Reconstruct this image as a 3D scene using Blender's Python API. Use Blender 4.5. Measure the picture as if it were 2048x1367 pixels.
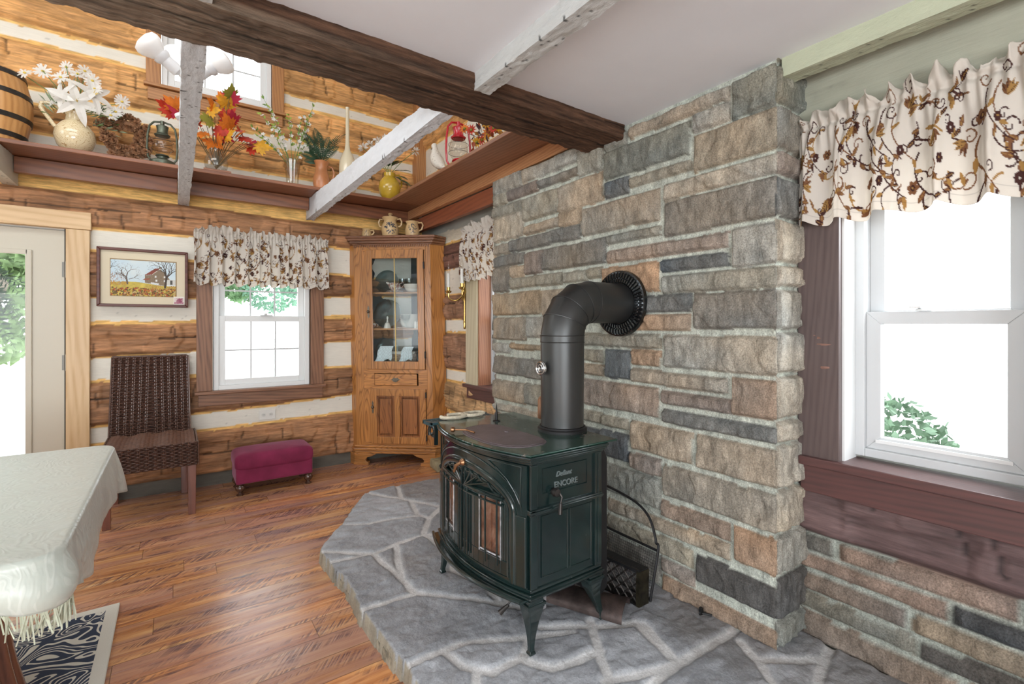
import bpy, math, random
import numpy as np
from mathutils import Vector, Matrix, Euler

# ---------------------------------------------------------------- scene setup
scn = bpy.context.scene
for o in list(bpy.data.objects):
    bpy.data.objects.remove(o)
COL = scn.collection
cam = bpy.data.cameras.new('camera')
camo = bpy.data.objects.new('camera', cam)
COL.objects.link(camo)
camo.location = (0, 0, 1.25)
camo.rotation_euler = (math.pi/2, 0, -math.radians(35.1))
cam.sensor_width = 36.0
cam.lens = 36.0*959/2048
cam.shift_y = -35.5/2048
cam.clip_start = 0.02
cam.clip_end = 200
scn.camera = camo
scn.view_settings.view_transform = 'Standard'
scn.view_settings.look = 'None'
scn.view_settings.exposure = -0.55
scn.view_settings.gamma = 1.0
world = bpy.data.worlds.new('world')
scn.world = world
world.use_nodes = True
bg = world.node_tree.nodes['Background']
bg.inputs['Color'].default_value = (0.93, 0.97, 1.0, 1)
bg.inputs['Strength'].default_value = 6.5

def area(name, loc, rot, sx, sy, power, color=(1, 1, 1)):
    l = bpy.data.lights.new(name, 'AREA')
    l.shape = 'RECTANGLE'; l.size = sx; l.size_y = sy; l.energy = power; l.color = color
    o = bpy.data.objects.new(name, l); COL.objects.link(o)
    o.location = loc; o.rotation_euler = rot
    return o
# added fill lamps behind, beside and above the viewer; the last boosts near-window daylight
area('fill_rear', (-1.1, -2.3, 1.2), (math.radians(112), 0, math.radians(-14)), 2.8, 1.2, 115, (.93, .965, 1.0))
area('fill_left', (-3.05, -.2, 1.3), (math.radians(105), 0, math.radians(-90)), 2.6, 1.1, 38, (.93, .97, 1.0))
area('fill_upstairs', (-.9, 2.3, 3.65), (math.radians(42), 0, math.radians(-10)), 2.2, 1.0, 58, (1.0, .97, .92))
area('daylight_near_window', (2.62, .18, 2.02), (math.radians(62), 0, math.radians(62)), .8, .9, 75, (.90, .95, 1.0))

# ---------------------------------------------------------------- noise (numpy)
def _hash(ix, iy, seed):
    h = (ix.astype(np.int64)*374761393 + iy.astype(np.int64)*668265263 + seed*1442695041) & 0xffffffff
    h = ((h ^ (h >> 13))*1274126177) & 0xffffffff
    h = h ^ (h >> 16)
    return (h & 0xffff)/65535.0
def vnoise(x, y, seed=0):
    x = np.asarray(x, float); y = np.asarray(y, float)
    x, y = np.broadcast_arrays(x, y)
    ix = np.floor(x); iy = np.floor(y); fx = x-ix; fy = y-iy
    fx = fx*fx*(3-2*fx); fy = fy*fy*(3-2*fy)
    a = _hash(ix, iy, seed); b = _hash(ix+1, iy, seed); c = _hash(ix, iy+1, seed); d = _hash(ix+1, iy+1, seed)
    return (a*(1-fx)+b*fx)*(1-fy)+(c*(1-fx)+d*fx)*fy
def fbm(x, y, seed=0, oct=4):
    s = 0; a = .5; t = 0
    for i in range(oct):
        s = s+a*vnoise(np.asarray(x)*2**i, np.asarray(y)*2**i, seed+i*17); t += a; a *= .5
    return s/t*2-1
def sstep(a, b, x):
    t = np.clip((x-a)/(b-a), 0, 1); return t*t*(3-2*t)

# ---------------------------------------------------------------- mesh builder
class MB:
    def __init__(s): s.v = []; s.f = []; s.m = []
    def add(s, vs, fs, mi=0):
        b = len(s.v); s.v += [tuple(p) for p in vs]
        s.f += [tuple(b+i for i in f) for f in fs]; s.m += [mi]*len(fs)
    def box(s, x0, y0, z0, x1, y1, z1, mi=0):
        if x0 > x1: x0, x1 = x1, x0
        if y0 > y1: y0, y1 = y1, y0
        if z0 > z1: z0, z1 = z1, z0
        s.add([(x0,y0,z0),(x1,y0,z0),(x1,y1,z0),(x0,y1,z0),(x0,y0,z1),(x1,y0,z1),(x1,y1,z1),(x0,y1,z1)],
              [(0,3,2,1),(4,5,6,7),(0,1,5,4),(1,2,6,5),(2,3,7,6),(3,0,4,7)], mi)
        return s
    def hexa(s, p, mi=0):      # 8 points, bottom 4 then top 4
        s.add(p, [(0,3,2,1),(4,5,6,7),(0,1,5,4),(1,2,6,5),(2,3,7,6),(3,0,4,7)], mi); return s
    def prism(s, poly, fn, a, b, mi=0):   # poly (u,v) extruded from a to b ; fn(u,v,w)->xyz
        n = len(poly)
        s.add([fn(u, v, a) for u, v in poly]+[fn(u, v, b) for u, v in poly],
              [tuple(range(n-1, -1, -1)), tuple(range(n, 2*n))]+[(i, (i+1) % n, n+(i+1) % n, n+i) for i in range(n)], mi)
        return s
    def lathe(s, prof, c=(0,0,0), n=24, ax=(0,0,1), mi=0, sx=1., sy=1.):
        ax = Vector(ax).normalized()
        e = Vector((1,0,0)) if abs(ax.x) < .9 else Vector((0,1,0))
        e1 = (e-ax*e.dot(ax)).normalized(); e2 = ax.cross(e1)
        c = Vector(c); vs = []; fs = []
        for r, z in prof:
            for k in range(n):
                t = 2*math.pi*k/n
                vs.append(c+e1*(r*sx*math.cos(t))+e2*(r*sy*math.sin(t))+ax*z)
        for i in range(len(prof)-1):
            for k in range(n):
                fs.append((i*n+k, i*n+(k+1) % n, (i+1)*n+(k+1) % n, (i+1)*n+k))
        if prof[0][0] > 1e-5: fs.append(tuple(range(n-1, -1, -1)))
        if prof[-1][0] > 1e-5: fs.append(tuple((len(prof)-1)*n+k for k in range(n)))
        s.add(vs, fs, mi); return s
    def tube(s, pts, r, n=8, mi=0, closed=False, flat=1.0, upv=None):
        pts = [Vector(p) for p in pts]; N = len(pts)
        rr = r if isinstance(r, (list, tuple)) else [r]*N
        prev = None; rings = []
        for i, p in enumerate(pts):
            if closed: t = pts[(i+1) % N]-pts[i-1]
            else: t = pts[min(i+1, N-1)]-pts[max(i-1, 0)]
            if t.length < 1e-9: t = Vector((0,0,1))
            t.normalize()
            if prev is None:
                u = Vector(upv) if upv else (Vector((0,0,1)) if abs(t.z) < .9 else Vector((1,0,0)))
            else: u = prev
            u = u-t*u.dot(t)
            if u.length < 1e-6: u = t.orthogonal()
            u.normalize(); w = t.cross(u); prev = u
            rings.append([p+u*(rr[i]*math.cos(2*math.pi*k/n))+w*(rr[i]*flat*math.sin(2*math.pi*k/n)) for k in range(n)])
        vs = [q for rg in rings for q in rg]; fs = []
        M = N if closed else N-1
        for i in range(M):
            j = (i+1) % N
            for k in range(n): fs.append((i*n+k, i*n+(k+1) % n, j*n+(k+1) % n, j*n+k))
        if not closed: fs += [tuple(range(n-1, -1, -1)), tuple((N-1)*n+k for k in range(n))]
        s.add(vs, fs, mi); return s
    def ball(s, c, r, n=12, mi=0, sc=(1,1,1), ax=(0,0,1)):
        m = max(5, n//2+1)
        prof = [(r*math.sin(math.pi*i/(m-1)), -r*math.cos(math.pi*i/(m-1))) for i in range(m)]
        b = len(s.v); s.lathe([(max(a, 1e-6), z) for a, z in prof], (0,0,0), n, ax, mi)
        for i in range(b, len(s.v)):
            v = s.v[i]; s.v[i] = (c[0]+v[0]*sc[0], c[1]+v[1]*sc[1], c[2]+v[2]*sc[2])
        return s
    def leaf(s, p, d, nrm, L, W, mi=0, curl=.15, segs=4, shape=None):
        d = Vector(d).normalized(); nrm = Vector(nrm); nrm = nrm-d*nrm.dot(d)
        if nrm.length < 1e-6: nrm = d.orthogonal()
        nrm.normalize(); w = d.cross(nrm); p = Vector(p); vs = []; fs = []
        for i in range(segs+1):
            t = i/segs; ww = W*.5*(shape(t) if shape else math.sin(math.pi*(t**.75)*.97+.05))
            c = p+d*(L*t)-nrm*(curl*L*t*t)
            vs += [c-w*ww+nrm*ww*.25, c, c+w*ww+nrm*ww*.25]
        for i in range(segs):
            a = i*3; fs += [(a, a+1, a+4, a+3), (a+1, a+2, a+5, a+4)]
        s.add(vs, fs, mi); return s
    def build(s, name, mats, parent=None, smooth=False, bevel=0, loc=None, sub=0, ang=35, solid=0):
        me = bpy.data.meshes.new(name)
        off = Vector((0,0,0))
        if parent is not None: off = wloc(parent)
        elif loc is not None: off = Vector(loc)
        me.from_pydata([(x-off.x, y-off.y, z-off.z) for x, y, z in s.v], [], s.f)
        if not isinstance(mats, (list, tuple)): mats = [mats]
        for m in mats: me.materials.append(m)
        if len(mats) > 1: me.polygons.foreach_set('material_index', s.m)
        me.update()
        if smooth:
            me.polygons.foreach_set('use_smooth', [True]*len(me.polygons))
            if ang: me.set_sharp_from_angle(angle=math.radians(ang))
        o = bpy.data.objects.new(name, me); COL.objects.link(o)
        if parent is not None: o.parent = parent
        elif loc is not None: o.location = loc
        if solid:
            m = o.modifiers.new('s', 'SOLIDIFY'); m.thickness = solid; m.offset = 0
        if bevel:
            m = o.modifiers.new('b', 'BEVEL'); m.width = bevel; m.segments = 2; m.limit_method = 'ANGLE'; m.angle_limit = math.radians(40)
        if sub:
            m = o.modifiers.new('u', 'SUBSURF'); m.levels = sub; m.render_levels = sub
        return o
def wloc(o):
    v = Vector(o.location)
    while o.parent: o = o.parent; v = v+Vector(o.location)
    return v
def gmesh(name, P, C, mat, parent=None, mask=None, loc=None, smooth=True, wrap=False):
    """grid mesh from numpy P (n,m,3) with colours C (n,m,3)"""
    n, m = P.shape[:2]
    off = np.array(wloc(parent)) if parent is not None else (np.array(loc) if loc is not None else np.zeros(3))
    idx = np.arange(n*m).reshape(n, m)
    q = np.stack([idx[:-1, :-1], idx[1:, :-1], idx[1:, 1:], idx[:-1, 1:]], -1)
    if wrap:
        q2 = np.stack([idx[:-1, -1], idx[1:, -1], idx[1:, 0], idx[:-1, 0]], -1)[:, None]
        q = np.concatenate([q, q2], 1)
    if mask is not None: q = q[mask]
    q = q.reshape(-1, 4)
    used = np.unique(q); rm = np.full(n*m, -1); rm[used] = np.arange(len(used)); q = rm[q]
    V = (P.reshape(-1, 3)-off)[used]; Cc = C.reshape(-1, 3)[used]
    me = bpy.data.meshes.new(name)
    me.vertices.add(len(V)); me.vertices.foreach_set('co', V.astype(np.float32).ravel())
    me.loops.add(q.size); me.loops.foreach_set('vertex_index', q.astype(np.int32).ravel())
    me.polygons.add(len(q)); me.polygons.foreach_set('loop_start', np.arange(0, q.size, 4, dtype=np.int32))
    me.polygons.foreach_set('loop_total', np.full(len(q), 4, dtype=np.int32))
    me.update(calc_edges=True)
    a = me.color_attributes.new('Col', 'FLOAT_COLOR', 'POINT')
    a.data.foreach_set('color', np.concatenate([Cc, np.ones((len(Cc), 1))], 1).astype(np.float32).ravel())
    if smooth: me.polygons.foreach_set('use_smooth', np.ones(len(q), dtype=bool))
    me.materials.append(mat); me.validate()
    o = bpy.data.objects.new(name, me); COL.objects.link(o)
    if parent is not None: o.parent = parent
    elif loc is not None: o.location = loc
    return o

def thing(name, label, cat, loc=(0,0,0), group=None):
    o = bpy.data.objects.new(name, None); COL.objects.link(o); o.location = loc
    o.empty_display_size = .1
    return tag(o, label, cat, group)
def tag(o, label, cat, group=None, kind=None):
    o['label'] = label; o['category'] = cat
    if group: o['group'] = group
    if kind: o['kind'] = kind
    return o
def struct(o): o['kind'] = 'structure'; return o
def dup(root, loc=None, rot=None, scale=None):
    r = root.copy(); COL.objects.link(r)
    if loc is not None: r.location = loc
    if rot is not None: r.rotation_euler = rot
    if scale is not None: r.scale = (scale,)*3
    for ch in list(root.children):
        c = ch.copy(); COL.objects.link(c); c.parent = r
        for g in list(ch.children):
            d = g.copy(); COL.objects.link(d); d.parent = c
    return r

# ---------------------------------------------------------------- materials
class NT:
    def __init__(s, name):
        s.mat = bpy.data.materials.new(name); s.mat.use_nodes = True
        s.nt = s.mat.node_tree; s.nt.nodes.clear()
        s.out = s.n('ShaderNodeOutputMaterial'); s.b = s.n('ShaderNodeBsdfPrincipled')
        s.l(s.b.outputs[0], s.out.inputs[0])
    def n(s, t, **k):
        x = s.nt.nodes.new(t)
        for a, v in k.items(): setattr(x, a, v)
        return x
    def l(s, a, b): s.nt.links.new(a, b)
    def coord(s, scale=(1,1,1), rot=(0,0,0), kind='Object'):
        c = s.n('ShaderNodeTexCoord'); m = s.n('ShaderNodeMapping')
        m.inputs['Scale'].default_value = scale; m.inputs['Rotation'].default_value = rot
        s.l(c.outputs[kind], m.inputs[0]); return m.outputs[0]
    def noise(s, vec, scale=5, detail=4, rough=.55, dist=0):
        x = s.n('ShaderNodeTexNoise'); x.inputs['Scale'].default_value = scale; x.inputs['Detail'].default_value = detail
        x.inputs['Roughness'].default_value = rough; x.inputs['Distortion'].default_value = dist
        s.l(vec, x.inputs['Vector']); return x.outputs['Fac']
    def ramp(s, fac, stops):
        r = s.n('ShaderNodeValToRGB'); e = r.color_ramp.elements
        while len(e) < len(stops): e.new(.5)
        for i, (p, c) in enumerate(stops): e[i].position = p; e[i].color = (c[0], c[1], c[2], 1)
        s.l(fac, r.inputs[0]); return r.outputs[0]
    def mix(s, a, b, fac, mode='MIX'):
        m = s.n('ShaderNodeMix', data_type='RGBA', blend_type=mode)
        for v, i in ((fac, 0), (a, 6), (b, 7)):
            if isinstance(v, (int, float)): m.inputs[i].default_value = v
            elif isinstance(v, tuple): m.inputs[i].default_value = (v[0], v[1], v[2], 1)
            else: s.l(v, m.inputs[i])
        return m.outputs[2]
    def math(s, op, a, b=0., c=None):
        m = s.n('ShaderNodeMath', operation=op)
        for i, v in enumerate((a, b) if c is None else (a, b, c)):
            if isinstance(v, (int, float)): m.inputs[i].default_value = v
            else: s.l(v, m.inputs[i])
        return m.outputs[0]
    def bump(s, h, strength=.3, dist=.01, prev=None):
        b = s.n('ShaderNodeBump'); b.inputs['Strength'].default_value = strength; b.inputs['Distance'].default_value = dist
        s.l(h, b.inputs['Height'])
        if prev is not None: s.l(prev, b.inputs['Normal'])
        s.l(b.outputs[0], s.b.inputs['Normal']); return b.outputs[0]
    def color(s, c):
        if isinstance(c, tuple): s.b.inputs['Base Color'].default_value = (c[0], c[1], c[2], 1)
        else: s.l(c, s.b.inputs['Base Color'])
    def setp(s, **k):
        for a, v in k.items(): s.b.inputs[a.replace('_', ' ')].default_value = v

def M(name, col, rough=.5, metal=0., var=.0, vs=8., bump=0., bs=60., coat=0., spec=.5, sub=0., emit=None, sc=(1,1,1)):
    t = NT(name)
    if var:
        n = t.noise(t.coord(sc), vs, 5)
        r = t.ramp(n, [(.3, tuple(c*(1-var) for c in col)), (.7, tuple(min(1, c*(1+var)) for c in col))])
        t.color(r)
    else: t.color(col)
    t.setp(Roughness=rough, Metallic=metal)
    t.b.inputs['Coat Weight'].default_value = coat
    t.b.inputs['Specular IOR Level'].default_value = spec
    if bump: t.bump(t.noise(t.coord(sc), bs, 4), bump, .004)
    if sub:
        tr = t.n('ShaderNodeBsdfTranslucent'); tr.inputs[0].default_value = (col[0], col[1], col[2], 1)
        mx = t.n('ShaderNodeMixShader'); mx.inputs[0].default_value = sub
        t.l(t.b.outputs[0], mx.inputs[1]); t.l(tr.outputs[0], mx.inputs[2]); t.l(mx.outputs[0], t.out.inputs[0])
    return t.mat
def M_attr(name, rough=.7, grain=None, gs=4., gamt=.35, bump=.4, bs=60., bdist=.004, trans=0., spec=.3, fine=None, coat=0., satmask=False):
    """colour from the mesh's own paint layer, with procedural grain"""
    t = NT(name)
    a = t.n('ShaderNodeAttribute', attribute_name='Col')
    c = a.outputs['Color']
    vec = t.coord(grain or (1,1,1))
    if gamt:
        n = t.noise(vec, gs, 6, .6)
        g = t.ramp(n, [(.28, (1-gamt,)*3), (.72, (1+gamt,)*3)])
        fac = 1.
        if satmask:
            sp = t.n('ShaderNodeSeparateColor', mode='HSV'); t.l(c, sp.inputs[0])
            fac = t.ramp(sp.outputs[1], [(.22, (.12,)*3), (.42, (1,)*3)])
        c = t.mix(c, g, fac, 'MULTIPLY')
    if fine:
        n2 = t.noise(t.coord((1,1,1)), fine[0], 3)
        g2 = t.ramp(n2, [(.3, (1-fine[1],)*3), (.7, (1+fine[1],)*3)])
        c = t.mix(c, g2, 1., 'MULTIPLY')
    t.color(c); t.setp(Roughness=rough)
    t.b.inputs['Specular IOR Level'].default_value = spec
    t.b.inputs['Coat Weight'].default_value = coat
    if bump: t.bump(t.noise(vec, bs, 5, .65), bump, bdist)
    if trans:
        tr = t.n('ShaderNodeBsdfTranslucent'); t.l(c, tr.inputs[0])
        mx = t.n('ShaderNodeMixShader'); mx.inputs[0].default_value = trans
        t.l(t.b.outputs[0], mx.inputs[1]); t.l(tr.outputs[0], mx.inputs[2]); t.l(mx.outputs[0], t.out.inputs[0])
    return t.mat
def M_glass(name, tint=(1,1,1), fac=.08, rough=.02):
    t = NT(name)
    tr = t.n('ShaderNodeBsdfTransparent'); tr.inputs[0].default_value = (*tint, 1)
    gl = t.n('ShaderNodeBsdfGlossy'); gl.inputs['Roughness'].default_value = rough
    lw = t.n('ShaderNodeLayerWeight'); lw.inputs[0].default_value = .5
    f = t.math('MULTIPLY_ADD', t.math('POWER', lw.outputs['Facing'], 3.), .55, fac*.45)
    mx = t.n('ShaderNodeMixShader'); t.l(f, mx.inputs[0])
    t.l(tr.outputs[0], mx.inputs[1]); t.l(gl.outputs[0], mx.inputs[2]); t.l(mx.outputs[0], t.out.inputs[0])
    return t.mat
def M_wood(name, light, dark, axis='Z', rough=.4, scale=1., coat=0., ring=1.0, bump=.1):
    """board with long grain along an axis"""
    t = NT(name)
    s = {'X': (.7, 9, 9), 'Y': (9, .7, 9), 'Z': (9, 9, .7)}[axis]
    s = tuple(a*scale*2.2 for a in s)
    vec = t.coord(s)
    n = t.noise(vec, 1.6, 5, .6, 1.2)
    w = t.n('ShaderNodeTexWave', wave_type='BANDS', bands_direction='DIAGONAL')
    w.inputs['Scale'].default_value = 1.5*ring; w.inputs['Distortion'].default_value = 3.5
    w.inputs['Detail'].default_value = 4; w.inputs['Detail Scale'].default_value = 1.6
    t.l(vec, w.inputs[0])
    f = t.math('ADD', t.math('MULTIPLY', w.outputs['Fac'], .30), t.math('MULTIPLY', n, .75))
    c = t.ramp(f, [(.25, dark), (.5, tuple((a*.6+b*.4) for a, b in zip(light, dark))), (.8, light)])
    t.color(c); t.setp(Roughness=rough); t.b.inputs['Coat Weight'].default_value = coat
    if bump: t.bump(f, bump, .002)
    return t.mat
STONES = [(2.436,2.766,2.129,2.224,'l'),
 (1.924,2.423,2.134,2.211,'l'),
 (2.603,2.751,2.05,2.124,'g'),
 (2.278,2.589,2.056,2.12,'w'),
 (1.924,2.261,2.061,2.105,'d'),
 (1.741,1.915,2.047,2.182,'g'),
 (2.427,2.751,1.962,2.036,'g'),
 (2.094,2.415,1.894,2.029,'g'),
 (1.741,2.079,1.883,2.031,'t'),
 (2.427,2.744,1.807,1.963,'l'),
 (2.079,2.403,1.808,1.858,'t'),
 (1.905,2.069,1.795,1.876,'t'),
 (1.389,1.883,1.726,1.86,'t'),
 (2.576,2.722,1.719,1.781,'t'),
 (1.905,2.562,1.719,1.79,'d'),
 (2.421,2.737,1.63,1.703,'d'),
 (2.233,2.396,1.559,1.69,'w'),
 (1.716,2.222,1.569,1.69,'d'),
 (2.578,2.729,1.469,1.626,'d'),
 (2.421,2.556,1.553,1.618,'t'),
 (2.061,2.551,1.482,1.544,'g'),
 (1.856,2.036,1.483,1.539,'g'),
 (1.743,1.844,1.495,1.541,'g'),
 (1.581,1.716,2.124,2.183,'g'),
 (1.06,1.556,2.139,2.19,'t'),
 (1.239,1.716,1.98,2.112,'g2'),
 (1.567,1.716,1.885,1.964,'b'),
 (1.232,1.556,1.907,1.948,'g'),
 (1.06,1.212,2.056,2.127,'l'),
 (0.868,1.04,2.05,2.196,'g2'),
 (0.868,1.209,1.891,2.038,'t2'),
 (0.868,1.359,1.803,1.869,'l'),
 (0.868,1.356,1.645,1.788,'d'),
 (1.386,1.704,1.653,1.695,'g'),
 (0.87,1.04,1.477,1.619,'l'),
 (1.06,1.702,1.561,1.614,'w2'),
 (1.06,1.374,1.485,1.534,'b'),
 (1.396,1.735,1.406,1.532,'o'),
 (0.87,1.37,1.389,1.462,'g'),
 (1.571,1.632,1.311,1.376,'o'),
 (1.23,1.561,1.309,1.377,'b'),
 (1.234,1.653,1.225,1.293,'o'),
 (0.87,1.211,1.236,1.375,'d'),
 (1.387,1.877,1.143,1.202,'g'),
 (0.867,1.357,1.063,1.199,'l'),
 (1.747,1.877,1.06,1.116,'g'),
 (1.561,1.719,0.986,1.119,'b'),
 (1.387,1.546,1.059,1.126,'o'),
 (1.735,1.877,0.987,1.039,'t'),
 (1.064,1.546,0.979,1.034,'t'),
 (0.87,1.04,0.902,1.038,'o2'),
 (1.396,1.877,0.831,0.957,'w2'),
 (1.053,1.374,0.901,0.95,'w'),
 (1.741,1.877,0.743,0.798,'g'),
 (1.576,1.73,0.74,0.79,'g'),
 (0.87,1.366,0.815,0.868,'d'),
 (1.572,1.867,0.586,0.709,'d2'),
 (1.223,1.548,0.66,0.787,'t'),
 (0.869,1.196,0.656,0.785,'t'),
 (1.383,1.554,0.566,0.635,'w2'),
 (1.383,1.709,0.416,0.549,'g'),
 (0.869,1.358,0.493,0.623,'t'),
 (1.061,1.373,0.396,0.458,'w'),
 (1.057,1.696,0.319,0.375,'t'),
 (0.869,1.033,0.334,0.464,'o2'),
 (1.223,1.696,0.222,0.293,'g'),
 (0.869,1.196,0.183,0.285,'k'),
 (1.389,1.696,0.08,0.198,'d'),
 (1.214,1.373,0.147,0.202,'w2'),
 (0.869,1.368,0.066,0.128,'o2'),
 (2.25,2.732,1.313,1.452,'t2'),
 (1.902,2.232,1.304,1.449,'t'),
 (2.399,2.732,1.152,1.292,'t'),
 (1.902,2.386,1.175,1.292,'l'),
 (2.576,2.732,1.062,1.122,'l'),
 (1.902,2.562,1.094,1.124,'t2'),
 (1.902,2.725,0.922,1.034,'d'),
 (2.406,2.725,0.752,0.874,'t'),
 (1.902,2.393,0.76,0.882,'g'),
 (2.25,2.725,0.677,0.717,'l')]
SIDE_Z = [2.198, 2.052, 1.885, 1.794, 1.638, 1.471, 1.381, 1.226, 1.063, 0.896, 0.809, 0.643, 0.488, 0.329, 0.171, 0.071]
JOINTS = [[(1.098,3.37),(1.173,3.234),(1.241,3.126),(1.298,3.028),(1.398,2.846),(1.446,2.83)],
 [(1.347,3.394),(1.273,3.144),(1.263,3.091)],
 [(1.298,3.028),(1.239,2.785),(1.274,2.711)],
 [(0.79,2.907),(0.94,2.822),(1.084,2.813),(1.234,2.772)],
 [(1.514,2.876),(1.43,2.823),(1.283,2.705),(1.15,2.503)],
 [(0.618,2.627),(0.839,2.438)],
 [(0.62,2.482),(0.839,2.438),(0.976,2.483),(1.146,2.493),(1.25,2.447),(1.384,2.38)],
 [(0.976,2.483),(0.916,2.296),(0.87,2.129)],
 [(0.839,2.438),(0.867,2.141),(0.872,1.978)],
 [(1.146,2.493),(1.165,2.231),(1.096,2.046),(1.158,1.837),(1.121,1.685)],
 [(0.623,1.988),(0.876,1.968),(1.046,1.799),(1.121,1.685),(1.234,1.561)],
 [(0.643,1.573),(0.792,1.571),(0.905,1.556),(1.081,1.462),(1.252,1.373)],
 [(0.792,1.571),(0.818,1.452),(0.886,1.374),(1.012,1.378),(1.097,1.45)],
 [(0.85,1.415),(0.808,1.356),(0.752,1.282)],
 [(1.356,1.387),(1.243,1.22),(1.186,1.126)],
 [(1.178,1.465),(1.342,1.35),(1.5,1.27)],
 [(1.5,1.27),(1.475,1.181),(1.441,1.055)],
 [(1.259,1.235),(1.063,1.277),(1.015,1.355)],
 [(1.513,1.249),(1.463,1.097),(1.441,1.042)],
 [(1.441,1.042),(1.737,1.021),(1.804,1.03)],
 [(1.167,1.126),(1.284,1.075),(1.441,1.042)],
 [(1.441,1.042),(1.279,1.025),(1.188,0.995)],
 [(1.73,0.973),(1.678,0.875),(1.611,0.791),(1.576,0.751)],
 [(1.692,0.883),(1.887,0.746)],
 [(2.029,0.776),(1.876,0.747),(1.722,0.714),(1.653,0.696)],
 [(1.248,1.),(1.387,0.865),(1.605,0.788)],
 [(1.722,0.714),(1.82,0.56)]]
HEARTH = [(1.7,3.341),(1.546,3.35),(1.34,3.376),(1.103,3.367),(0.988,3.208),(0.804,2.903),(0.672,2.722),(0.627,2.644),(0.623,2.523),(0.641,2.29),(0.632,2.006),(0.638,1.855),(0.637,1.686),(0.653,1.568),(0.648,1.469)]
# ---------------------------------------------------------------- the setting
WY = 4.40     # log face of the far wall
WX = 2.00     # log face of the right wall
ZC = 2.215    # ceiling underside
LOGC = (.40, .215, .105); LOGD = (.27, .15, .085); WHITE = (.80, .77, .68); YEL = (.80, .49, .16)

def log_wall(A, Z, logs, seed, white=WHITE):
    """A,Z grids -> relief and colour of hewn logs with chinking"""
    h = np.zeros_like(A) + .004*fbm(A*9, Z*9, seed+5)
    col = np.zeros(A.shape+(3,)); w = np.array(white)
    sp = fbm(A*5, Z*9, seed+3)
    col[:] = w*(1+.05*sp[..., None])
    spots = (vnoise(A*45, Z*45, seed+9) > .955)[..., None]
    col = np.where(spots, col*.72, col)
    rnd = random.Random(seed)
    amin, amax = A.min(), A.max()
    dmin = np.full(A.shape, 9.)
    AA, ZZ, H0, C0, D0 = A, Z, h, col, dmin
    for k, (b0, b1, t0, t1, lc, yt, yb) in enumerate(logs):
        bj = np.where((ZZ[0] > min(b0, b1)-.28) & (ZZ[0] < max(t0, t1)+.28))[0]
        w_ = (slice(None), slice(bj[0], bj[-1]+1))
        A, Z, h, col, dmin = AA[w_], ZZ[w_], H0[w_], C0[w_], D0[w_]
        s = (A-LX0)/(LX1-LX0) if LAX == 'X' else (A-0)/(1)
        s = np.clip(s, -1.5, 1.5)
        zb = b0+(b1-b0)*s + .012*fbm(A*2.3, A*0+k*7.1, seed+k)+.006*fbm(A*13, A*0+k, seed+k+50)
        zt = t0+(t1-t0)*s + .012*fbm(A*2.1, A*0+k*3.3, seed+k+20)+.006*fbm(A*12, A*0+k, seed+k+70)
        t = (Z-zb)/np.maximum(zt-zb, .01)
        ins = (t > 0) & (t < 1)
        edge = np.minimum(Z-zb, zt-Z)
        prof = sstep(0, .028, edge)
        # hewn facets
        cs = A*5.5+.9*fbm(A*1.3, Z*3, seed+k)
        cell = np.floor(cs+.6*(vnoise(Z*7, Z*0+k, seed+8)))
        fac = _hash(cell, np.floor(Z*7+.3*k), seed+k+11)
        tilt = (cs-np.floor(cs))
        hh = .030*prof + .014*(fac-.5)*prof + .010*(tilt-.5)*prof*(fac > .35) + .014*fbm(A*3.5, Z*22, seed+k+30)*prof+.005*fbm(A*9, Z*40, seed+k+31)*prof
        c = np.array(lc)[None, None]*(1+.42*fbm(A*2.2, Z*24, seed+k+40)[..., None]+.34*(fac-.5)[..., None]+.24*fbm(A*7, Z*60, seed+k+41)[..., None]+.30*fbm(A*5, Z*8, seed+k+44)[..., None])
        # juggle marks: short upright axe cuts
        a = amin+rnd.uniform(0, .2)
        while a < amax:
            zc = rnd.uniform(.25, .85); zl = rnd.uniform(.12, .4); tiltc = rnd.uniform(-.25, .25)
            dd = np.abs(A-(a+tiltc*(Z-zb)))
            m = (dd < .0065+.003*fbm(A*30, Z*30, seed)) & (t > zc-zl) & (t < zc+zl*.4) & ins
            c = np.where(m[..., None], c*.42, c); hh = np.where(m, hh-.010, hh)
            a += rnd.choice([.07, .11, .16, .28, .4])*rnd.uniform(.7, 1.3)
        # long check running down the log
        ck = zb+(zt-zb)*(rnd.uniform(.35, .65)+.10*fbm(A*1.1, A*0, seed+k+90))
        m = (np.abs(Z-ck) < .004+.003*vnoise(A*5, A*0, seed+k)) & ins & (vnoise(A*1.7, A*0+k, seed+k+95) > .38)
        c = np.where(m[..., None], c*.30, c); hh = np.where(m, hh-.012, hh)
        # dark underside edge
        h = np.where(ins, hh, h); col = np.where(ins[..., None], c, col)
        ye = .016+.012*vnoise(A*3, A*0+k, seed+k+60)
        up = (Z >= zt) & (Z < zt+ye*yt); dn = (Z <= zb) & (Z > zb-ye*yb)
        ym = (up | dn)
        yc = np.array(YEL)*(1+.25*fbm(A*11, Z*30, seed+2)[..., None])
        col = np.where((ym & ~ins)[..., None], yc, col)
        H0[w_] = h; C0[w_] = col
    return H0, np.clip(C0, 0, 1)

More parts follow.
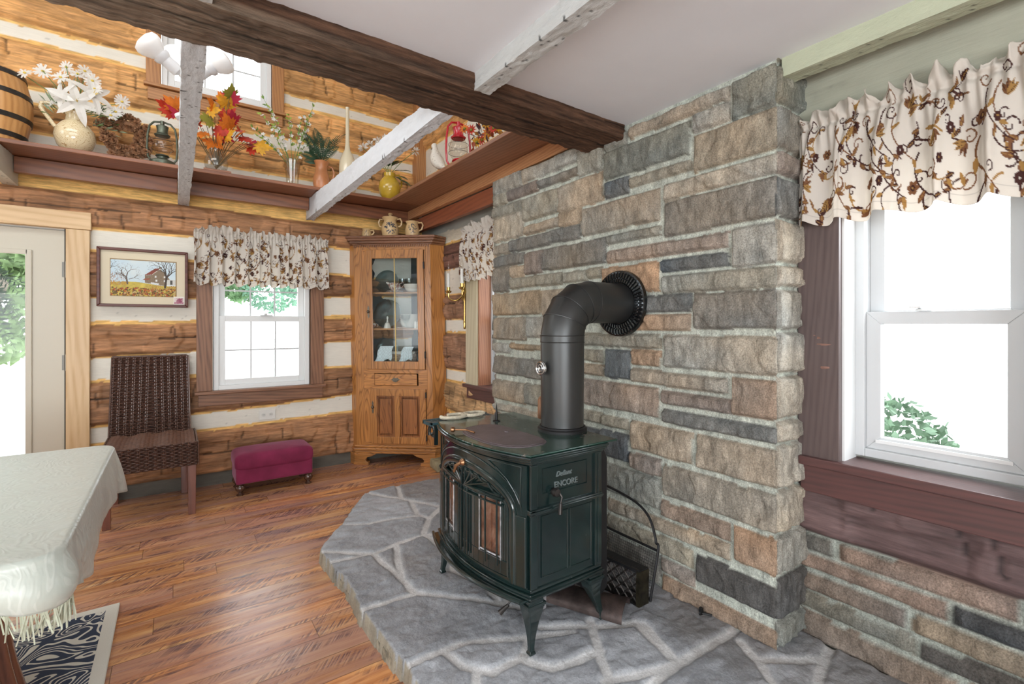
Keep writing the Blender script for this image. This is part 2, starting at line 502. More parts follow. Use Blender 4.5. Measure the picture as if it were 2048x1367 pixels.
STC0 = dict(l=(.40,.37,.31), t=(.345,.285,.215), t2=(.36,.27,.175), o=(.40,.255,.155), o2=(.38,.25,.165), g=(.27,.265,.225), g2=(.20,.21,.18), d=(.185,.175,.155),
           d2=(.10,.105,.11), b=(.10,.12,.135), k=(.055,.055,.06), w=(.225,.175,.145), w2=(.30,.235,.19), p=(.37,.26,.205))
STC = {k: tuple(.80*a+.20*b for a, b in zip(v, (.29,.275,.235))) for k, v in STC0.items()}
MORT = np.array((.47, .50, .44))
def stone_relief(A, Z, stones, seed, mw=.0, ch=.02):
    """rock faced ashlar: A,Z grids -> height, colour"""
    h = .0035*fbm(A*40, Z*40, seed+1)
    C = np.zeros(A.shape+(3,)); C[:] = MORT
    C *= (1+.10*fbm(A*20, Z*20, seed)[..., None])
    wob = .006
    An = A+wob*fbm(A*14, Z*14, seed+7); Zn = Z+wob*fbm(A*9, Z*14, seed+8)
    AA, ZZ, AnA, ZnA, H0, C0 = A, Z, An, Zn, h, C
    for i, (a0, a1, z0, z1, c) in enumerate(stones):
        if z1 < z0: z0, z1 = z1, z0
        bi = np.where((AA[:, 0] > a0-.02) & (AA[:, 0] < a1+.02))[0]; bj = np.where((ZZ[0] > z0-.02) & (ZZ[0] < z1+.02))[0]
        if len(bi) == 0 or len(bj) == 0: continue
        w = (slice(bi[0], bi[-1]+1), slice(bj[0], bj[-1]+1))
        A, Z, An, Zn, h, C = AA[w], ZZ[w], AnA[w], ZnA[w], H0[w], C0[w]
        ed = np.minimum(np.minimum(An-a0, a1-An), np.minimum(Zn-z0, z1-Zn))-mw
        # rounded corners
        ins = ed > 0
        if not ins.any(): continue
        e = sstep(0, .012, ed)
        face = ch*e+.010*fbm(A*5.5+i*3.7, Z*8+i, seed+i, 5)*e+.011*np.abs(fbm(A*11+i, Z*5, seed+i+300, 4))*e+.006*fbm(A*38, Z*16, seed+i+600, 3)*e+.007*(vnoise(A*13+2*vnoise(Z*9, Z*0, i), Z*5, seed+i+700) > .62)*e
        cc = np.array(STC[c])*(1+.07*((i*37) % 11/5.-1))
        warm = fbm(A*3+i*1.3, Z*4-i, seed+900+i, 3)[..., None]
        cc = cc*(1+warm*np.array((.28, .12, -.05)))*(1+.22*fbm(A*26, Z*14, seed+31+i, 4)[..., None])
        H0[w] = np.where(ins, face, h); C0[w] = np.where(ins[..., None], cc, C)
    return H0, np.clip(C0, 0, 1)
def filler(a0, a1, z0, z1, seed, rows=(.09, .16), lens=(.16, .42), keys='tgwdl', gap=.012):
    rnd = random.Random(seed); out = []; z = z0
    while z < z1-.03:
        hh = min(rnd.uniform(*rows), z1-z)
        a = a0-rnd.uniform(0, .2)
        while a < a1:
            L = rnd.uniform(*lens)
            out.append((max(a, a0)+gap/2, min(a+L, a1)-gap/2, z+gap/2, z+hh-gap/2, rnd.choice(keys))); a += L
        z += hh
    return out

m_log = M_attr('hewn_log', rough=.62, grain=(3, 3, 26), gs=3.2, gamt=.42, bump=.35, bs=4, bdist=.006, spec=.35, satmask=True)
m_logr = M_attr('hewn_log_right', rough=.62, grain=(3, 3, 26), gs=3.2, gamt=.42, bump=.35, bs=4, bdist=.006, spec=.35, satmask=True)
m_stone = M_attr('rock_faced_stone', rough=.85, grain=(1,1,.55), gs=26, gamt=.34, bump=.9, bs=48, bdist=.010, spec=.25, fine=(190, .34))
m_flag = M_attr('slate_flagstone', rough=.48, gs=9, gamt=.20, bump=.8, bs=26, bdist=.008, spec=.45, fine=(150, .16))

def holes(A, Z, rects):
    m = np.ones((A.shape[0]-1, A.shape[1]-1), bool)
    ac = (A[:-1, :-1]+A[1:, 1:])/2; zc = (Z[:-1, :-1]+Z[1:, 1:])/2
    for a0, a1, z0, z1 in rects: m &= ~((ac > a0) & (ac < a1) & (zc > z0) & (zc < z1))
    return m
def back_boxes(mb, a0, a1, z0, z1, rects, put):
    """solid wall core around rectangular openings"""
    As = sorted({a0, a1, *[r[0] for r in rects], *[r[1] for r in rects]}); Zs = sorted({z0, z1, *[r[2] for r in rects], *[r[3] for r in rects]})
    As = [a for a in As if a0 <= a <= a1]; Zs = [z for z in Zs if z0 <= z <= z1]
    for i in range(len(As)-1):
        for j in range(len(Zs)-1):
            ac = (As[i]+As[i+1])/2; zc = (Zs[j]+Zs[j+1])/2
            if any(r[0] < ac < r[1] and r[2] < zc < r[3] for r in rects): continue
            put(mb, As[i], As[i+1], Zs[j], Zs[j+1])

# --- far wall
LAX = 'X'; LX0 = -.48; LX1 = 1.23
LOWC = (.37,.185,.088); LOWD = (.275,.140,.070); UPC = (.60,.32,.12)
logs_back = [(.085,.085,.40,.453,LOWC,1,0),(.54,.609,.842,.856,LOWD,1,.6),(1.015,1.093,1.243,1.295,LOWC,1.4,.4),(1.436,1.496,1.749,1.676,LOWD,.8,.6),
             (1.925,1.935,2.150,2.135,LOWC,7,.8),(2.52,2.50,2.69,2.70,UPC,1,1),(2.81,2.82,3.09,3.085,UPC,1,1),(3.215,3.20,3.62,3.62,UPC,1,1)]
op_back = [(-1.50,-.61,-.1,1.885),(.238,.95,.73,1.80),(-.085,.655,2.995,3.75)]
xs = np.arange(-2.6, 2.021, .0115); zs = np.arange(0, 3.75, .0095)
A, Z = np.meshgrid(xs, zs, indexing='ij')
h, C = log_wall(A, Z, logs_back, 11)
base = Z < .098
C[base] = np.array((.125,.115,.095))*(1+.3*fbm(A*9, Z*30, 4)[base][:, None]); h[base] = .012+.01*fbm(A*4, Z*9, 5)[base]
P = np.stack([A, WY-h, Z], -1)
struct(gmesh('wall_back', P, C, m_log, mask=holes(A, Z, [(-1.50,-.60,-.1,1.895),(.225,.963,.72,1.81),(-.10,.668,2.985,3.75)]), loc=(0, WY, 0)))
m_core = M('wall_core', (.62,.60,.55), .9, var=.1)
mb = MB()
back_boxes(mb, -2.6, 2.25, 0, 3.75, op_back, lambda m, a, b, c, d: m.box(a, WY+.012, c, b, WY+.20, d))
struct(mb.build('wall_back_core', m_core, loc=(0, WY+.1, 0)))

# --- right wall
LAX = 'Y'
RC = (.30,.165,.10); RDK = (.165,.085,.065)
def rl(b, t, c, yt=1, yb=.5): return (b, b, t, t, c, yt, yb)
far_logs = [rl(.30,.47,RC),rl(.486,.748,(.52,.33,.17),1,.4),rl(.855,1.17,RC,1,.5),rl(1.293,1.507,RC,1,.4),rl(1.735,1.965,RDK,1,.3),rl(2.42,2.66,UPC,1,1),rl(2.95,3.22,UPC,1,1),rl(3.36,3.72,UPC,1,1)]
op_right = [(.26,.733,.75,1.80),(2.55,3.27,.762,1.80)]
ys = np.arange(-2.6, 4.42, .013); zs = np.arange(0, 3.75, .0105)
A, Z = np.meshgrid(ys, zs, indexing='ij')
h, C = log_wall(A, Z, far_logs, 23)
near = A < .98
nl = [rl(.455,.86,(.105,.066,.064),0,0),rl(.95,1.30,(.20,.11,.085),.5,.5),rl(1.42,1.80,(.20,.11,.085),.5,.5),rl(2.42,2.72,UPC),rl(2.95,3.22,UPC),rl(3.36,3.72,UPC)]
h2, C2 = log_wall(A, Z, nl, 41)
st = [(.77,.98,.387,.447,'d'),(.295,.745,.387,.452,'p'),(-.2,.27,.387,.452,'w2'),(.45,.98,.316,.374,'p'),(-.02,.432,.313,.374,'k'),
      (.55,.98,.236,.302,'w'),(.09,.535,.234,.302,'t'),(.53,.98,.160,.222,'g'),(-.05,.515,.158,.221,'k'),(.42,.98,.05,.146,'w2'),(-.2,.40,.05,.146,'o2')]
st += [s for s in filler(-2.6, -.05, .05, .455, 5, rows=(.07, .08)) ]
h3, C3 = stone_relief(A, Z, st, 61, 0., .018)
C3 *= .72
lo = Z < .455
pl = (Z > 1.87) & (Z < 2.36)
C4 = np.array((.40,.41,.33))*(1+.12*fbm(A*6, Z*9, 71)[..., None]); h4 = .030+.004*fbm(A*12, Z*12, 72)
patch = sstep(.1, .5, fbm(A*4, Z*16, 73)-6*np.abs(Z-2.02+.12*(A-.55)*-1)+.1)[..., None]
C4 = C4*(1-patch*.5*vnoise(A*60, Z*60, 74)[..., None])
h2 = np.where(lo, h3, np.where(pl, h4, h2)); C2 = np.where(lo[..., None], C3, np.where(pl[..., None], C4, C2))
h = np.where(near, h2, h); C = np.where(near[..., None], C2, C)
farp = (~near) & (Z > 1.99) & (Z < 2.40)
C = np.where(farp[..., None], np.array((.66,.60,.48))*(1+.08*fbm(A*5, Z*7, 75)[..., None]), C)
topg = (~near) & (Z > 2.08+.03*fbm(A*3, A*0, 3)) & (Z < 2.40)
C = np.where(topg[..., None], np.array((.38,.38,.34))*(1+.15*fbm(A*5, Z*7, 76)[..., None]), C)
P = np.stack([WX-h, A, Z], -1)[::-1]; Cr = C[::-1]
Ar, Zr = A[::-1], Z[::-1]
nearc = (Ar[:-1, :-1] < .98) & (Zr[:-1, :-1] < .448)
hm = holes(Ar, Zr, [(.245, .745, .74, 1.82), (2.54, 3.28, .752, 1.82), (.90, 2.71, 0, 2.2)])
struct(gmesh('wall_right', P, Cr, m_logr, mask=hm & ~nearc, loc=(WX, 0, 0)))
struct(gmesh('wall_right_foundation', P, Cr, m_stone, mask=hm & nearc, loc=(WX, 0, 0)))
mb = MB()
back_boxes(mb, -2.6, WY+.0, 0, 3.75, op_right, lambda m, a, b, c, d: m.box(WX+.012, a, c, WX+.20, b, d))
struct(mb.build('wall_right_core', m_core, loc=(WX+.1, 0, 0)))

# --- rooms' unseen sides: walls behind and left of the viewer, openings sized to let light in
m_paint = M('painted_wall', (.66,.62,.54), .8, var=.05)
mb = MB()
back_boxes(mb, -3.2, 2.2, 0, 2.3, [(-2.5, .4, .7, 2.05)], lambda m, a, b, c, d: m.box(a, -2.62, c, b, -2.5, d))
struct(mb.build('wall_front', m_paint, loc=(0, -2.56, 0)))
mb = MB()
back_boxes(mb, -2.6, 4.6, 0, 3.75, [(-1.6, 1.2, .8, 2.0), (2.0, 3.8, 2.6, 3.6)], lambda m, a, b, c, d: m.box(-3.3, a, c, -3.18, b, d))
struct(mb.build('wall_left', m_paint, loc=(-3.24, 0, 0)))

# --- floor : scraped planks running along the far wall
def floor_mat():
    t = NT('scraped_plank_floor')
    tc = t.n('ShaderNodeTexCoord'); sp = t.n('ShaderNodeSeparateXYZ'); t.l(tc.outputs['Object'], sp.inputs[0])
    W = .134
    row = t.math('FLOOR', t.math('DIVIDE', sp.outputs[1], W))
    fy = t.math('FRACT', t.math('DIVIDE', sp.outputs[1], W))
    wn = t.n('ShaderNodeTexWhiteNoise', noise_dimensions='1D'); t.l(row, wn.inputs['W'])
    xo = t.math('MULTIPLY_ADD', wn.outputs['Value'], 3.1, sp.outputs[0])
    xd = t.math('DIVIDE', xo, 1.15)
    seg = t.math('FLOOR', xd); fx = t.math('FRACT', xd)
    wn2 = t.n('ShaderNodeTexWhiteNoise', noise_dimensions='2D'); cb = t.n('ShaderNodeCombineXYZ'); t.l(row, cb.inputs[0]); t.l(seg, cb.inputs[1]); t.l(cb.outputs[0], wn2.inputs['Vector'])
    # per-plank shifted coordinates
    cb2 = t.n('ShaderNodeCombineXYZ')
    t.l(t.math('MULTIPLY_ADD', wn2.outputs['Value'], 20., sp.outputs[0]), cb2.inputs[0]); t.l(sp.outputs[1], cb2.inputs[1]); t.l(t.math('MULTIPLY', row, .7), cb2.inputs[2])
    mp = t.n('ShaderNodeMapping'); mp.inputs['Scale'].default_value = (1.3, 14, 1); t.l(cb2.outputs[0], mp.inputs[0])
    g = t.noise(mp.outputs[0], 2.0, 6, .62, .8)
    base = t.ramp(g, [(.26, (.22,.085,.04)), (.42, (.46,.20,.08)), (.56, (.64,.34,.15)), (.74, (.80,.54,.28))])
    tint = t.ramp(wn2.outputs['Value'], [(0, (.78,.72,.74)), (.5, (1.0,.96,.92)), (1, (1.22,1.06,.94))])
    c = t.mix(base, tint, 1., 'MULTIPLY')
    # broad violet-brown patches
    mp5 = t.n('ShaderNodeMapping'); mp5.inputs['Scale'].default_value = (1.1, 6, 1); t.l(cb2.outputs[0], mp5.inputs[0])
    v = t.ramp(t.noise(mp5.outputs[0], 1.0, 4, .6), [(.40, (0,)*3), (.60, (1,)*3)])
    c = t.mix(c, (.40,.235,.215), t.math('MULTIPLY', v, .60))
    # saw scrapes: fine slanting strokes gathered into dark patches
    mp2 = t.n('ShaderNodeMapping'); mp2.inputs['Scale'].default_value = (95, 6, 1); mp2.inputs['Rotation'].default_value = (0, 0, .0)
    sh = t.n('ShaderNodeCombineXYZ'); sp2 = t.n('ShaderNodeSeparateXYZ'); t.l(cb2.outputs[0], sp2.inputs[0])
    t.l(t.math('MULTIPLY_ADD', sp2.outputs[1], -.75, sp2.outputs[0]), sh.inputs[0]); t.l(sp2.outputs[1], sh.inputs[1]); t.l(sp2.outputs[2], sh.inputs[2])
    t.l(sh.outputs[0], mp2.inputs[0])
    s1 = t.noise(mp2.outputs[0], 1.0, 2, .5)
    mp3 = t.n('ShaderNodeMapping'); mp3.inputs['Scale'].default_value = (2.6, 13, 1); t.l(cb2.outputs[0], mp3.inputs[0])
    p1 = t.noise(mp3.outputs[0], 1.0, 3, .6)
    stroke = t.ramp(s1, [(.46, (0,)*3), (.56, (1,)*3)])
    patch = t.ramp(p1, [(.50, (0,)*3), (.62, (1,)*3)])
    mk = t.math('MULTIPLY', stroke, patch)
    c = t.mix(c, (.075,.042,.062), t.math('MULTIPLY', mk, .72))
    mp4 = t.n('ShaderNodeMapping'); mp4.inputs['Scale'].default_value = (3.2, 20, 1); t.l(cb2.outputs[0], mp4.inputs[0])
    bl = t.ramp(t.noise(mp4.outputs[0], 1.0, 4, .6), [(.61, (0,)*3), (.73, (1,)*3)])
    c = t.mix(c, (.065,.035,.052), t.math('MULTIPLY', bl, .8))
    # seams
    e = t.math('MINIMUM', fy, t.math('SUBTRACT', 1, fy)); ex = t.math('MULTIPLY', t.math('MINIMUM', fx, t.math('SUBTRACT', 1, fx)), 9.7)
    sm = t.ramp(t.math('MINIMUM', e, ex), [(.0, (0,)*3), (.018, (1,)*3)])
    c = t.mix((.10,.045,.02), c, sm)
    t.color(c)
    t.l(t.ramp(g, [(.3, (.30,)*3), (.7, (.20,)*3)]), t.b.inputs['Roughness'])
    t.b.inputs['Specular IOR Level'].default_value = .5
    hgt = t.math('ADD', t.math('MULTIPLY', g, .6), t.math('MULTIPLY', mk, -.4))
    t.bump(hgt, .25, .003)
    return t.mat
mb = MB().box(-3.3, -2.6, -.12, 2.05, 4.45, 0)
struct(mb.build('floor', floor_mat(), loc=(0, 0, 0)))

# --- ceiling over the near part of the room
m_ceil = M('ceiling_paint', (.80,.83,.87), .85, var=.03, vs=3)
mb = MB().box(-3.3, -2.6, ZC, WX+.05, 1.70, ZC+.16)
struct(mb.build('ceiling', m_ceil, loc=(0, 0, ZC)))
mb = MB().box(-3.3, -2.6, 3.75, WX+.25, WY+.2, 3.85)
struct(mb.build('ceiling_upstairs', m_ceil, loc=(0, 0, 3.8)))

# ---------------------------------------------------------------- windows and door
m_vinyl = M('white_vinyl', (.80,.82,.82), .35)
m_vinyl_shade = M('shaded_white_vinyl', (.60,.62,.63), .35)  # darker copy of the white vinyl; backlit shade is put into its colour
m_glass = M_glass('window_glass', (1,1,1), .03)
m_casing = M_wood('casing_wood', (.30,.15,.085), (.13,.06,.035), 'Z', .45, ring=.8)
m_casingx = M_wood('casing_wood_x', (.30,.15,.085), (.13,.06,.035), 'X', .45, ring=.8)
m_casup = M_wood('casing_wood_upstairs', (.50,.24,.09), (.30,.13,.045), 'Z', .45)
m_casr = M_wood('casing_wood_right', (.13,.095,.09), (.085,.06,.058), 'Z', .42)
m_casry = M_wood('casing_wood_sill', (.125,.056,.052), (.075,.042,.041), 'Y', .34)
m_red = M_wood('redwood_jamb', (.42,.18,.09), (.25,.09,.045), 'Z', .4)
m_pine = M_wood('pale_pine', (.62,.56,.40), (.50,.43,.28), 'Z', .5, ring=.4)

# window_1: far wall double hung with grilles.  depth axis +Y
def sash_window_back(num, x0, x1, z0, z1, zm, y, lo_bars, up_bars, fw=.035, sw=.045):
    t = struct(MB().build('window_%d' % num, m_vinyl)) if False else None
    mb = MB()
    for a, b, c, d in ((x0, x0+fw, z0, z1), (x1-fw, x1, z0, z1), (x0+fw, x1-fw, z0, z0+fw), (x0+fw, x1-fw, z1-fw, z1)):
        mb.box(a, y-.02, c, b, y+.09, d)
    root = struct(mb.build('window_%d' % num, m_vinyl, loc=((x0+x1)/2, y, z0), bevel=.003))
    def sash(nm, za, zb, yy, nx, nz):
        m = MB(); a, b = x0+fw, x1-fw
        for p in ((a, a+sw, za, zb), (b-sw, b, za, zb), (a+sw, b-sw, za, za+sw), (a+sw, b-sw, zb-sw, zb)):
            m.box(p[0], yy-.015, p[2], p[1], yy+.02, p[3])
        s = m.build(nm, m_vinyl, root, bevel=.003)
        g = MB().box(a+sw-.004, yy, za+sw-.004, b-sw+.004, yy+.005, zb-sw+.004).build('pane', m_glass, s)
        gm = MB()
        for i in range(1, nx):
            xx = a+sw+(b-a-2*sw)*i/nx; gm.box(xx-.006, yy-.004, za+sw, xx+.006, yy-.001, zb-sw)
        for i in range(1, nz):
            zz = za+sw+(zb-za-2*sw)*i/nz; gm.box(a+sw, yy-.0045, zz-.006, b-sw, yy-.0015, zz+.006)
        if gm.v: gm.build('grille', m_vinyl_shade, s)
        return s
    s1 = sash('lower_sash', z0+fw, zm+.012, y+.012, *lo_bars)
    sash('upper_sash', zm-.03, z1-fw, y+.05, *up_bars)
    return root
w1 = sash_window_back(1, .245, .945, .735, 1.80, 1.305, 4.40, (3, 2), (3, 2))
MB().box(.57, 4.375, 1.317, .66, 4.40, 1.326).box(.60, 4.37, 1.326, .62, 4.40, 1.338).build('sash_lock', m_vinyl_shade, w1)
w3 = sash_window_back(3, -.08, .65, 3.0, 3.75, 3.70, 4.40, (3, 3), (3, 1))

def casing_back(n, x0, x1, z0, z1, w, mv, mh, sill=.03):
    struct(MB().box(x0-w, WY-.045, z0, x0, WY+.01, z1).build('trim_%d' % n, mv, loc=(x0, WY, z0), bevel=.003))
    struct(MB().box(x1, WY-.045, z0, x1+w, WY+.01, z1).build('trim_%d' % (n+1), mv, loc=(x1, WY, z0), bevel=.003))
    struct(MB().box(x0-w-.012, WY-.075, z0-.024, x1+w+.012, WY+.03, z0).box(x0-w+.01, WY-.048, z0-.115, x1+w-.01, WY+.0, z0-.026).build('trim_%d' % (n+2), mh, loc=(x0, WY, z0), bevel=.004))
casing_back(1, .238, .955, .735, 1.84, .105, m_casing, m_casingx)
casing_back(4, -.085, .655, 3.0, 3.75, .088, m_casup, M_wood('casing_wood_upstairs_x', (.50,.24,.09), (.30,.13,.045), 'X', .45))

# window_2 near right, window_4 far right : depth axis +X
def sash_window_right(num, y0, y1, z0, z1, zm, x, fw=.03, sw=.045, xo=0):
    mb = MB()
    for a, b, c, d in ((y0, y0+fw, z0, z1), (y1-fw, y1, z0, z1), (y0+fw, y1-fw, z0, z0+fw), (y0+fw, y1-fw, z1-fw, z1)):
        mb.box(x-.02, a, c, x+.09, b, d)
    root = struct(mb.build('window_%d' % num, m_vinyl_shade, loc=(x, (y0+y1)/2, z0), bevel=.003))
    def sash(nm, za, zb, xx):
        a, b = y0+fw, y1-fw; m = MB()
        fr = [((a, za), (b, za), (b-sw, za+sw), (a+sw, za+sw)), ((b, za), (b, zb), (b-sw, zb-sw), (b-sw, za+sw)), ((b, zb), (a, zb), (a+sw, zb-sw), (b-sw, zb-sw)), ((a, zb), (a, za), (a+sw, za+sw), (a+sw, zb-sw))]
        for q in fr:
            m.prism(q, lambda u, v, w: (w, u, v), xx-.016, xx+.02)
        s = m.build(nm, m_vinyl_shade, root, bevel=.002)
        MB().box(xx, a+sw-.004, za+sw-.004, xx+.005, b-sw+.004, zb-sw+.004).build('pane', m_glass, s)
        MB().box(xx-.024, a+sw*.7, za+sw*.55, xx-.016, b-sw*.7, za+sw*.8).build('sash_lip', m_vinyl, s)
    sash('lower_sash', z0+fw, zm+.01, x+.012)
    sash('upper_sash', zm-.03, z1-fw, x+.052)
    return root
w2 = sash_window_right(2, .255, .728, .765, 1.84, 1.285, 2.095)
lk = MB().lathe([(.022,0),(.022,.006),(.01,.01)], (2.085,.53,1.296), 16).box(2.05,.53,1.305,2.085,.56,1.311)
lk.build('sash_lock', m_vinyl, w2, smooth=True)
w4 = sash_window_right(4, 2.56, 3.262, .78, 1.84, 1.30, 2.10)
# casings and sills on the right wall
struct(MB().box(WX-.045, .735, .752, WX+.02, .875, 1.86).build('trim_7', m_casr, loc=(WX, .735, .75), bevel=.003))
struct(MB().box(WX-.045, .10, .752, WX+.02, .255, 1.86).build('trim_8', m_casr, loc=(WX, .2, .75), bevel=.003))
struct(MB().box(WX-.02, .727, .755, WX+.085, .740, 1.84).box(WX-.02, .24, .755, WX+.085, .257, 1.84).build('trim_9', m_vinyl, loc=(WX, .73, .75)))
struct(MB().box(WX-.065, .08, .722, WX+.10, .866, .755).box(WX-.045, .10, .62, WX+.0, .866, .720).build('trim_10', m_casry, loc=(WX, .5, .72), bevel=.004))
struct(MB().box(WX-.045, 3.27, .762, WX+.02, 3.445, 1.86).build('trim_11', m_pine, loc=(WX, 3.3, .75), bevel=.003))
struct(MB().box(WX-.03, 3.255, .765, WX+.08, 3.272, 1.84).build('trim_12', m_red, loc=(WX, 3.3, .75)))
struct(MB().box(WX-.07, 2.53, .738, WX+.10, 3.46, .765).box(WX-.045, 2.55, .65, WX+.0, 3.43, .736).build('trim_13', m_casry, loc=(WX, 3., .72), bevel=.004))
struct(MB().box(WX-.01, 2.5, .55, WX+.0, 3.2, .648).build('trim_14', M('grey_block', (.34,.33,.29), .8, var=.3, vs=12), loc=(WX, 3., .55)))

# door_1: full glass door at the far left, hinged on its right edge
m_door = M('door_paint', (.60,.56,.46), .4)
m_lt = M_wood('light_poplar', (.72,.52,.30), (.58,.37,.18), 'Z', .4, ring=.5)
m_ltx = M_wood('light_poplar_x', (.76,.54,.31), (.62,.40,.20), 'X', .4, ring=.5)
mb = MB()
dx0, dx1, dz1 = -1.50, -.612, 1.882
gx0, gx1, gz0, gz1 = -1.32, -.79, .28, 1.72
for p in ((dx0, gx0, .01, dz1), (gx1, dx1, .01, dz1), (gx0, gx1, .01, gz0), (gx0, gx1, gz1, dz1)):
    mb.box(p[0], 4.405, p[2], p[1], 4.45, p[3])
dr = struct(mb.build('door_1', m_door, loc=((dx0+dx1)/2, 4.43, 0)))
mb = MB()
for p in ((gx0-.02, gx0+.012, gz0-.02, gz1+.02), (gx1-.012, gx1+.02, gz0-.02, gz1+.02), (gx0, gx1, gz0-.02, gz0+.012), (gx0, gx1, gz1-.012, gz1+.02)):
    mb.box(p[0], 4.393, p[2], p[1], 4.41, p[3])
mb.build('glazing_bead', m_door, dr, bevel=.004)
MB().box(gx0, 4.425, gz0, gx1, 4.431, gz1).build('pane', m_glass, dr)
m_nickel = M('brushed_nickel', (.18,.17,.15), .45, .8)
for z in (1.62, .99, .25):
    MB().lathe([(.007, -.055), (.007, .055)], (-.606, 4.392, z), 10).box(-.625, 4.400, z-.05, -.606, 4.405, z+.05).build('hinge', m_nickel, dr, smooth=True)
struct(MB().box(-.612, WY-.005, 0, -.598, WY+.1, 1.90).build('trim_15', M('painted_shadow_gap', (.05,.045,.04), .8), loc=(-.6, WY, 0)))  # dark strip at the door edge; the gap's shade is put into its colour
struct(MB().box(-.600, WY-.05, 0, -.478, WY+.0, 1.892).build('trim_16', m_lt, loc=(-.54, WY, 0), bevel=.004))
struct(MB().box(-1.66, WY-.055, 1.894, -.470, WY+.0, 2.012).build('trim_17', m_ltx, loc=(-1., WY, 1.9), bevel=.004))
struct(MB().box(-1.64, WY-.05, 0, -1.50, WY+.0, 1.892).build('trim_18', m_lt, loc=(-1.57, WY, 0), bevel=.004))
# corner post upstairs
struct(MB().box(1.90, 4.30, 2.335, 2.0, 4.40, 3.75).build('trim_19', m_casup, loc=(1.95, 4.35, 2.335), bevel=.004))
# ---------------------------------------------------------------- beams and joists
m_beam = M_attr('old_oak_beam', rough=.8, grain=(2.5, 30, 30), gs=2.2, gamt=.65, bump=.9, bs=3, bdist=.012, spec=.25)
def timber(name, x0, x1, y0, y1, z0, z1, mat, axis, colf, label, cat, group=None, rough=.005, seed=1, topf=None, n=160, k=9):
    """beam with hand hewn faces: rings of 4*k points swept along an axis"""
    L0, L1 = (x0, x1) if axis == 'X' else (y0, y1)
    W0, W1 = (y0, y1) if axis == 'X' else (x0, x1)
    ring = []
    for i in range(k): ring.append((i/k, 0.))
    for i in range(k): ring.append((1., i/k))
    for i in range(k): ring.append((1-i/k, 1.))
    for i in range(k): ring.append((0., 1-i/k))
    ring = np.array(ring); N = len(ring)
    s = np.linspace(L0, L1, n)
    U = ring[None, :, 0]; V = ring[None, :, 1]; S = s[:, None]
    a = W0+(W1-W0)*U+S*0; zt = (topf(S) if topf else z1)
    b = z0+(zt-z0)*V+S*0
    ang = np.linspace(0, 2*np.pi, N, endpoint=False)[None]
    rr = rough*(.7*fbm(S*9+seed, np.cos(ang)*3+S*0, seed)+.8*fbm(S*30, np.sin(ang)*9+S*0, seed+1)+.5*fbm(S*7, np.cos(ang)*40+np.sin(ang)*31+S*0, seed+2))
    # outward offset
    cu, cv = U-.5, V-.5; nn = np.maximum(np.abs(cu), np.abs(cv))+1e-6
    a = a+rr*np.where(np.abs(cu) >= np.abs(cv), np.sign(cu), 0); b = b+rr*np.where(np.abs(cv) >= np.abs(cu), np.sign(cv), 0)
    S2 = S+0*a
    P = np.stack([S2, a, b], -1) if axis == 'X' else np.stack([a, S2, b], -1)
    C = colf(S2, U+0*a, V+0*a)
    off = (W0+W1)/2
    loc = ((L0+L1)/2, off, z0) if axis == 'X' else (off, (L0+L1)/2, z0)
    if axis != 'X': P = P[:, ::-1]; C = C[:, ::-1]
    # close ends by collapsing
    ce = P[:1].mean(1, keepdims=True)+0*P[:1]; cf = P[-1:].mean(1, keepdims=True)+0*P[-1:]
    P = np.concatenate([ce, P, cf], 0); C = np.concatenate([C[:1], C, C[-1:]], 0)
    o = gmesh(name, P, C, mat, loc=loc, wrap=True)
    o.data.set_sharp_from_angle(angle=math.radians(38))
    return tag(o, label, cat, group)
def beam_col(S, U, V):
    c = np.zeros(S.shape+(3,)); c[:] = (.095, .050, .030)
    c *= (1+.7*fbm(S*1.6, U*14+V*9, 3)[..., None]+.55*fbm(S*5, U*46+V*38, 4)[..., None])
    c = np.where((fbm(S*2.2, U*30+V*24, 14) > .42)[..., None], c*.35, c)
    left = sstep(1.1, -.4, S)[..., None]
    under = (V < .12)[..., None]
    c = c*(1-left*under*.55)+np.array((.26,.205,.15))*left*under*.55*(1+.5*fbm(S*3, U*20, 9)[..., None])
    cr = (np.abs(U-.45-.10*fbm(S*.9, S*0, 5)) < .025) & (V < .1)
    return np.clip(np.where(cr[..., None], c*.25, c), .004, 1)
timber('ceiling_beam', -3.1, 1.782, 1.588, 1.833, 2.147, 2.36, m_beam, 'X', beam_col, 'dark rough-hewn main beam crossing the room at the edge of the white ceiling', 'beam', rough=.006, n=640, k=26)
m_joist = M_attr('grey_painted_joist', rough=.6, grain=(9, 4, 9), gs=3, gamt=.04, bump=.8, bs=5, bdist=.006, spec=.3)
def joist_col(v):
    def f(S, U, V):
        c = np.zeros(S.shape+(3,)); c[:] = v
        holes_ = (_hash(np.floor(S*110), np.floor(U*8), 7) > .978) & (V < .2)
        c = np.where(holes_[..., None], c*.2, c)
        return np.clip(c*(1+.06*fbm(S*9, U*8+V*7, 6)[..., None]), 0, 1)
    return f
top = lambda S: 2.24+.07*np.clip((S-1.83)/2.54, 0, 1)+.006*fbm(S*5, S*0, 8)
JG = 'painted ceiling joists'
JC = (.60,.63,.66)
timber('ceiling_joist', .018, .086, 1.835, 4.385, 2.147, 2.3, m_joist, 'Y', joist_col(JC), 'grey-white painted joist with the spotlights on it, ending above the picture side of the valance', 'joist', JG, .003, 3, top, 700)
timber('ceiling_joist', .921, .980, 1.835, 4.385, 2.147, 2.3, m_joist, 'Y', joist_col((.68,.71,.75)), 'bright grey-white painted joist ending over the right end of the far valance', 'joist', JG, .004, 4, top, 700)
timber('ceiling_joist', -.90, -.832, 1.835, 4.385, 2.147, 2.3, m_joist, 'Y', joist_col((.62,.60,.52)), 'short bit of painted joist showing at the left edge above the door', 'joist', JG, .003, 5, top, 500)
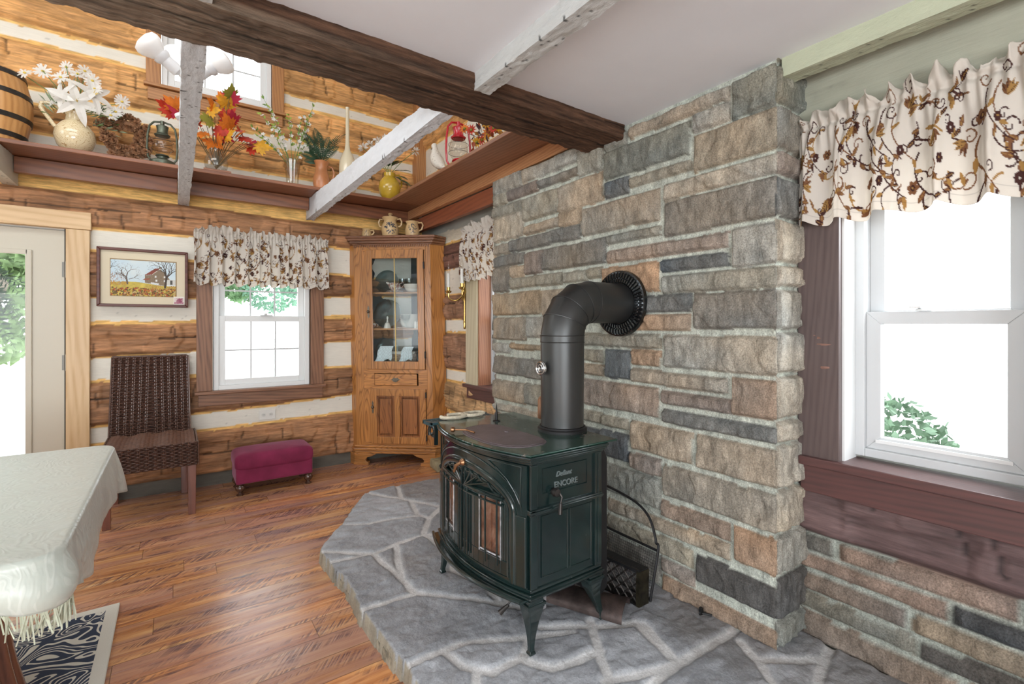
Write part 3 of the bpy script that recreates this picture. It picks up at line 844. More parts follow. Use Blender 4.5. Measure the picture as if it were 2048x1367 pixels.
timber('ceiling_joist', .940, 1.008, -2.5, 1.590, 2.147, 2.222, m_joist, 'Y', joist_col((.55,.57,.56)), 'grey painted joist under the white ceiling, butting against the near side of the dark beam', 'joist', JG, .004, 6, None, 900)
timber('ceiling_joist', .018, .086, -2.5, 1.590, 2.147, 2.222, m_joist, 'Y', joist_col((.55,.57,.56)), 'tip of a painted joist at the top left, near side of the beam', 'joist', JG, .004, 7, None, 300)
timber('ceiling_joist', 1.803, 1.880, -2.5, .862, 2.147, 2.222, m_joist, 'Y', joist_col((.50,.54,.40)), 'pale green painted joist along the right wall above the near valance', 'joist', JG, .002, 8, None, 400)

# ---------------------------------------------------------------- stone chimney
def chimney():
    y0, y1, x0 = .867, 2.751, 1.784
    D = 1.985-x0
    L = (y1-y0); us = np.arange(0, D+L+D+.0001, .0068)
    zs = np.arange(.0, 2.221, .0068)
    U, Z = np.meshgrid(us, zs, indexing='ij')
    # parameter a: on the face a = Y ; sides unwrap outwards
    Af = y1-(U-D)     # Y on the face
    stones = []
    face = [(a, b, c, d, k) for a, b, c, d, k in STONES if abs(d-c) > .02]
    fixed = []
    for a, b, c, d, k in face:
        fixed.append((min(a, b)-.006, max(a, b)+.006, min(c, d)-.006, max(c, d)+.005, k))
    # hidden part behind the stove and any gap in the transcription
    fill = []
    rnd = random.Random(8); z = .075
    rows = [.075, .19, .30, .43, .55, .66, .775]
    for j in range(len(rows)-1):
        a = 1.50+rnd.uniform(0, .2)
        while a < 2.75:
            Ln = rnd.uniform(.16, .4)
            r = (a, min(a+Ln, 2.751)-.012, rows[j]+.006, rows[j+1]-.006)
            if not any(r[0] < f[1] and r[1] > f[0] and r[2] < f[3] and r[3] > f[2] for f in fixed): fill.append((*r, rnd.choice('tgdlw')))
            a += Ln
    fixed += fill
    # corner stones turn the corner: the side repeats the face's outer courses
    sz = SIDE_Z[::-1]; kk = ['g','k','l','l','l','l','l','l','l','l','l','d','w2','t','g2','g2']
    side = []
    for j in range(len(sz)-1):
        side.append((y0-D-.02, y0+.002, sz[j]+.006, sz[j+1]-.006, kk[j]))
    side.append((y0-D-.02, y0+.002, sz[-1]+.006, 2.26, 'g2'))
    fars = [(y1-.002, y1+D+.02, a, b, k) for (_, _, a, b, k) in filler(0, 1, 0, 2.26, 3, rows=(.11, .17), lens=(2, 3))]
    fixed = [(a if a > .9 else y0-.003, b if b < 2.70 else y1+.003, c, d, k) for a, b, c, d, k in fixed]
    fixed += [(-.0+y0, 1.5, .0, .058, 'o2')]
    h, C = stone_relief(Af, Z, fixed+side+fars, 101, 0., .020)
    # soften the relief near the arrises so corners read as rounded rock
    h = h-.012
    P = np.zeros(Af.shape+(3,))
    onf = (U >= D) & (U <= D+L)
    far = U < D; nr = U > D+L
    P[..., 2] = Z
    X = np.where(onf, x0-h, np.where(far, 1.985-U, x0+(U-D-L))); Y = np.where(onf, Af, np.where(far, y1+h, y0-h))
    # blend at the corners
    cr = .010
    e1 = np.clip(1-np.abs(U-(D+L))/.03, 0, 1); e0 = np.clip(1-np.abs(U-D)/.03, 0, 1)
    Y = Y-np.where(onf, e1*h*.9, 0)+np.where(onf, e0*h*.9, 0)
    X = X-np.where(nr, e1*h*.9, 0)-np.where(far, e0*h*.9, 0)
    P[..., 0] = X; P[..., 1] = Y
    o = gmesh('stone_chimney', P[::-1], C[::-1], m_stone, loc=(1.9, 1.8, 0))
    tag(o, 'broad chimney breast of rough grey and tan stones with raised mortar behind the stove', 'chimney')
    core = MB().box(1.812, .893, .0, 1.985, 2.725, 2.21).build('masonry_core', m_stone_plain, o)
m_stone_plain = M('mortar_core', (.40,.40,.36), .9, var=.1)
chimney()

# ---------------------------------------------------------------- hearth
def hearth():
    zt = .07
    poly = [(1.98, 3.33)]+HEARTH+[(.66, 1.2), (.70, .6), (.74, -.2), (.78, -1.2), (1.98, -1.2)]
    st = .0072
    xs = np.arange(.58, 2.0, st); ys = np.arange(-.5, 3.42, st)
    X, Y = np.meshgrid(xs, ys, indexing='ij')
    # signed distance to outline
    pp = np.array(poly); ins = np.zeros(X.shape, bool); dist = np.full(X.shape, 9.)
    def segd(X, Y, p, q):
        d = q-p; L2 = (d**2).sum()+1e-12
        t = np.clip(((X-p[0])*d[0]+(Y-p[1])*d[1])/L2, 0, 1)
        return np.hypot(X-p[0]-t*d[0], Y-p[1]-t*d[1])
    for i in range(len(pp)):
        p, q = pp[i], pp[(i+1) % len(pp)]
        if p[1] != q[1]:
            c = ((p[1] > Y) != (q[1] > Y)) & (X < (q[0]-p[0])*(Y-p[1])/(q[1]-p[1])+p[0]); ins ^= c
        dist = np.minimum(dist, segd(X, Y, p, q))
    sd = np.where(ins, dist, -dist)+.012*fbm(X*14, Y*14, 2)
    jd = np.full(X.shape, 9.)
    Xw = X+.012*fbm(X*7, Y*7, 5); Yw = Y+.012*fbm(X*7, Y*7, 6)
    extra = [[(.66, .9), (1.0, 1.0), (1.19, .99)], [(1.0, 1.0), (1.1, .5), (1.05, .1)], [(1.576, .751), (1.45, .45), (1.1, .5)], [(1.653, .696), (1.8, .35), (1.45, .2), (1.45, .45)], [(1.8, .35), (2.0, .3)], [(1.46, .2), (1.5, -.4)]]
    extra += [[(1.40, 2.38), (1.8, 2.2)], [(1.5, 2.86), (1.8, 3.0)], [(1.35, 1.56), (1.8, 1.65)], [(1.14, 1.68), (1.45, 1.95), (1.40, 2.38)]]
    for pl in JOINTS+extra:
        for a, b in zip(pl[:-1], pl[1:]): jd = np.minimum(jd, segd(Xw, Yw, np.array(a), np.array(b)))
    jw = .014+.005*fbm(X*5, Y*5, 11)
    # label the flags by flood fill for their own tone
    free = (jd > .010) & ins; lab = np.zeros(X.shape, int); n = 0
    F = free.copy(); nx, ny = X.shape
    for i in range(0, nx, 4):
        for j in range(0, ny, 4):
            if F[i, j]:
                n += 1; stack = [(i, j)]; F[i, j] = False
                while stack:
                    a, b = stack.pop(); lab[a, b] = n
                    for c, d in ((a+1, b), (a-1, b), (a, b+1), (a, b-1)):
                        if 0 <= c < nx and 0 <= d < ny and F[c, d]: F[c, d] = False; stack.append((c, d))
    e = sstep(-.004, .014, jd-jw)
    edge = sstep(0.0, .010, sd)
    h = .008*e+.007*fbm(X*4, Y*5, 21, 5)*e+.006*fbm(X*16, Y*26, 22, 4)*e+.003*(vnoise(X*9, Y*14, 24) > .6)*e+.0015*fbm(X*60, Y*60, 23)
    Zz = np.where(sd > 0, zt-.009+h-.006*(1-edge), zt-.02)
    tone = (lab*53 % 17)/17.
    base = np.array((.33, .345, .37))
    br = sstep(.1, .6, fbm(X*2.2+4, Y*2.2, 31)+.35*sstep(1.35, 1.75, X)*sstep(1.6, 1.0, Y))[..., None]
    C = base*(.85+.35*tone[..., None])*(1+.22*fbm(X*7, Y*9, 25)[..., None])
    C = C*(1-br*.28)+np.array((.20,.16,.12))*br*.28
    dk = sstep(.2, -.5, Y-.75)[..., None]*sstep(1.55, 1.75, X)[..., None]
    km = sstep(.006, -.004, jd-jw)[..., None]; C = C*(1-km)+km*np.array((.60,.60,.60))*(1+.12*fbm(X*25, Y*25, 26)[..., None])
    # side skirt: push outside vertices down to the floor
    out = sd <= 0
    P = np.stack([X, Y, Zz], -1)
    m = ~(out[:-1, :-1] & out[1:, :-1] & out[1:, 1:] & out[:-1, 1:])
    edgev = out
    P[..., 2] = np.where(edgev, .0, P[..., 2])
    C = np.where((sd < .006)[..., None], np.array((.30,.27,.21))*(1+.4*fbm(X*30, Y*30, 28)[..., None]), C)
    o = gmesh('stone_hearth', P, C, m_flag, mask=m, loc=(1.2, 1.8, 0))
    tag(o, 'low raised hearth of irregular grey slate flags with pale mortar under the stove', 'hearth')
    # rough mortar and stone band set under the overhanging edge
    pts = [(x+.012, y) for x, y in HEARTH[3:]]+[(.672, 1.2), (.712, .6), (.752, -.2)]
    mb = MB(); rnd = random.Random(4)
    for i in range(len(pts)-1):
        (ax, ay), (bx, by) = pts[i], pts[i+1]; L = math.hypot(bx-ax, by-ay); k = max(1, int(L/.03))
        for j in range(k):
            t = j/k; t2 = (j+1)/k; o1 = rnd.uniform(-.016, .004); z2 = rnd.uniform(.028, .05)
            mb.hexa([(ax+(bx-ax)*t+o1, ay+(by-ay)*t, 0), (ax+(bx-ax)*t2+o1, ay+(by-ay)*t2, 0), (ax+(bx-ax)*t2+.06, ay+(by-ay)*t2, 0), (ax+(bx-ax)*t+.06, ay+(by-ay)*t, 0),
                     (ax+(bx-ax)*t+o1+.004, ay+(by-ay)*t, z2), (ax+(bx-ax)*t2+o1+.004, ay+(by-ay)*t2, z2), (ax+(bx-ax)*t2+.06, ay+(by-ay)*t2, z2), (ax+(bx-ax)*t+.06, ay+(by-ay)*t, z2)])
    mb.build('rough_edge_band', M('rough_mortar_edge', (.27,.24,.18), .9, var=.5, vs=40, bump=.8, bs=60), o, smooth=True)
hearth()
rnd = random.Random(12)
xs = np.linspace(0, 1, 26)
U, V = np.meshgrid(xs, xs, indexing='ij')
mb = MB()
mb.hexa([(1.80,3.66,0),(2.0,3.62,0),(2.0,3.92,0),(1.84,3.92,0),(1.805,3.67,.075),(2.0,3.63,.078),(2.0,3.91,.078),(1.845,3.91,.072)])
o = mb.build('stone_block', M('olive_stone', (.34,.30,.19), .9, var=.35, vs=20, bump=.9, bs=40), loc=(1.9, 3.8, 0), bevel=.012)
tag(o, 'small rough olive-brown stone step beside the right foot of the corner cupboard', 'stone')
# ---------------------------------------------------------------- wood stove
def enamel():
    t = NT('green_black_enamel')
    n = t.noise(t.coord(), 6, 4)
    c = t.ramp(n, [(.3, (.006,.014,.015)), (.7, (.009,.024,.022))])
    w = t.ramp(t.noise(t.coord(), 38, 5, .7), [(.66, (0,)*3), (.76, (1,)*3)])
    w2 = t.ramp(t.noise(t.coord(), 7, 3, .6), [(.52, (0,)*3), (.66, (1,)*3)])
    k = t.math('MULTIPLY', w, w2)
    c = t.mix(c, (.22,.20,.19), t.math('MULTIPLY', k, .5))
    t.color(c); t.setp(Roughness=.20, Metallic=0.)
    t.l(t.ramp(t.math('ADD', t.math('MULTIPLY', k, .5), t.math('MULTIPLY', n, .5)), [(.2, (.16,)*3), (.8, (.42,)*3)]), t.b.inputs['Roughness'])
    t.b.inputs['Coat Weight'].default_value = .6; t.b.inputs['Coat Roughness'].default_value = .12
    t.bump(t.noise(t.coord(), 25, 3), .06, .003)
    return t.mat
def enamel_top():
    t = NT('worn_green_enamel_top')
    n = t.noise(t.coord(), 6, 4)
    c = t.ramp(n, [(.3, (.012,.034,.028)), (.7, (.018,.058,.042))])
    w = t.ramp(t.noise(t.coord(), 30, 6, .75), [(.56, (0,)*3), (.64, (1,)*3)])
    w2 = t.ramp(t.noise(t.coord((1,1,1)), 5.5, 3, .6), [(.50, (0,)*3), (.62, (1,)*3)])
    k = t.math('MULTIPLY', w, w2)
    c = t.mix(c, (.36,.25,.23), t.math('MULTIPLY', k, .85))
    t.color(c)
    t.l(t.ramp(k, [(0, (.18,)*3), (1, (.7,)*3)]), t.b.inputs['Roughness'])
    t.b.inputs['Coat Weight'].default_value = .3
    t.bump(k, .2, .001)
    return t.mat
m_en = enamel(); m_ent = enamel_top()
m_iron = M('black_cast_iron', (.018,.018,.02), .45, .3, var=.3, vs=30, bump=.2, bs=90)
m_ironm = M('dull_iron', (.05,.045,.042), .4, .7, var=.4, vs=30)
m_grid = M('purplish_seasoned_iron', (.145,.115,.125), .42, .25, var=.35, vs=9, bump=.15, bs=70)
m_black = M('matt_black_paint', (.008,.008,.009), .55)
m_worn = M('worn_silver_edge', (.42,.42,.43), .4, .7, var=.35, vs=50)
m_brass_old = M('brown_brass', (.35,.19,.10), .3, .9)
XF = 1.045
def bow(Y, b=.066): return b*(1-((Y-1.71)/.345)**2)
def FP(Y, z, off): return (XF-bow(Y)-off, Y, z)
def outline(off, xr, b=.066, n=18, ext=0., y0=1.365, y1=2.055):
    pts = []
    for i in range(n+1):
        Y = y0-off+(y1-y0+2*off)*i/n
        t = (Y-1.71)/(.345+off); pts.append((XF-off-ext-b*(1-t*t), Y))
    pts += [(xr, y1+off), (xr, y0-off)]
    return pts
ident = lambda u, v, w: (u, v, w)
stove = thing('wood_stove', 'dark green enamelled cast-iron wood stove on four curved legs on the slate hearth', 'stove', (1.2, 1.71, .07))
# firebox
MB().prism(outline(0, 1.385), ident, .285, .748).build('firebox', m_en, stove, bevel=.003)
mb = MB()
mb.prism(outline(.012, 1.392), ident, .262, .285).prism(outline(.020, 1.396), ident, .270, .279)
mb.prism(outline(.006, 1.39), ident, .285, .300)
mb.build('base_moulding', m_en, stove, bevel=.004)
# middle moulding (front corners and sides only)
for Y0, s in ((1.365, -1), (2.055, 1)):
    mb = MB()
    mb.box(1.03, Y0, .565, 1.392, Y0+s*.012, .585).box(1.028, Y0, .571, 1.394, Y0+s*.017, .579)
    yy = 1.365 if s < 0 else 2.055
    mb.prism([(Y0+s*.012, .565), (Y0-s*.045, .565), (Y0-s*.045, .585), (Y0+s*.012, .585)], lambda u, v, w: (XF-bow(u)*.5-w, u, v), -.01, .014)
    mb.build('belt_moulding', m_en, stove, bevel=.003)
# top plate, stepped
mb = MB()
mb.prism(outline(.006, 1.40, .072), ident, .742, .750).prism(outline(.014, 1.405, .076), ident, .750, .758).prism(outline(.020, 1.41, .080), ident, .758, .768)
mb.prism(outline(.026, 1.415, .083), ident, .768, .778)
mb.build('top_moulding', m_en, stove, bevel=.003)
mb = MB().prism(outline(.020, 1.47, .082), ident, .7775, .786)
mb.build('top_plate', m_ent, stove, bevel=.004)
# griddle: rounded plate let into the top
def gridpts(o):
    pts = []
    for i in range(40):
        a = 2*math.pi*i/40
        u = math.cos(a); v = math.sin(a)
        y = 1.665+(.222-o)*(abs(u)**.62)*(1 if u > 0 else -1)
        x = 1.125+(.118-o)*(abs(v)**.75)*(1 if v > 0 else -1)-.02*(1-((y-1.665)/.22)**2)+.05*max(0, (y-1.75))
        pts.append((x, y))
    return pts[::-1]
g = MB().prism(gridpts(0), ident, .785, .7885).prism(gridpts(.012), ident, .788, .7905).build('griddle', m_grid, stove, bevel=.0015)
MB().lathe([(.010,0),(.008,.004),(.0001,.006)], (1.16,1.69,.790), 10).build('rivet', m_grid, g, smooth=True); mb = MB()
pts = [(1.015, 1.79, .800), (1.005, 1.80, .801), (.985, 1.815, .800)]
mb.tube([(1.03, 1.74, .795), (1.02, 1.79, .798), (.975, 1.815, .800)], .004, 8)
mb.lathe([(.006,0),(.011,.006),(.011,.016),(.007,.02)], (.978,1.813,.800), 12, (-.8,.5,0.1))
mb.build('griddle_handle', m_brass_old, g, smooth=True)
# side warming shelf with pierced top and scroll brackets
mb = MB()
x0, x1, y0, y1, z = .985, 1.345, 2.068, 2.158, .784
mb.box(x0, y0, z-.012, x1, y0+.010, z).box(x0, y1-.012, z-.014, x1, y1, z+.002).box(x0, y0, z-.016, x0+.012, y1, z).box(x1-.012, y0, z-.012, x1, y1, z)
for i in range(15):
    xx = x0+.012+(x1-x0-.024)*i/14
    mb.box(xx-.004, y0+.01, z-.006, xx+.004, y1-.01, z-.001)
for j in range(1, 5):
    yy = y0+(y1-y0)*j/5; mb.box(x0, yy-.003, z-.005, x1, yy+.003, z)
sh = mb.build('side_shelf', M('teal_enamel', (.05,.10,.115), .3, .2, var=.3, vs=30, coat=.4), stove, bevel=.0012)
for xx in (1.01, 1.32):
    mb = MB()
    pts = []
    for i in range(22):
        a = i/21; r = .040-.030*a; th = -.6+a*6.2
        pts.append((xx, 2.098+r*math.cos(th), .735+r*math.sin(th)))
    mb.tube(pts, .0075, 8, flat=1.6)
    mb.box(xx-.008, 2.055, .68, xx+.008, 2.068, .775)
    mb.build('scroll_bracket', m_en, sh, smooth=True)
# arched front frame
def arch(Y, hw=.290, spring=.560, rise=.138):
    t = (Y-1.71)/hw
    return spring+rise*math.sqrt(max(0, 1-t*t)) if abs(t) < 1 else None
mb = MB(); n = 66
for i in range(n):
    a = 1.372+(2.048-1.372)*i/n; b = 1.372+(2.048-1.372)*(i+1)/n
    za, zb = arch(a), arch(b)
    if za is None or zb is None:
        mb.hexa([FP(a, .300, .014), FP(b, .300, .014), FP(b, .300, -.004), FP(a, .300, -.004), FP(a, .742, .014), FP(b, .742, .014), FP(b, .742, -.004), FP(a, .742, -.004)])
    else:
        mb.hexa([FP(a, za, .014), FP(b, zb, .014), FP(b, zb, -.004), FP(a, za, -.004), FP(a, .742, .014), FP(b, .742, .014), FP(b, .742, -.004), FP(a, .742, -.004)])
        mb.hexa([FP(a, .300, .014), FP(b, .300, .014), FP(b, .300, -.004), FP(a, .300, -.004), FP(a, .318, .014), FP(b, .318, .014), FP(b, .318, -.004), FP(a, .318, -.004)])
fr = mb.build('front_frame', m_en, stove)
def archpath(hw, rise, zb=.305, n=40, off=.015, spring=.56):
    p = [FP(1.71-hw, zb+(spring-zb)*i/6, off) for i in range(6)]
    p += [FP(1.71-hw*math.cos(math.pi*i/n), spring+rise*math.sin(math.pi*i/n), off) for i in range(n+1)]
    p += [FP(1.71+hw, spring-(spring-zb)*i/6, off) for i in range(1, 7)]
    return p
mb = MB()
mb.tube(archpath(.273, .122, off=.010), .017, 10, flat=.55, upv=(0,1,0))
mb.tube(archpath(.293, .141), .0045, 6).tube(archpath(.253, .104, off=.008), .006, 6).tube(archpath(.318, .160, zb=.575, spring=.575), .0028, 6)
mb.build('arch_moulding', m_en, stove, smooth=True)
for s in (-1, 1):
    mb = MB()
    q = [FP(1.71+s*y, z, .0155) for y, z in ((.312, .60), (.318, .735), (.16, .735), (.20, .715), (.255, .68), (.290, .64), (.312, .60))]
    mb.tube(q, .0025, 6)
    mb.build('spandrel_bead', m_en, stove, smooth=True)
# pilasters on the corners
for Y0, s in ((1.365, -1), (2.055, 1)):
    mb = MB()
    mb.prism([(Y0-s*.006, .305), (Y0-s*.046, .305), (Y0-s*.046, .560), (Y0-s*.006, .560)], lambda u, v, w: (XF-bow(u)-w, u, v), .010, .022)
    mb.box(1.034, Y0, .30, 1.066, Y0+s*.010, .565).box(1.034, Y0, .585, 1.066, Y0+s*.010, .745)
    mb.build('corner_pilaster', m_en, stove, bevel=.003); mb = MB()
    mb.box(1.352, Y0, .30, 1.388, Y0+s*.010, .565).box(1.352, Y0, .585, 1.388, Y0+s*.010, .745)
    mb.box(1.366, Y0+s*.010, .31, 1.374, Y0+s*.013, .74)
    mb.build('corner_pilaster', m_en, stove, bevel=.003)
# doors
def fcurve_bar(ya, yb, z0, z1, o0, o1, mb, n=8):
    for i in range(n):
        a = ya+(yb-ya)*i/n; b = ya+(yb-ya)*(i+1)/n
        mb.hexa([FP(a, z0, o1), FP(b, z0, o1), FP(b, z0, o0), FP(a, z0, o0), FP(a, z1, o1), FP(b, z1, o1), FP(b, z1, o0), FP(a, z1, o0)])
def glassmat():  # firebrick and ember glow behind the panes is put into the glass colour
    t = NT('ember_tinted_door_glass')
    c = t.ramp(t.noise(t.coord((1,1.2,.8)), 9, 4, .6, 1.5), [(.3, (.05,.022,.015)), (.5, (.16,.07,.04)), (.72, (.28,.17,.12))])
    t.color(c); t.setp(Roughness=.08); t.b.inputs['Coat Weight'].default_value = 1.; return t.mat
m_emberglass = glassmat()
for s, nm in ((-1, 'near'), (1, 'far')):
    mb = MB()
    e0, e1 = 1.71+s*.003, 1.71+s*.252
    a, b = min(e0, e1), max(e0, e1)
    gy0, gy1 = sorted((1.71+s*.105, 1.71+s*.222))
    fcurve_bar(a, b, .318, .372, 0, .012, mb); fcurve_bar(a, b, .588, .606, 0, .012, mb)
    fcurve_bar(a, gy0, .372, .588, 0, .012, mb, 3); fcurve_bar(gy1, b, .372, .588, 0, .012, mb, 3)
    dr_ = mb.build('door', m_en, stove, bevel=.002)
    mb = MB(); fcurve_bar(gy0, gy1, .372, .588, .001, .003, mb, 4); mb.build('door_glass', m_emberglass, dr_)
    mb = MB()
    mb.tube([FP(gy0, .372, .013), FP(gy1, .372, .013), FP(gy1, .588, .013), FP(gy0, .588, .013)], .0035, 6, closed=True)
    for k in range(26):
        yy = gy0+(gy1-gy0)*k/25; mb.ball(FP(yy, .380, .010), .004, 6)
    mb.build('gasket', m_worn, dr_, smooth=True)
    # open fan grille standing proud of the door
    mb = MB(); H = FP(1.71+s*.012, .602, .020)
    arcs = []
    for k in range(5):
        th = math.radians((90, 66, 44, 24, 6)[k])
        rr = (.092, .098, .118, .155, .205)[k]
        yy = 1.71+s*(.012+rr*math.cos(th)*1.05); zz = .602+rr*math.sin(th)*.92
        zz = min(zz, (arch(yy, .262, .56, .112) or zz)-.004)
        e = FP(yy, zz, .018); arcs.append((yy, zz))
        mb.tube([H, e], .0042, 6)
    for (y_a, z_a), (y_b, z_b) in zip(arcs[:-1], arcs[1:]):
        pm = ((y_a+y_b)/2-s*.012, (z_a+z_b)/2-.014)
        mb.tube([FP((1-t)**2*y_a+2*t*(1-t)*pm[0]+t*t*y_b, (1-t)**2*z_a+2*t*(1-t)*pm[1]+t*t*z_b, .018) for t in (0, .25, .5, .75, 1)], .0035, 6)
    for zz in (.602, .578):
        mb.tube([FP(1.71+s*(.005+.235*i/8), zz, .020) for i in range(9)], .0045, 6)
    for dy, zb in ((.014, .330), (.034, .330), (.150, .345), (.212, .350)):
        mb.tube([FP(1.71+s*dy, .602, .021), FP(1.71+s*dy, zb, .021)], .0042, 6)
    mb.build('grille', m_en, dr_, smooth=True)
mb = MB()
mb.lathe([(.013,0),(.016,.012),(.010,.022)], FP(1.71, .690, .012), 12, (-1,0,0))
mb.tube([FP(1.71, .690, .030), FP(1.725, .676, .045), FP(1.735, .650, .048)], [.006,.008,.006], 8)
mb.build('door_handle', m_brass_old, stove, smooth=True)
# ash lip
mb = MB()
po = outline(.010, 1.06, .066, ext=.045); pi = [(1.03, y) for x, y in po]
mb.prism(outline(.002, 1.06, .070, ext=.050), ident, .262, .270)
rim = [(x, y, .274) for x, y in outline(.002, 1.06, .070, ext=.050)[:-2]]
mb.tube(rim, .007, 8)
mb.build('ash_lip', m_en, stove, smooth=True)
mb = MB().prism([(1.10, 1.45), (1.10, 1.97), (1.33, 1.97), (1.33, 1.45)], ident, .19, .262).build('ash_pan', m_black, stove)
# side panels
for Y0, s, k in ((1.365, -1, 1), (2.055, 1, 0)):
    mb = MB()
    G = lambda x, z, o: (x, Y0+s*o, z)
    for (a, b, c, d) in ((1.095, 1.315, .632, .722), (1.090, 1.215, .330, .552), (1.228, 1.338, .330, .552)):
        mb.tube([G(a, c, .001), G(b, c, .001), G(b, d, .001), G(a, d, .001)], .0032, 6, closed=True)
    mb.build('side_panel_bead', m_en, stove)
def text_mesh(s, name, size, mat, parent, loc, rot, ext=.002, shear=0.):
    cu = bpy.data.curves.new(name, 'FONT'); cu.body = s; cu.size = size; cu.extrude = ext; cu.align_x = 'CENTER'; cu.shear = shear
    cu.offset = .0003
    to = bpy.data.objects.new(name, cu); COL.objects.link(to)
    dg = bpy.context.evaluated_depsgraph_get(); me = bpy.data.meshes.new_from_object(to.evaluated_get(dg))
    bpy.data.objects.remove(to)
    me.materials.clear(); me.materials.append(mat)
    o = bpy.data.objects.new(name, me); COL.objects.link(o); o.parent = parent
    o.location = Vector(loc)-wloc(parent); o.rotation_euler = rot
    return o
m_let = M('rubbed_lettering', (.20,.24,.24), .35, .4)
text_mesh('ENCORE', 'lettering', .030, m_let, stove, (1.207, 1.3645, .645), (math.pi/2, 0, 0), .003)
text_mesh('Defiant', 'script_lettering', .026, m_let, stove, (1.195, 1.3645, .684), (math.pi/2, 0, 0), .003, .35)
mb = MB().lathe([(.012,0),(.013,.012),(.017,.016),(.014,.028),(.0001,.032)], (1.142,1.362,.634), 14, (0,-1,0))
mb.tube([(1.152, 1.338, .634), (1.158, 1.330, .618), (1.150, 1.328, .598)], .004, 8).tube([(1.150, 1.328, .598), (1.145, 1.326, .560)], [.006, .0085], 10)
mb.build('damper_handle', m_ironm, stove, smooth=True)
# heat shield behind
MB().prism([(1.39, .76), (1.43, .76), (1.458, .70), (1.458, .17), (1.43, .15), (1.39, .15)], lambda u, v, w: (u, w, v), 1.392, 2.03).build('heat_shield', m_black, stove, bevel=.003)
# legs
for cx, cy, fx, fy in ((1.060, 1.385, 1.043, 1.366), (1.060, 2.035, 1.043, 2.057), (1.365, 1.392, 1.400, 1.374), (1.365, 2.03, 1.400, 2.05)):
    mb = MB()
    mb.hexa([(cx-.040, cy-.036, .232), (cx+.034, cy-.036, .232), (cx+.034, cy+.036, .232), (cx-.040, cy+.036, .232), (cx-.036, cy-.032, .265), (cx+.03, cy-.032, .265), (cx+.03, cy+.032, .265), (cx-.036, cy+.032, .265)])
    mb.box(cx-.044, cy-.040, .240, cx+.038, cy+.040, .252)
    prof = [(.236, .046, 0), (.225, .045, .02), (.205, .039, .08), (.180, .030, .25), (.150, .022, .5), (.120, .016, .75), (.095, .0135, .95), (.083, .014, 1.), (.078, .018, 1.02), (.071, .019, 1.02)]
    mb.tube([(cx+(fx-cx)*k, cy+(fy-cy)*k, z) for z, r, k in prof], [r for z, r, k in prof], 4, upv=(1,1,0))
    mb.build('leg', m_en, stove, bevel=.0025)
mb = MB().tube([(1.075, 1.50, .262), (1.055, 1.50, .20), (1.035, 1.505, .178)], .0035, 6).tube([(1.040, 1.503, .182), (1.012, 1.520, .152)], [.006, .011], 10)
mb.build('air_lever', m_ironm, stove, smooth=True)
MB().prism([(1.098, .205), (1.120, .205), (1.120, .262), (1.098, .262)], lambda u, v, w: (u, w, v), 1.372, 1.380).build('bolt_lug', m_worn, stove, bevel=.003)
# flue collar
MB().lathe([(.108,0),(.108,.012),(.100,.016),(.100,.022)], (1.395,1.60,.785), 40).build('flue_collar', m_black, stove, smooth=True)

# stovepipe: its own thing, resting on the collar and running into the chimney
m_pipe = M('blued_steel_pipe', (.075,.078,.078), .38, .75, var=.22, vs=3, sc=(1,1,.35))
px, py, R = 1.395, 1.60, .0955
pipe = thing('stovepipe', 'black steel stovepipe rising from the stove and elbowing into the chimney', 'stovepipe', (px, py, .80))
MB().lathe([(R-.002, .8085), (R, 1.170)], (px, py, 0), 48).lathe([(R-.002, 1.168), (R+.001, 1.172), (R+.001, 1.20)], (px, py, 0), 48).build('straight_section', m_pipe, pipe, smooth=True)
Re = .150; zc0 = 1.20
mb = MB(); pts = [(px, py, 1.185)]
for i in range(5):
    a = math.pi/2*i/4
    pts.append((px+Re*(1-math.cos(a)), py, zc0+Re*math.sin(a)))
pts.append((1.765, py, zc0+Re))
mb.tube(pts, R, 48, upv=(0,1,0))
mb.build('elbow', m_pipe, pipe, smooth=True, ang=20)
mb = MB()
for i in range(5):
    a = math.pi/2*i/4
    c = Vector((px+Re*(1-math.cos(a)), py, zc0+Re*math.sin(a))); d = Vector((math.sin(a), 0, math.cos(a)))
    w = Vector((0, 1, 0)); u = d.cross(w)
    k = R/1.0*1.012
    mb.tube([c+w*k*math.cos(t)+u*k*math.sin(t) for t in [2*math.pi*j/48 for j in range(48)]], .0022, 5, closed=True)
mb.tube([(px+R*1.01*math.cos(2*math.pi*j/48), py+R*1.01*math.sin(2*math.pi*j/48), 1.172) for j in range(48)], .0022, 5, closed=True)
mb.build('seam_ring', m_pipe, pipe, smooth=True)
# ribbed wall trim collar
mb = MB(); n = 288; vs = []; fs = []
rings = [(.097, 1.752, 0), (.104, 1.750, .006), (.120, 1.753, .007), (.123, 1.750, 0), (.126, 1.753, .008), (.146, 1.755, .008), (.150, 1.750, 0), (.158, 1.752, 0), (.160, 1.770, 0)]
for r, x, rib in rings:
    for k in range(n):
        t = 2*math.pi*k/n
        vs.append((x-(rib if k % 6 < 3 else 0), py+r*math.cos(t), 1.35+r*math.sin(t)))
for i in range(len(rings)-1):
    for k in range(n): fs.append((i*n+k, (i+1)*n+k, (i+1)*n+(k+1) % n, i*n+(k+1) % n))
mb.add(vs, fs)
mb.build('trim_collar', M('black_chrome_trim', (.06,.065,.068), .2, .9), pipe, smooth=True, ang=25)
m_chrome = M('nickel_coil', (.75,.76,.76), .2, 1.)
mb = MB().lathe([(.006,0),(.006,.012),(.017,.016),(.017,.020)], (px-R, py, 1.062), 20, (-1,0,0))
kn = mb.build('damper_knob', m_black, pipe, smooth=True)
mb = MB()
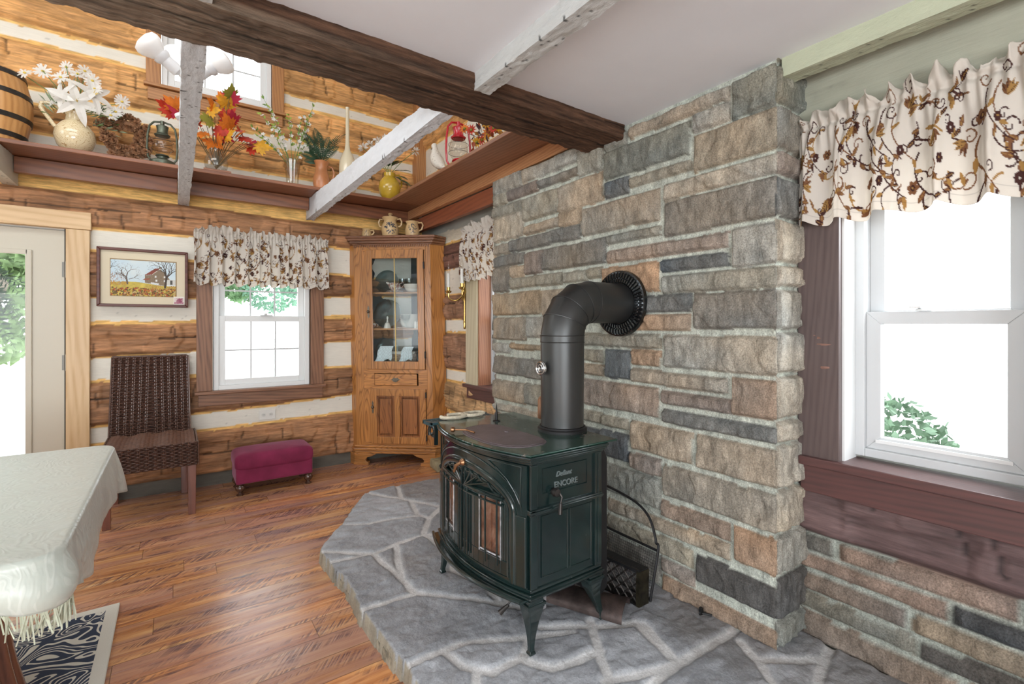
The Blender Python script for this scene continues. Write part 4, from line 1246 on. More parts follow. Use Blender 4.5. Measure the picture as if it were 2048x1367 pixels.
for rr in (.026, .014):
    for dx in (.020, .027):
        mb.tube([(px-R-dx, py+rr*math.cos(2*math.pi*j/28), 1.062+rr*math.sin(2*math.pi*j/28)) for j in range(28)], .0042, 6, closed=True)
mb.lathe([(.004, .015), (.006, .033), (.0001, .034)], (px-R, py, 1.062), 10, (-1,0,0))
mb.build('coil', m_chrome, kn, smooth=True)

# things on and around the stove
mb = MB()
def horseshoe(cx, cy, z, a0, rx, ry, r):
    return [(cx+rx*math.cos(a0+t), cy+ry*math.sin(a0+t), z) for t in [.4+5.5*i/24 for i in range(25)]]
mb.tube(horseshoe(1.13, 2.105, .7965, 2.2, .070, .040, 0), .0085, 8)
mb.tube(horseshoe(1.235, 2.10, .7975, -.6, .060, .036, 0), .0085, 8)
tag(mb.build('trivet', M('cream_rope', (.62,.56,.43), .7, var=.25, vs=60, bump=.6, bs=200), loc=(1.18, 2.1, .787), smooth=True), 'cream looped trivet lying on the pierced green shelf at the stove side', 'trivet')
mb = MB().lathe([(.018,0),(.018,.003),(.007,.006),(.0065,.03),(.0001,.092)], (1.262,1.925,.786), 14)
tag(mb.build('iron_spike', m_black, loc=(1.262,1.925,.786), smooth=True), 'thin black upright spike standing at the back edge of the stove top', 'spike')
pk = thing('fire_poker', 'fire poker with a round brown wooden handle standing behind the stove, left of its pipe', 'poker', (1.62, 2.04, .07))
MB().tube([(1.62, 2.04, .072), (1.668, 2.10, .68)], .005, 8).build('rod', m_iron, pk, smooth=True)
MB().tube([(1.668, 2.10, .67), (1.670, 2.103, .70), (1.676, 2.108, .83), (1.678, 2.109, .845)], [.011, .014, .015, .006], 12).build('handle', M_wood('poker_handle_wood', (.36,.18,.09), (.2,.09,.04), 'Z', .45), pk, smooth=True)

fs_ = thing('fire_screen', 'black wire fire screen with an arched top leaning on the chimney behind the stove', 'fire screen', (1.66, 1.76, .07))
def scr(y, z): return (1.652+.10*(z-.07)/.38, y, z)
yc = 1.76; out_ = [(-.43, .072), (-.43, .275), (-.415, .298), (-.405, .32), (-.36, .385), (-.28, .425), (-.14, .445), (0, .45), (.14, .445), (.28, .425), (.36, .385), (.405, .32), (.415, .298), (.43, .275), (.43, .072)]
_o = [Vector((a, b, 0)) for a, b in out_]; _q = []
for _i in range(len(_o)-1):
    _a, _b, _c, _d = _o[max(_i-1, 0)], _o[_i], _o[_i+1], _o[min(_i+2, len(_o)-1)]
    for _t in (0, .25, .5, .75): _q.append(.5*((2*_b)+(_c-_a)*_t+(2*_a-5*_b+4*_c-_d)*_t*_t+(3*_b-_a-3*_c+_d)*_t**3))
out_ = [(p.x, p.y) for p in _q]+[out_[-1]]
mb = MB().tube([scr(yc+a, b) for a, b in out_], .0058, 8).tube([scr(yc-.43, .272), scr(yc+.43, .272)], .0058, 8).tube([scr(yc-.43, .078), scr(yc+.43, .078)], .005, 8)
mb.build('frame', m_iron, fs_, smooth=True)
mb = MB(); n = 74
for i in range(n+1):
    y = yc-.425+.85*i/n; mb.tube([scr(y, .08), scr(y, .27)], .0007, 3)
for i in range(17): mb.tube([scr(yc-.425, .085+.011*i), scr(yc+.425, .085+.011*i)], .0007, 3)
mb.build('wire_mesh', m_iron, fs_)

gr = thing('log_grate', 'black cast-iron grate of diamond lattice with a brassy corner beside the stove rear leg', 'grate', (1.56, 1.5, .07))
mb = MB()
def gp(u, v, w): # u along Y from near end, v up, w toward viewer
    return (1.585-.10*(u)-w+.02*v, 1.335+u, .073+v)
L, Hh = .42, .145
mb.tube([gp(0,0,0), gp(L,0,0), gp(L,Hh,0), gp(0,Hh,0)], .006, 6, closed=True)
for i in range(-4, 14):
    a = i*.045
    for s in (1, -1):
        p0 = (a, 0) if s > 0 else (a, Hh); d = Hh*1.0
        p1 = (a+d, Hh) if s > 0 else (a+d, 0)
        # clip to the frame
        def clip(p0, p1):
            (u0, v0), (u1, v1) = p0, p1; t0, t1 = 0, 1
            if u0 < 0: t0 = max(t0, -u0/(u1-u0))
            if u1 > L: t1 = min(t1, (L-u0)/(u1-u0))
            return None if t1 <= t0+.05 else ((u0+(u1-u0)*t0, v0+(v1-v0)*t0), (u0+(u1-u0)*t1, v0+(v1-v0)*t1))
        q = clip(p0, p1)
        if q: mb.tube([gp(*q[0], .0), gp(*q[1], .0)], .0042, 5)
mb.build('lattice', m_ironm, gr)
for v in (0, Hh): MB().hexa([gp(-.008, v-.008 if v else 0, -.05), gp(-.008, v-.008 if v else 0, .008), gp(L, v-.008 if v else 0, .008), gp(L, v-.008 if v else 0, -.05), gp(-.008, v+.004, -.05), gp(-.008, v+.004, .008), gp(L, v+.004, .008), gp(L, v+.004, -.05)]).build('rail', m_iron, gr)
MB().hexa([gp(-.010, 0, -.05), gp(-.010, 0, .010), gp(.006, 0, .010), gp(.006, 0, -.05), gp(-.010, Hh, -.05), gp(-.010, Hh, .010), gp(.006, Hh, .010), gp(.006, Hh, -.05)]).build('end_plate', M('tarnished_brass', (.035,.030,.018), .5, .6, var=.9, vs=25), gr)
mb = MB(); n = 14
d = Vector((.18, -.32, 0)).normalized(); w = Vector((d.y, -d.x, 0)); p0 = Vector((1.335, 1.62, .0735)); Lr = .335
vs = []; fs = []
for k in range(2):
    c = p0+d*(Lr*k)
    for i in range(n+1):
        t = math.pi*i/n; rw = .062+.02*k
        vs.append(c+w*(rw*math.cos(t))+Vector((0, 0, .050*math.sin(t)**.8)))
    for i in range(n+1):
        t = math.pi*i/n; rw = .058+.02*k
        vs.append(c+w*(rw*math.cos(t))+Vector((0, 0, .046*math.sin(t)**.8)))
m_ = n+1
for i in range(n): fs += [(i, i+1, 2*m_+i+1, 2*m_+i), (m_+i+1, m_+i, 3*m_+i, 3*m_+i+1), (i+1, i, m_+i, m_+i+1), (2*m_+i, 2*m_+i+1, 3*m_+i+1, 3*m_+i)]
fs += [(0, 2*m_, 3*m_, m_), (n, m_+n, 3*m_+n, 2*m_+n)]
mb.add(vs, fs)
tag(mb.build('metal_trough', M('rusty_sheet', (.075,.055,.05), .5, .5, var=.5, vs=18, bump=.4, bs=70), loc=(1.42, 1.46, .07), smooth=True), 'rusty half-round metal trough lying upside down between the stove rear leg and the grate', 'trough')
mb = MB().tube([(1.745, 1.155, .079), (1.772, 1.118, .077)], .004, 8).lathe([(.008,0),(.011,.003),(.009,.008)], (1.748,1.152,.079), 10, (-.6,.8,0)).box(1.742,1.146,.0735,1.755,1.158,.100)
tag(mb.build('wing_bolt', m_black, loc=(1.75,1.14,.07)), 'tiny black bolt lying on the hearth near the foot of the chimney', 'bolt')
# ---------------------------------------------------------------- patterned cloth
class Raster:
    def __init__(s, W, H, res, bg):
        s.res = res; s.nx = int(W/res); s.ny = int(H/res); s.W = W; s.H = H
        s.a = np.zeros((s.nx, s.ny, 3)); s.a[:] = bg
    def disc(s, x, y, r, c, sx=1, sy=1, ang=0):
        R = int(r*max(sx, sy)/s.res)+2; i0 = int(x/s.res); j0 = int(y/s.res)
        I, J = np.meshgrid(np.arange(i0-R, i0+R+1), np.arange(j0-R, j0+R+1), indexing='ij')
        dx = I*s.res-x; dy = J*s.res-y; ca, sa = math.cos(ang), math.sin(ang)
        u = (dx*ca+dy*sa)/sx; v = (-dx*sa+dy*ca)/sy
        m = (u*u+v*v < r*r) & (J >= 0) & (J < s.ny)
        s.a[I[m] % s.nx, J[m]] = c
    def curve(s, pts, r0, r1, c):
        for (x0, y0), (x1, y1), k in zip(pts[:-1], pts[1:], range(len(pts))):
            n = max(1, int(math.hypot(x1-x0, y1-y0)/s.res)); t0 = k/(len(pts)-1)
            for i in range(n):
                t = i/n; s.disc(x0+(x1-x0)*t, y0+(y1-y0)*t, r0+(r1-r0)*t0, c)
    def leaf(s, x, y, L, W, ang, c, c2=None):
        n = int(L/s.res)
        for i in range(n+1):
            t = i/n; w = W*math.sin(math.pi*t)**.8*.5*(1.2-t*.5)+.0004
            s.disc(x+math.cos(ang)*L*t, y+math.sin(ang)*L*t, w, c)
        if c2 is not None:
            s.curve([(x, y), (x+math.cos(ang)*L*.85, y+math.sin(ang)*L*.85)], .0012, .0008, c2)
    def poly(s, pts, c):
        xs_ = [p[0] for p in pts]; ys_ = [p[1] for p in pts]
        I, J = np.meshgrid(np.arange(max(0, int(min(xs_)/s.res)), min(s.nx, int(max(xs_)/s.res)+2)), np.arange(max(0, int(min(ys_)/s.res)), min(s.ny, int(max(ys_)/s.res)+2)), indexing='ij')
        X = (I+.5)*s.res; Y = (J+.5)*s.res; ins = np.zeros(X.shape, bool)
        for i in range(len(pts)):
            (x0, y0), (x1, y1) = pts[i], pts[(i+1) % len(pts)]
            if y0 != y1: ins ^= ((y0 > Y) != (y1 > Y)) & (X < (x1-x0)*(Y-y0)/(y1-y0)+x0)
        s.a[I[ins], J[ins]] = c
    def sample(s, x, y):
        i = np.floor(x/s.res).astype(int) % s.nx; j = np.clip((y/s.res).astype(int), 0, s.ny-1)
        return s.a[i, j]
CB = (.80, .755, .69)
def make_pattern():
    r = Raster(1.2, .46, .0016, CB); rnd = random.Random(3)
    dk = (.085, .035, .03); md = (.26, .125, .06); gd = (.46, .27, .09)
    def spiral(x, y, R, a0, turn, c, w):
        pts = [(x+R*(1-t*.9)*math.cos(a0+turn*t*2.2*math.pi), y+R*(1-t*.9)*math.sin(a0+turn*t*2.2*math.pi)) for t in [i/40 for i in range(41)]]
        r.curve(pts, w, w*.7, c); return pts
    for i in range(54):
        x = (i % 18)*.0667+rnd.uniform(-.02, .02)+(i//18)*.033; y = .03+(i//18)*.135+rnd.uniform(-.02, .03)
        a = rnd.uniform(0, 6.28); c = rnd.choice([dk, dk, md, gd])
        pts = [(x+.10*t*math.cos(a)+.03*math.sin(t*5), y+.13*t*math.sin(a+.6)+.03*math.cos(t*4)) for t in [k/14 for k in range(15)]]
        r.curve(pts, .0036, .0018, c)
        for k in (4, 8, 12):
            r.leaf(*pts[k], rnd.uniform(.026, .050), rnd.uniform(.012, .019), a+rnd.choice([-1, 1])*rnd.uniform(.6, 1.3), rnd.choice([dk, md, md, gd]), gd)
        spiral(x+rnd.uniform(-.03, .03), y+rnd.uniform(.02, .08), rnd.uniform(.018, .032), a, rnd.choice([-1, 1]), rnd.choice([dk, dk, md]), .0027)
    for i in range(15):
        x = i*.08+rnd.uniform(-.02, .02); y = rnd.uniform(.03, .42); R = rnd.uniform(.013, .021); kind = i % 3
        n = 6 if kind else 8
        for k in range(n):
            a = 2*math.pi*k/n; r.disc(x+R*.75*math.cos(a), y+R*.75*math.sin(a), R*.42, dk if kind != 2 else md)
        r.disc(x, y, R*.5, dk); r.disc(x, y, R*.22, gd if kind else CB)
    for i in range(9):
        x = i*.135+rnd.uniform(-.03, .03); y = rnd.uniform(.06, .4); a = rnd.uniform(0, 6.28)
        for k in (-.7, -.25, .25, .7): r.leaf(x, y, .048, .016, a+k, md if k < 0 else gd, dk)
    return r
PAT = make_pattern()
m_val = M_attr('printed_valance_cloth', rough=.8, gamt=0, bump=.15, bs=900, bdist=.0006, trans=.38, spec=.2)
m_rod = M('white_rod', (.7,.7,.68), .4)
def valance(u0, u1, fn, ztop, zbot, seed, label, res=.0035, dz=.0042, loc=(0,0,0), flare=.02, folds=10.):
    """fn(u, out, z)->(x,y,z); gathered on a rod, ruffled header"""
    us = np.arange(u0, u1, res); vs = np.arange(0, 1.0001, dz/(ztop-zbot))
    U, V = np.meshgrid(us, vs, indexing='ij')     # V 0 bottom .. 1 top
    H = ztop-zbot; s = (U-u0)
    ph = 2*np.pi*folds*s+2.6*fbm(s*3.1, s*0+seed, seed)*1.6
    ph2 = 2*np.pi*folds*3.7*s+3*fbm(s*9, s*0+seed, seed+1)
    low = 1-V
    rodv = 1-.052/H
    cinch = np.exp(-((V-rodv)/.030)**2)
    head = sstep(rodv+.01, 1., V)
    body = sstep(rodv, rodv-.35, V)
    out = .030+ -.030*np.abs(np.sin(ph*.5))**1.4*body+.022*body+.008*np.sin(ph)*body*(1+.35*fbm(s*4, V*2, seed+3)) + .0065*np.sin(ph2)*(1-.75*body) + .010*fbm(s*16, V*3, seed+4)*(.3+.7*body)
    out = out + head*(.020*np.sin(ph2*.55+1.3)+.030*fbm(s*30, V*5, seed+5)) - cinch*.014+.010*fbm(s*34, V*0, seed+9)*sstep(rodv-.28, rodv, V) + .012*body
    dzv = head*(.010*np.sin(ph2*.5)+.038*fbm(s*26, s*0, seed+6)) + (1-V)**2*.012*np.sin(ph+1.)+ (1-V)**3*.006*fbm(s*9, s*0, seed+7)
    frac = (U-u0)/(u1-u0)-.5
    Ux = U+flare*2*frac*(1-V)*1. + .010*np.cos(ph)*body + head*.004*np.cos(ph2)
    Zz = zbot+H*V+dzv
    X, Y, Zo = fn(Ux, np.maximum(out, .004), Zz)
    arc = s*1.85+.022*np.sin(ph+.9)*body+.03*V*np.sin(seed)+.004*np.sin(ph2)*(1-body)
    C = PAT.sample(arc+seed*.17, V*H*1.02)
    hem = (V < .072) & (V > .064)
    C = np.where(hem[..., None], C*.78, C)
    P = np.stack([X, Y, Zo], -1)
    o = gmesh('window_valance', P, C, m_val, loc=loc)
    m = o.modifiers.new('s', 'SOLIDIFY'); m.thickness = .0012
    return tag(o, label, 'valance', 'matching scroll-print window valances')
_v = valance(.115, 1.085, lambda u, o, z: (u, 4.345-o, z), 1.992, 1.555, 2, 'brown scroll-print valance gathered over the window in the far log wall', loc=(.6, 4.3, 1.98), flare=.012, folds=12)
MB().tube([(.12, 4.352, 1.942), (1.08, 4.352, 1.942)], .007, 8).build('curtain_rod', m_rod, _v, smooth=True)
_v = valance(.02, .862, lambda u, o, z: (1.955-o, u, z), 2.030, 1.615, 7, 'large brown scroll-print valance over the near window beside the chimney', res=.0018, dz=.0024, loc=(1.93, .4, 2.0), flare=.004, folds=9)
MB().tube([(1.962, .0, 1.98), (1.962, .86, 1.98)], .007, 8).build('curtain_rod', m_rod, _v, smooth=True)
_v = valance(2.76, 3.44, lambda u, o, z: (1.945-o, u, z), 2.040, 1.600, 5, 'narrow strip of scroll-print valance between the brass wall light and the chimney', loc=(1.93, 3.0, 2.0), flare=.012, folds=10)
MB().tube([(1.952, 2.77, 1.99), (1.952, 3.43, 1.99)], .007, 8).build('curtain_rod', m_rod, _v, smooth=True)
# ---------------------------------------------------------------- framed picture
def painting():
    r = Raster(.373, .255, .0018, (.62,.74,.80)); rnd = random.Random(9)
    W, H = .373, .255
    I, J = np.meshgrid(np.arange(r.nx), np.arange(r.ny), indexing='ij'); X = I*r.res; Y = J*r.res
    sky = np.stack([.62+.12*fbm(X*12, Y*12, 3), .74+.06*fbm(X*12, Y*12, 3), .80+.02*fbm(X*9, Y*9, 4)], -1)
    r.a[:] = sky
    g = Y < .088+.012*np.sin(X*14)
    gc = np.array((.58,.46,.10))*(1+.4*fbm(X*40, Y*60, 5)[..., None]); r.a[g] = gc[g]
    lo = Y < .052+.012*fbm(X*20, Y*0, 6)
    for i in range(520):
        x = rnd.uniform(0, W); y = rnd.uniform(0, .058); r.disc(x, y, rnd.uniform(.002, .006), rnd.choice([(.30,.09,.03),(.48,.18,.04),(.10,.05,.03),(.55,.40,.20),(.20,.10,.04),(.45,.10,.05),(.14,.13,.05)]))
    for i in range(160):
        x = rnd.uniform(0, .09); y = rnd.uniform(.085, .17)*rnd.uniform(.8, 1); r.disc(x, y, rnd.uniform(.001, .003), rnd.choice([(.42,.24,.16),(.5,.33,.25),(.3,.2,.14)]))
    for i in range(90): r.disc(rnd.uniform(0, .1), rnd.uniform(.075, .10), .003, rnd.choice([(.55,.28,.05),(.5,.35,.08)]))
    for i in range(120): r.disc(rnd.uniform(.20, W), rnd.uniform(.05, .08), .003, rnd.choice([(.45,.20,.05),(.5,.30,.08),(.55,.40,.10)]))
    # house
    wall = (.25,.19,.13)
    r.poly([(.190,.098),(.300,.080),(.335,.09),(.335,.13),(.283,.200),(.225,.155),(.190,.150)], wall)
    for i in range(90):
        x = rnd.uniform(.195,.32); y = rnd.uniform(.095,.15); r.disc(x, y, .0018, rnd.choice([(.33,.26,.18),(.17,.12,.08)]))
    r.poly([(.186,.150),(.232,.158),(.284,.206),(.250,.203)], (.26,.07,.05)); r.curve([(.232,.158),(.284,.206),(.306,.175)], .0016, .0016, (.7,.68,.62))
    r.poly([(.272,.203),(.289,.203),(.289,.214),(.272,.214)], (.16,.13,.1))
    r.poly([(.176,.116),(.215,.118),(.222,.130),(.190,.128)], (.34,.12,.08))
    for x, y in ((.248,.137),(.252,.108),(.300,.136),(.300,.106)): r.poly([(x,y),(x+.010,y),(x+.010,y+.014),(x,y+.014)], (.75,.76,.74))
    r.poly([(.225,.090),(.272,.086),(.272,.097),(.225,.102)], (.72,.72,.70))
    r.poly([(.318,.085),(.373,.085),(.373,.125),(.318,.125)], (.62,.62,.58)); r.poly([(.338,.09),(.352,.09),(.352,.12),(.338,.12)], (.1,.1,.09))
    def tree(x, y, a, L, w, c, d=0):
        x2 = x+math.cos(a)*L; y2 = y+math.sin(a)*L
        r.curve([(x, y), (x2, y2)], w, w*.7, c)
        if d < 6 and L > .006:
            for k in range(2 if d else 3):
                tree(x2, y2, a+rnd.uniform(.2, .75)*(1 if k else -1), L*rnd.uniform(.66, .82), w*.62, c, d+1)
    tree(.092, .085, 1.72, .046, .0048, (.13,.10,.085)); tree(.085, .115, 2.2, .03, .002, (.16,.12,.1)); tree(.1, .118, .35, .03, .002, (.14,.11,.09))
    tree(.307, .066, 1.45, .072, .0062, (.07,.055,.045)); tree(.315, .14, 1.1, .04, .003, (.08,.06,.05)); tree(.305, .175, 2.7, .035, .0022, (.1,.08,.06))
    return r
def insert_pic():
    r = Raster(.058, .046, .0012, (.72,.62,.60)); rnd = random.Random(5)
    for i in range(130): r.disc(rnd.uniform(0,.058), rnd.uniform(0,.012), .002, (.42,.15,.22))
    r.poly([(.012,.010),(.046,.010),(.046,.026),(.030,.038),(.012,.026)], (.45,.22,.26))
    for i in range(24):
        x = rnd.uniform(.02,.05); r.curve([(x,.01),(x+rnd.uniform(-.012,.012),.042)], .0010, .0006, (.32,.09,.15))
    return r
pf = thing('framed_picture', 'landscape painting of a stone farmhouse and bare trees in a dark red wooden frame', 'picture', (-.18, 4.36, 1.58))
X0, X1, Z0, Z1, YP = -.441, .080, 1.374, 1.786, 4.335
mb = MB(); f = .020
for q in ([(X0,Z0),(X1,Z0),(X1-f,Z0+f),(X0+f,Z0+f)],[(X1,Z0),(X1,Z1),(X1-f,Z1-f),(X1-f,Z0+f)],[(X1,Z1),(X0,Z1),(X0+f,Z1-f),(X1-f,Z1-f)],[(X0,Z1),(X0,Z0),(X0+f,Z0+f),(X0+f,Z1-f)]):
    mb.prism(q, lambda u, v, w: (u, w, v), YP-.012, YP+.022)
mb.build('frame', M_wood('dark_red_frame', (.13,.035,.022), (.07,.02,.014), 'X', .4, ring=.5), pf, bevel=.004)
MB().box(X0+f-.003, YP+.006, Z0+f-.003, X1-f+.003, YP+.010, Z1-f+.003).build('mat', M('cream_mat', (.72,.64,.48), .85), pf)
def picgrid(r, x0, z0, y, name, parent):
    n, m = r.nx, r.ny
    I, J = np.meshgrid(np.arange(n), np.arange(m), indexing='ij')
    P = np.stack([x0+I*r.res, I*0.+y, z0+J*r.res], -1)
    return gmesh(name, P, r.a, m_print, parent=parent, smooth=False)
m_print = M_attr('printed_paper', rough=.6, gamt=0, bump=0)
bx0, bz0 = -.367, 1.452
MB().box(bx0-.004, YP+.0045, bz0-.004, bx0+.377, YP+.0062, bz0+.259).build('mat_line', M('mat_bevel_line', (.30,.20,.09), .6), pf)
picgrid(painting(), bx0, bz0, YP+.0038, 'painting', pf)
MB().box(X1-f-.069, YP+.0018, Z0+f+.001, X1-f-.002, YP+.0032, Z0+f+.060).build('inset_card', M('white_card', (.8,.76,.7), .7), pf)
picgrid(insert_pic(), X1-f-.0645, Z0+f+.007, YP+.0012, 'inset_photo', pf)

# outlet under the far window
ol = thing('wall_outlet', 'white two-gang wall outlet plate on the chinking below the far window', 'outlet', (.622, 4.40, .505))
MB().box(.562, 4.392, .466, .684, 4.398, .545).build('plate', M('outlet_white', (.78,.77,.72), .4), ol, bevel=.002)
for xx in (.596, .650):
    s_ = MB().lathe([(.016,0),(.016,.003)], (xx, 4.392, .506), 16, (0,-1,0)).build('socket', M('outlet_socket', (.70,.69,.64), .4), ol)
    MB().box(xx-.006,4.388,.502,xx-.004,4.3892,.512).box(xx+.004,4.388,.502,xx+.006,4.3892,.512).build('slot', m_black, s_)

# ---------------------------------------------------------------- corner cupboard
OAKL, OAKD = (.50,.215,.058), (.20,.07,.018)
def M_oak(name, sc=1., light=OAKL, dark=OAKD, horiz=False):
    t = NT(name)
    vec = t.coord((4.2*sc, 4.2*sc, .62*sc) if not horiz else (.9*sc, .9*sc, 6*sc))
    n0 = t.noise(vec, 1.5, 1.5, .35, .25)
    fr_ = t.math('FRACT', t.math('MULTIPLY', n0, 26.))
    n = t.noise(t.coord((70, 70, 3) if not horiz else (4, 4, 70)), 1, 3)
    tone = t.ramp(t.noise(vec, .8, 2), [(.3, (.80,)*3), (.7, (1.15,)*3)])
    c = t.ramp(fr_, [(.0, tuple(a*.15+b*.85 for a, b in zip(light, dark))), (.22, tuple(a*.85+b*.15 for a, b in zip(light, dark))), (.75, tuple(min(1, a*1.08) for a in light)), (1, tuple(a*.6+b*.4 for a, b in zip(light, dark)))])
    c = t.mix(c, t.ramp(n, [(.35, (.80,)*3), (.65, (1.1,)*3)]), 1., 'MULTIPLY')
    c = t.mix(c, tone, 1., 'MULTIPLY')
    t.color(c); t.setp(Roughness=.34); t.b.inputs['Coat Weight'].default_value = .35; t.b.inputs['Coat Roughness'].default_value = .2
    t.bump(n, .08, .001)
    return t.mat
m_oak = M_oak('oak'); m_oakh = M_oak('oak_horizontal', horiz=True); m_oakd = M_oak('dark_oak_panel', light=(.36,.135,.04), dark=(.17,.06,.02))
m_oakt = M_oak('dark_oak_crown', light=(.24,.10,.045), dark=(.11,.045,.02), horiz=True)
CL = Vector((1.335, 4.31, 0)); CE = Vector((.766, -.643, 0)); CN = Vector((-.643, -.766, 0))
def Cc(s_, o, z):
    p = CL+CE*(s_-.018*z)+CN*o; return (p.x, p.y, z)
def cbox(mb, s0, s1, z0, z1, o0, o1):
    mb.hexa([Cc(s0, o1, z0), Cc(s1, o1, z0), Cc(s1, o0, z0), Cc(s0, o0, z0), Cc(s0, o1, z1), Cc(s1, o1, z1), Cc(s1, o0, z1), Cc(s0, o0, z1)]); return mb
W = .700
cab = thing('corner_cupboard', 'tall oak corner cupboard with a glass door, drawer and panelled lower door', 'cupboard', (1.7, 4.15, 0))
# plan points (s,o): front L, front R, right return to wall, corner, left return
def plan(off=0, back=0.):
    return [(-off, off), (W+off, off), (W+.105+off*.4, -.080), (W*.55, -.46), (-.058-off*.6, -.045)]
def cplan(mb, pts, z0, z1):
    b = [Cc(a, c, z0) for a, c in pts]; t = [Cc(a, c, z1) for a, c in pts]; n = len(pts)
    mb.add(b+t, [tuple(range(n)), tuple(range(2*n-1, n-1, -1))]+[((i+1) % n, i, n+i, n+(i+1) % n) for i in range(n)])
    return mb
mb = MB()
def panel2(mb, p, q, z0, z1, th=.015):
    (a, b), (c, d) = p, q
    L = math.hypot(c-a, d-b); nx, ny = -(d-b)/L*th, (c-a)/L*th
    mb.hexa([Cc(a, b, z0), Cc(c, d, z0), Cc(c+nx, d+ny, z0), Cc(a+nx, b+ny, z0), Cc(a, b, z1), Cc(c, d, z1), Cc(c+nx, d+ny, z1), Cc(a+nx, b+ny, z1)])
pl = plan()
panel2(mb, pl[1], pl[2], .16, 1.96, -.015); panel2(mb, pl[4], pl[0], .16, 1.96, -.015)
mb.build('side_board', m_oak, cab)
mb = MB(); panel2(mb, (W+.09, -.085), (W*.55, -.445), .16, 1.96, -.008); panel2(mb, (W*.55, -.445), (-.045, -.05), .16, 1.96, -.008)
mb.build('back_board', M('dark_teal_back', (.025,.045,.052), .6), cab)
mb = MB()   # face frame
cbox(mb, 0, .075, .16, 1.96, -.02, 0); cbox(mb, .655, W, .16, 1.96, -.02, 0)
cbox(mb, .075, .138, .20, .670, -.02, 0); cbox(mb, .642, .655, .20, .670, -.02, 0); cbox(mb, .075, .110, .850, 1.905, -.02, 0); cbox(mb, .642, .655, .850, 1.905, -.02, 0)
mb.build('stile', m_oak, cab, bevel=.002)
for z0_, z1_ in ((1.905, 1.96), (.670, .705), (.16, .20)):
    cbox(MB(), .075, .655, z0_, z1_, -.02, 0).build('rail', m_oakh, cab, bevel=.002)
mb = MB(); cbox(mb, .075, .655, .812, .850, -.02, 0)
cbox(mb, .075, .172, .705, .812, -.02, 0); cbox(mb, .572, .655, .705, .812, -.02, 0)
mb.build('rail', m_oakh, cab, bevel=.002)
for z in (1.523, 1.200, .885):
    cplan(MB(), [(.02, -.025), (W-.02, -.025), (W+.07, -.085), (W*.55, -.43), (-.03, -.055)], z, z+.014).build('shelf', m_oakh, cab)
cplan(MB(), plan(-.005), 1.945, 1.958).build('top_board', m_oakt, cab)
# crown
mb = MB(); cplan(mb, plan(.012), 1.955, 1.968); cplan(mb, plan(.026), 1.968, 1.990); cplan(mb, plan(.040), 1.990, 2.012); cplan(mb, plan(.052), 2.012, 2.032)
cr = mb.build('crown_moulding', m_oakt, cab, bevel=.003)
mb = MB()
for i in range(34):
    s_ = .004+i*(W-.01)/34; cbox(mb, s_, s_+.011, 1.938, 1.957, 0, .010)
mb.build('dentil_row', m_oakt, cr)
mb = MB(); cplan(mb, plan(.016), .10, .125); cplan(mb, plan(.024), .125, .150); cplan(mb, plan(.012), .150, .172)
mb.build('base_moulding', m_oakh, cab, bevel=.006)
for s0, sg in ((-.016, 1), (W+.016, -1)):     # bracket feet
    def q(a): return s0+sg*a
    mb = MB()
    poly = [(0, 0), (.125, 0), (.128, .026), (.105, .030), (.100, .05), (.118, .068), (.16, .078), (.20, .100), (0, .100)]
    mb.prism([(q(a), b) for a, b in poly], lambda u, v, w: Cc(u, w, v), -.02, .020)
    mb.prism([(q(-.004), 0), (q(.130), 0), (q(.130), .026), (q(-.004), .026)], lambda u, v, w: Cc(u, w, v), -.01, .026)
    if sg > 0: mb.hexa([Cc(-.016, .018, 0), Cc(-.016, -.01, 0), Cc(-.07, -.04, 0), Cc(-.075, -.03, 0), Cc(-.016, .018, .10), Cc(-.016, -.01, .10), Cc(-.07, -.04, .10), Cc(-.075, -.03, .10)])
    else: mb.hexa([Cc(W+.016, .018, 0), Cc(W+.016, -.01, 0), Cc(W+.11, -.075, 0), Cc(W+.125, -.065, 0), Cc(W+.016, .018, .10), Cc(W+.016, -.01, .10), Cc(W+.11, -.075, .10), Cc(W+.125, -.065, .10)])
    mb.build('bracket_foot', m_oakh, cab, bevel=.003)
# glass door
def cframe(mb, s0, s1, z0, z1, w, o0, o1, wt=None, wb=None):
    cbox(mb, s0, s0+w, z0, z1, o0, o1); cbox(mb, s1-w, s1, z0, z1, o0, o1)
    cbox(mb, s0+w, s1-w, z0, z0+(wb or w), o0, o1); cbox(mb, s0+w, s1-w, z1-(wt or w), z1, o0, o1)
mb = MB(); cframe(mb, .112, .640, .850, 1.912, .060, .001, .018, .078, .070)
gd = mb.build('glass_door', m_oak, cab, bevel=.004)
mb = MB(); cbox(mb, .168, .584, .915, 1.838, .006, .009); mb.build('pane', M_glass('cabinet_glass', (.95,.98,.98), .05), gd)
mb = MB(); cbox(mb, .372, .381, .915, 1.838, .009, .014); mb.build('muntin', M('brass_came', (.42,.30,.12), .35, .6), gd)
m_ant = M('antique_pewter', (.16,.14,.11), .35, .85, var=.3, vs=60)
def escutcheon(s_, z, parent):
    mb = MB()
    mb.prism([(s_-.004, z-.055), (s_+.004, z-.055), (s_+.010, z-.03), (s_+.005, z-.02), (s_+.013, z), (s_+.005, z+.02), (s_+.010, z+.03), (s_, z+.058), (s_-.010, z+.03), (s_-.005, z+.02), (s_-.013, z), (s_-.005, z-.02), (s_-.010, z-.03)], lambda u, v, w: Cc(u, w, v), .018, .021)
    mb.ball(Cc(s_, .032, z), .012, 12)
    return mb.build('knob', m_ant, parent, smooth=True)
escutcheon(.136, 1.36, gd)
for z_ in (1.74, .95): cbox(MB(), .636, .646, z_, z_+.06, .0, .020).build('hinge', m_black, gd)
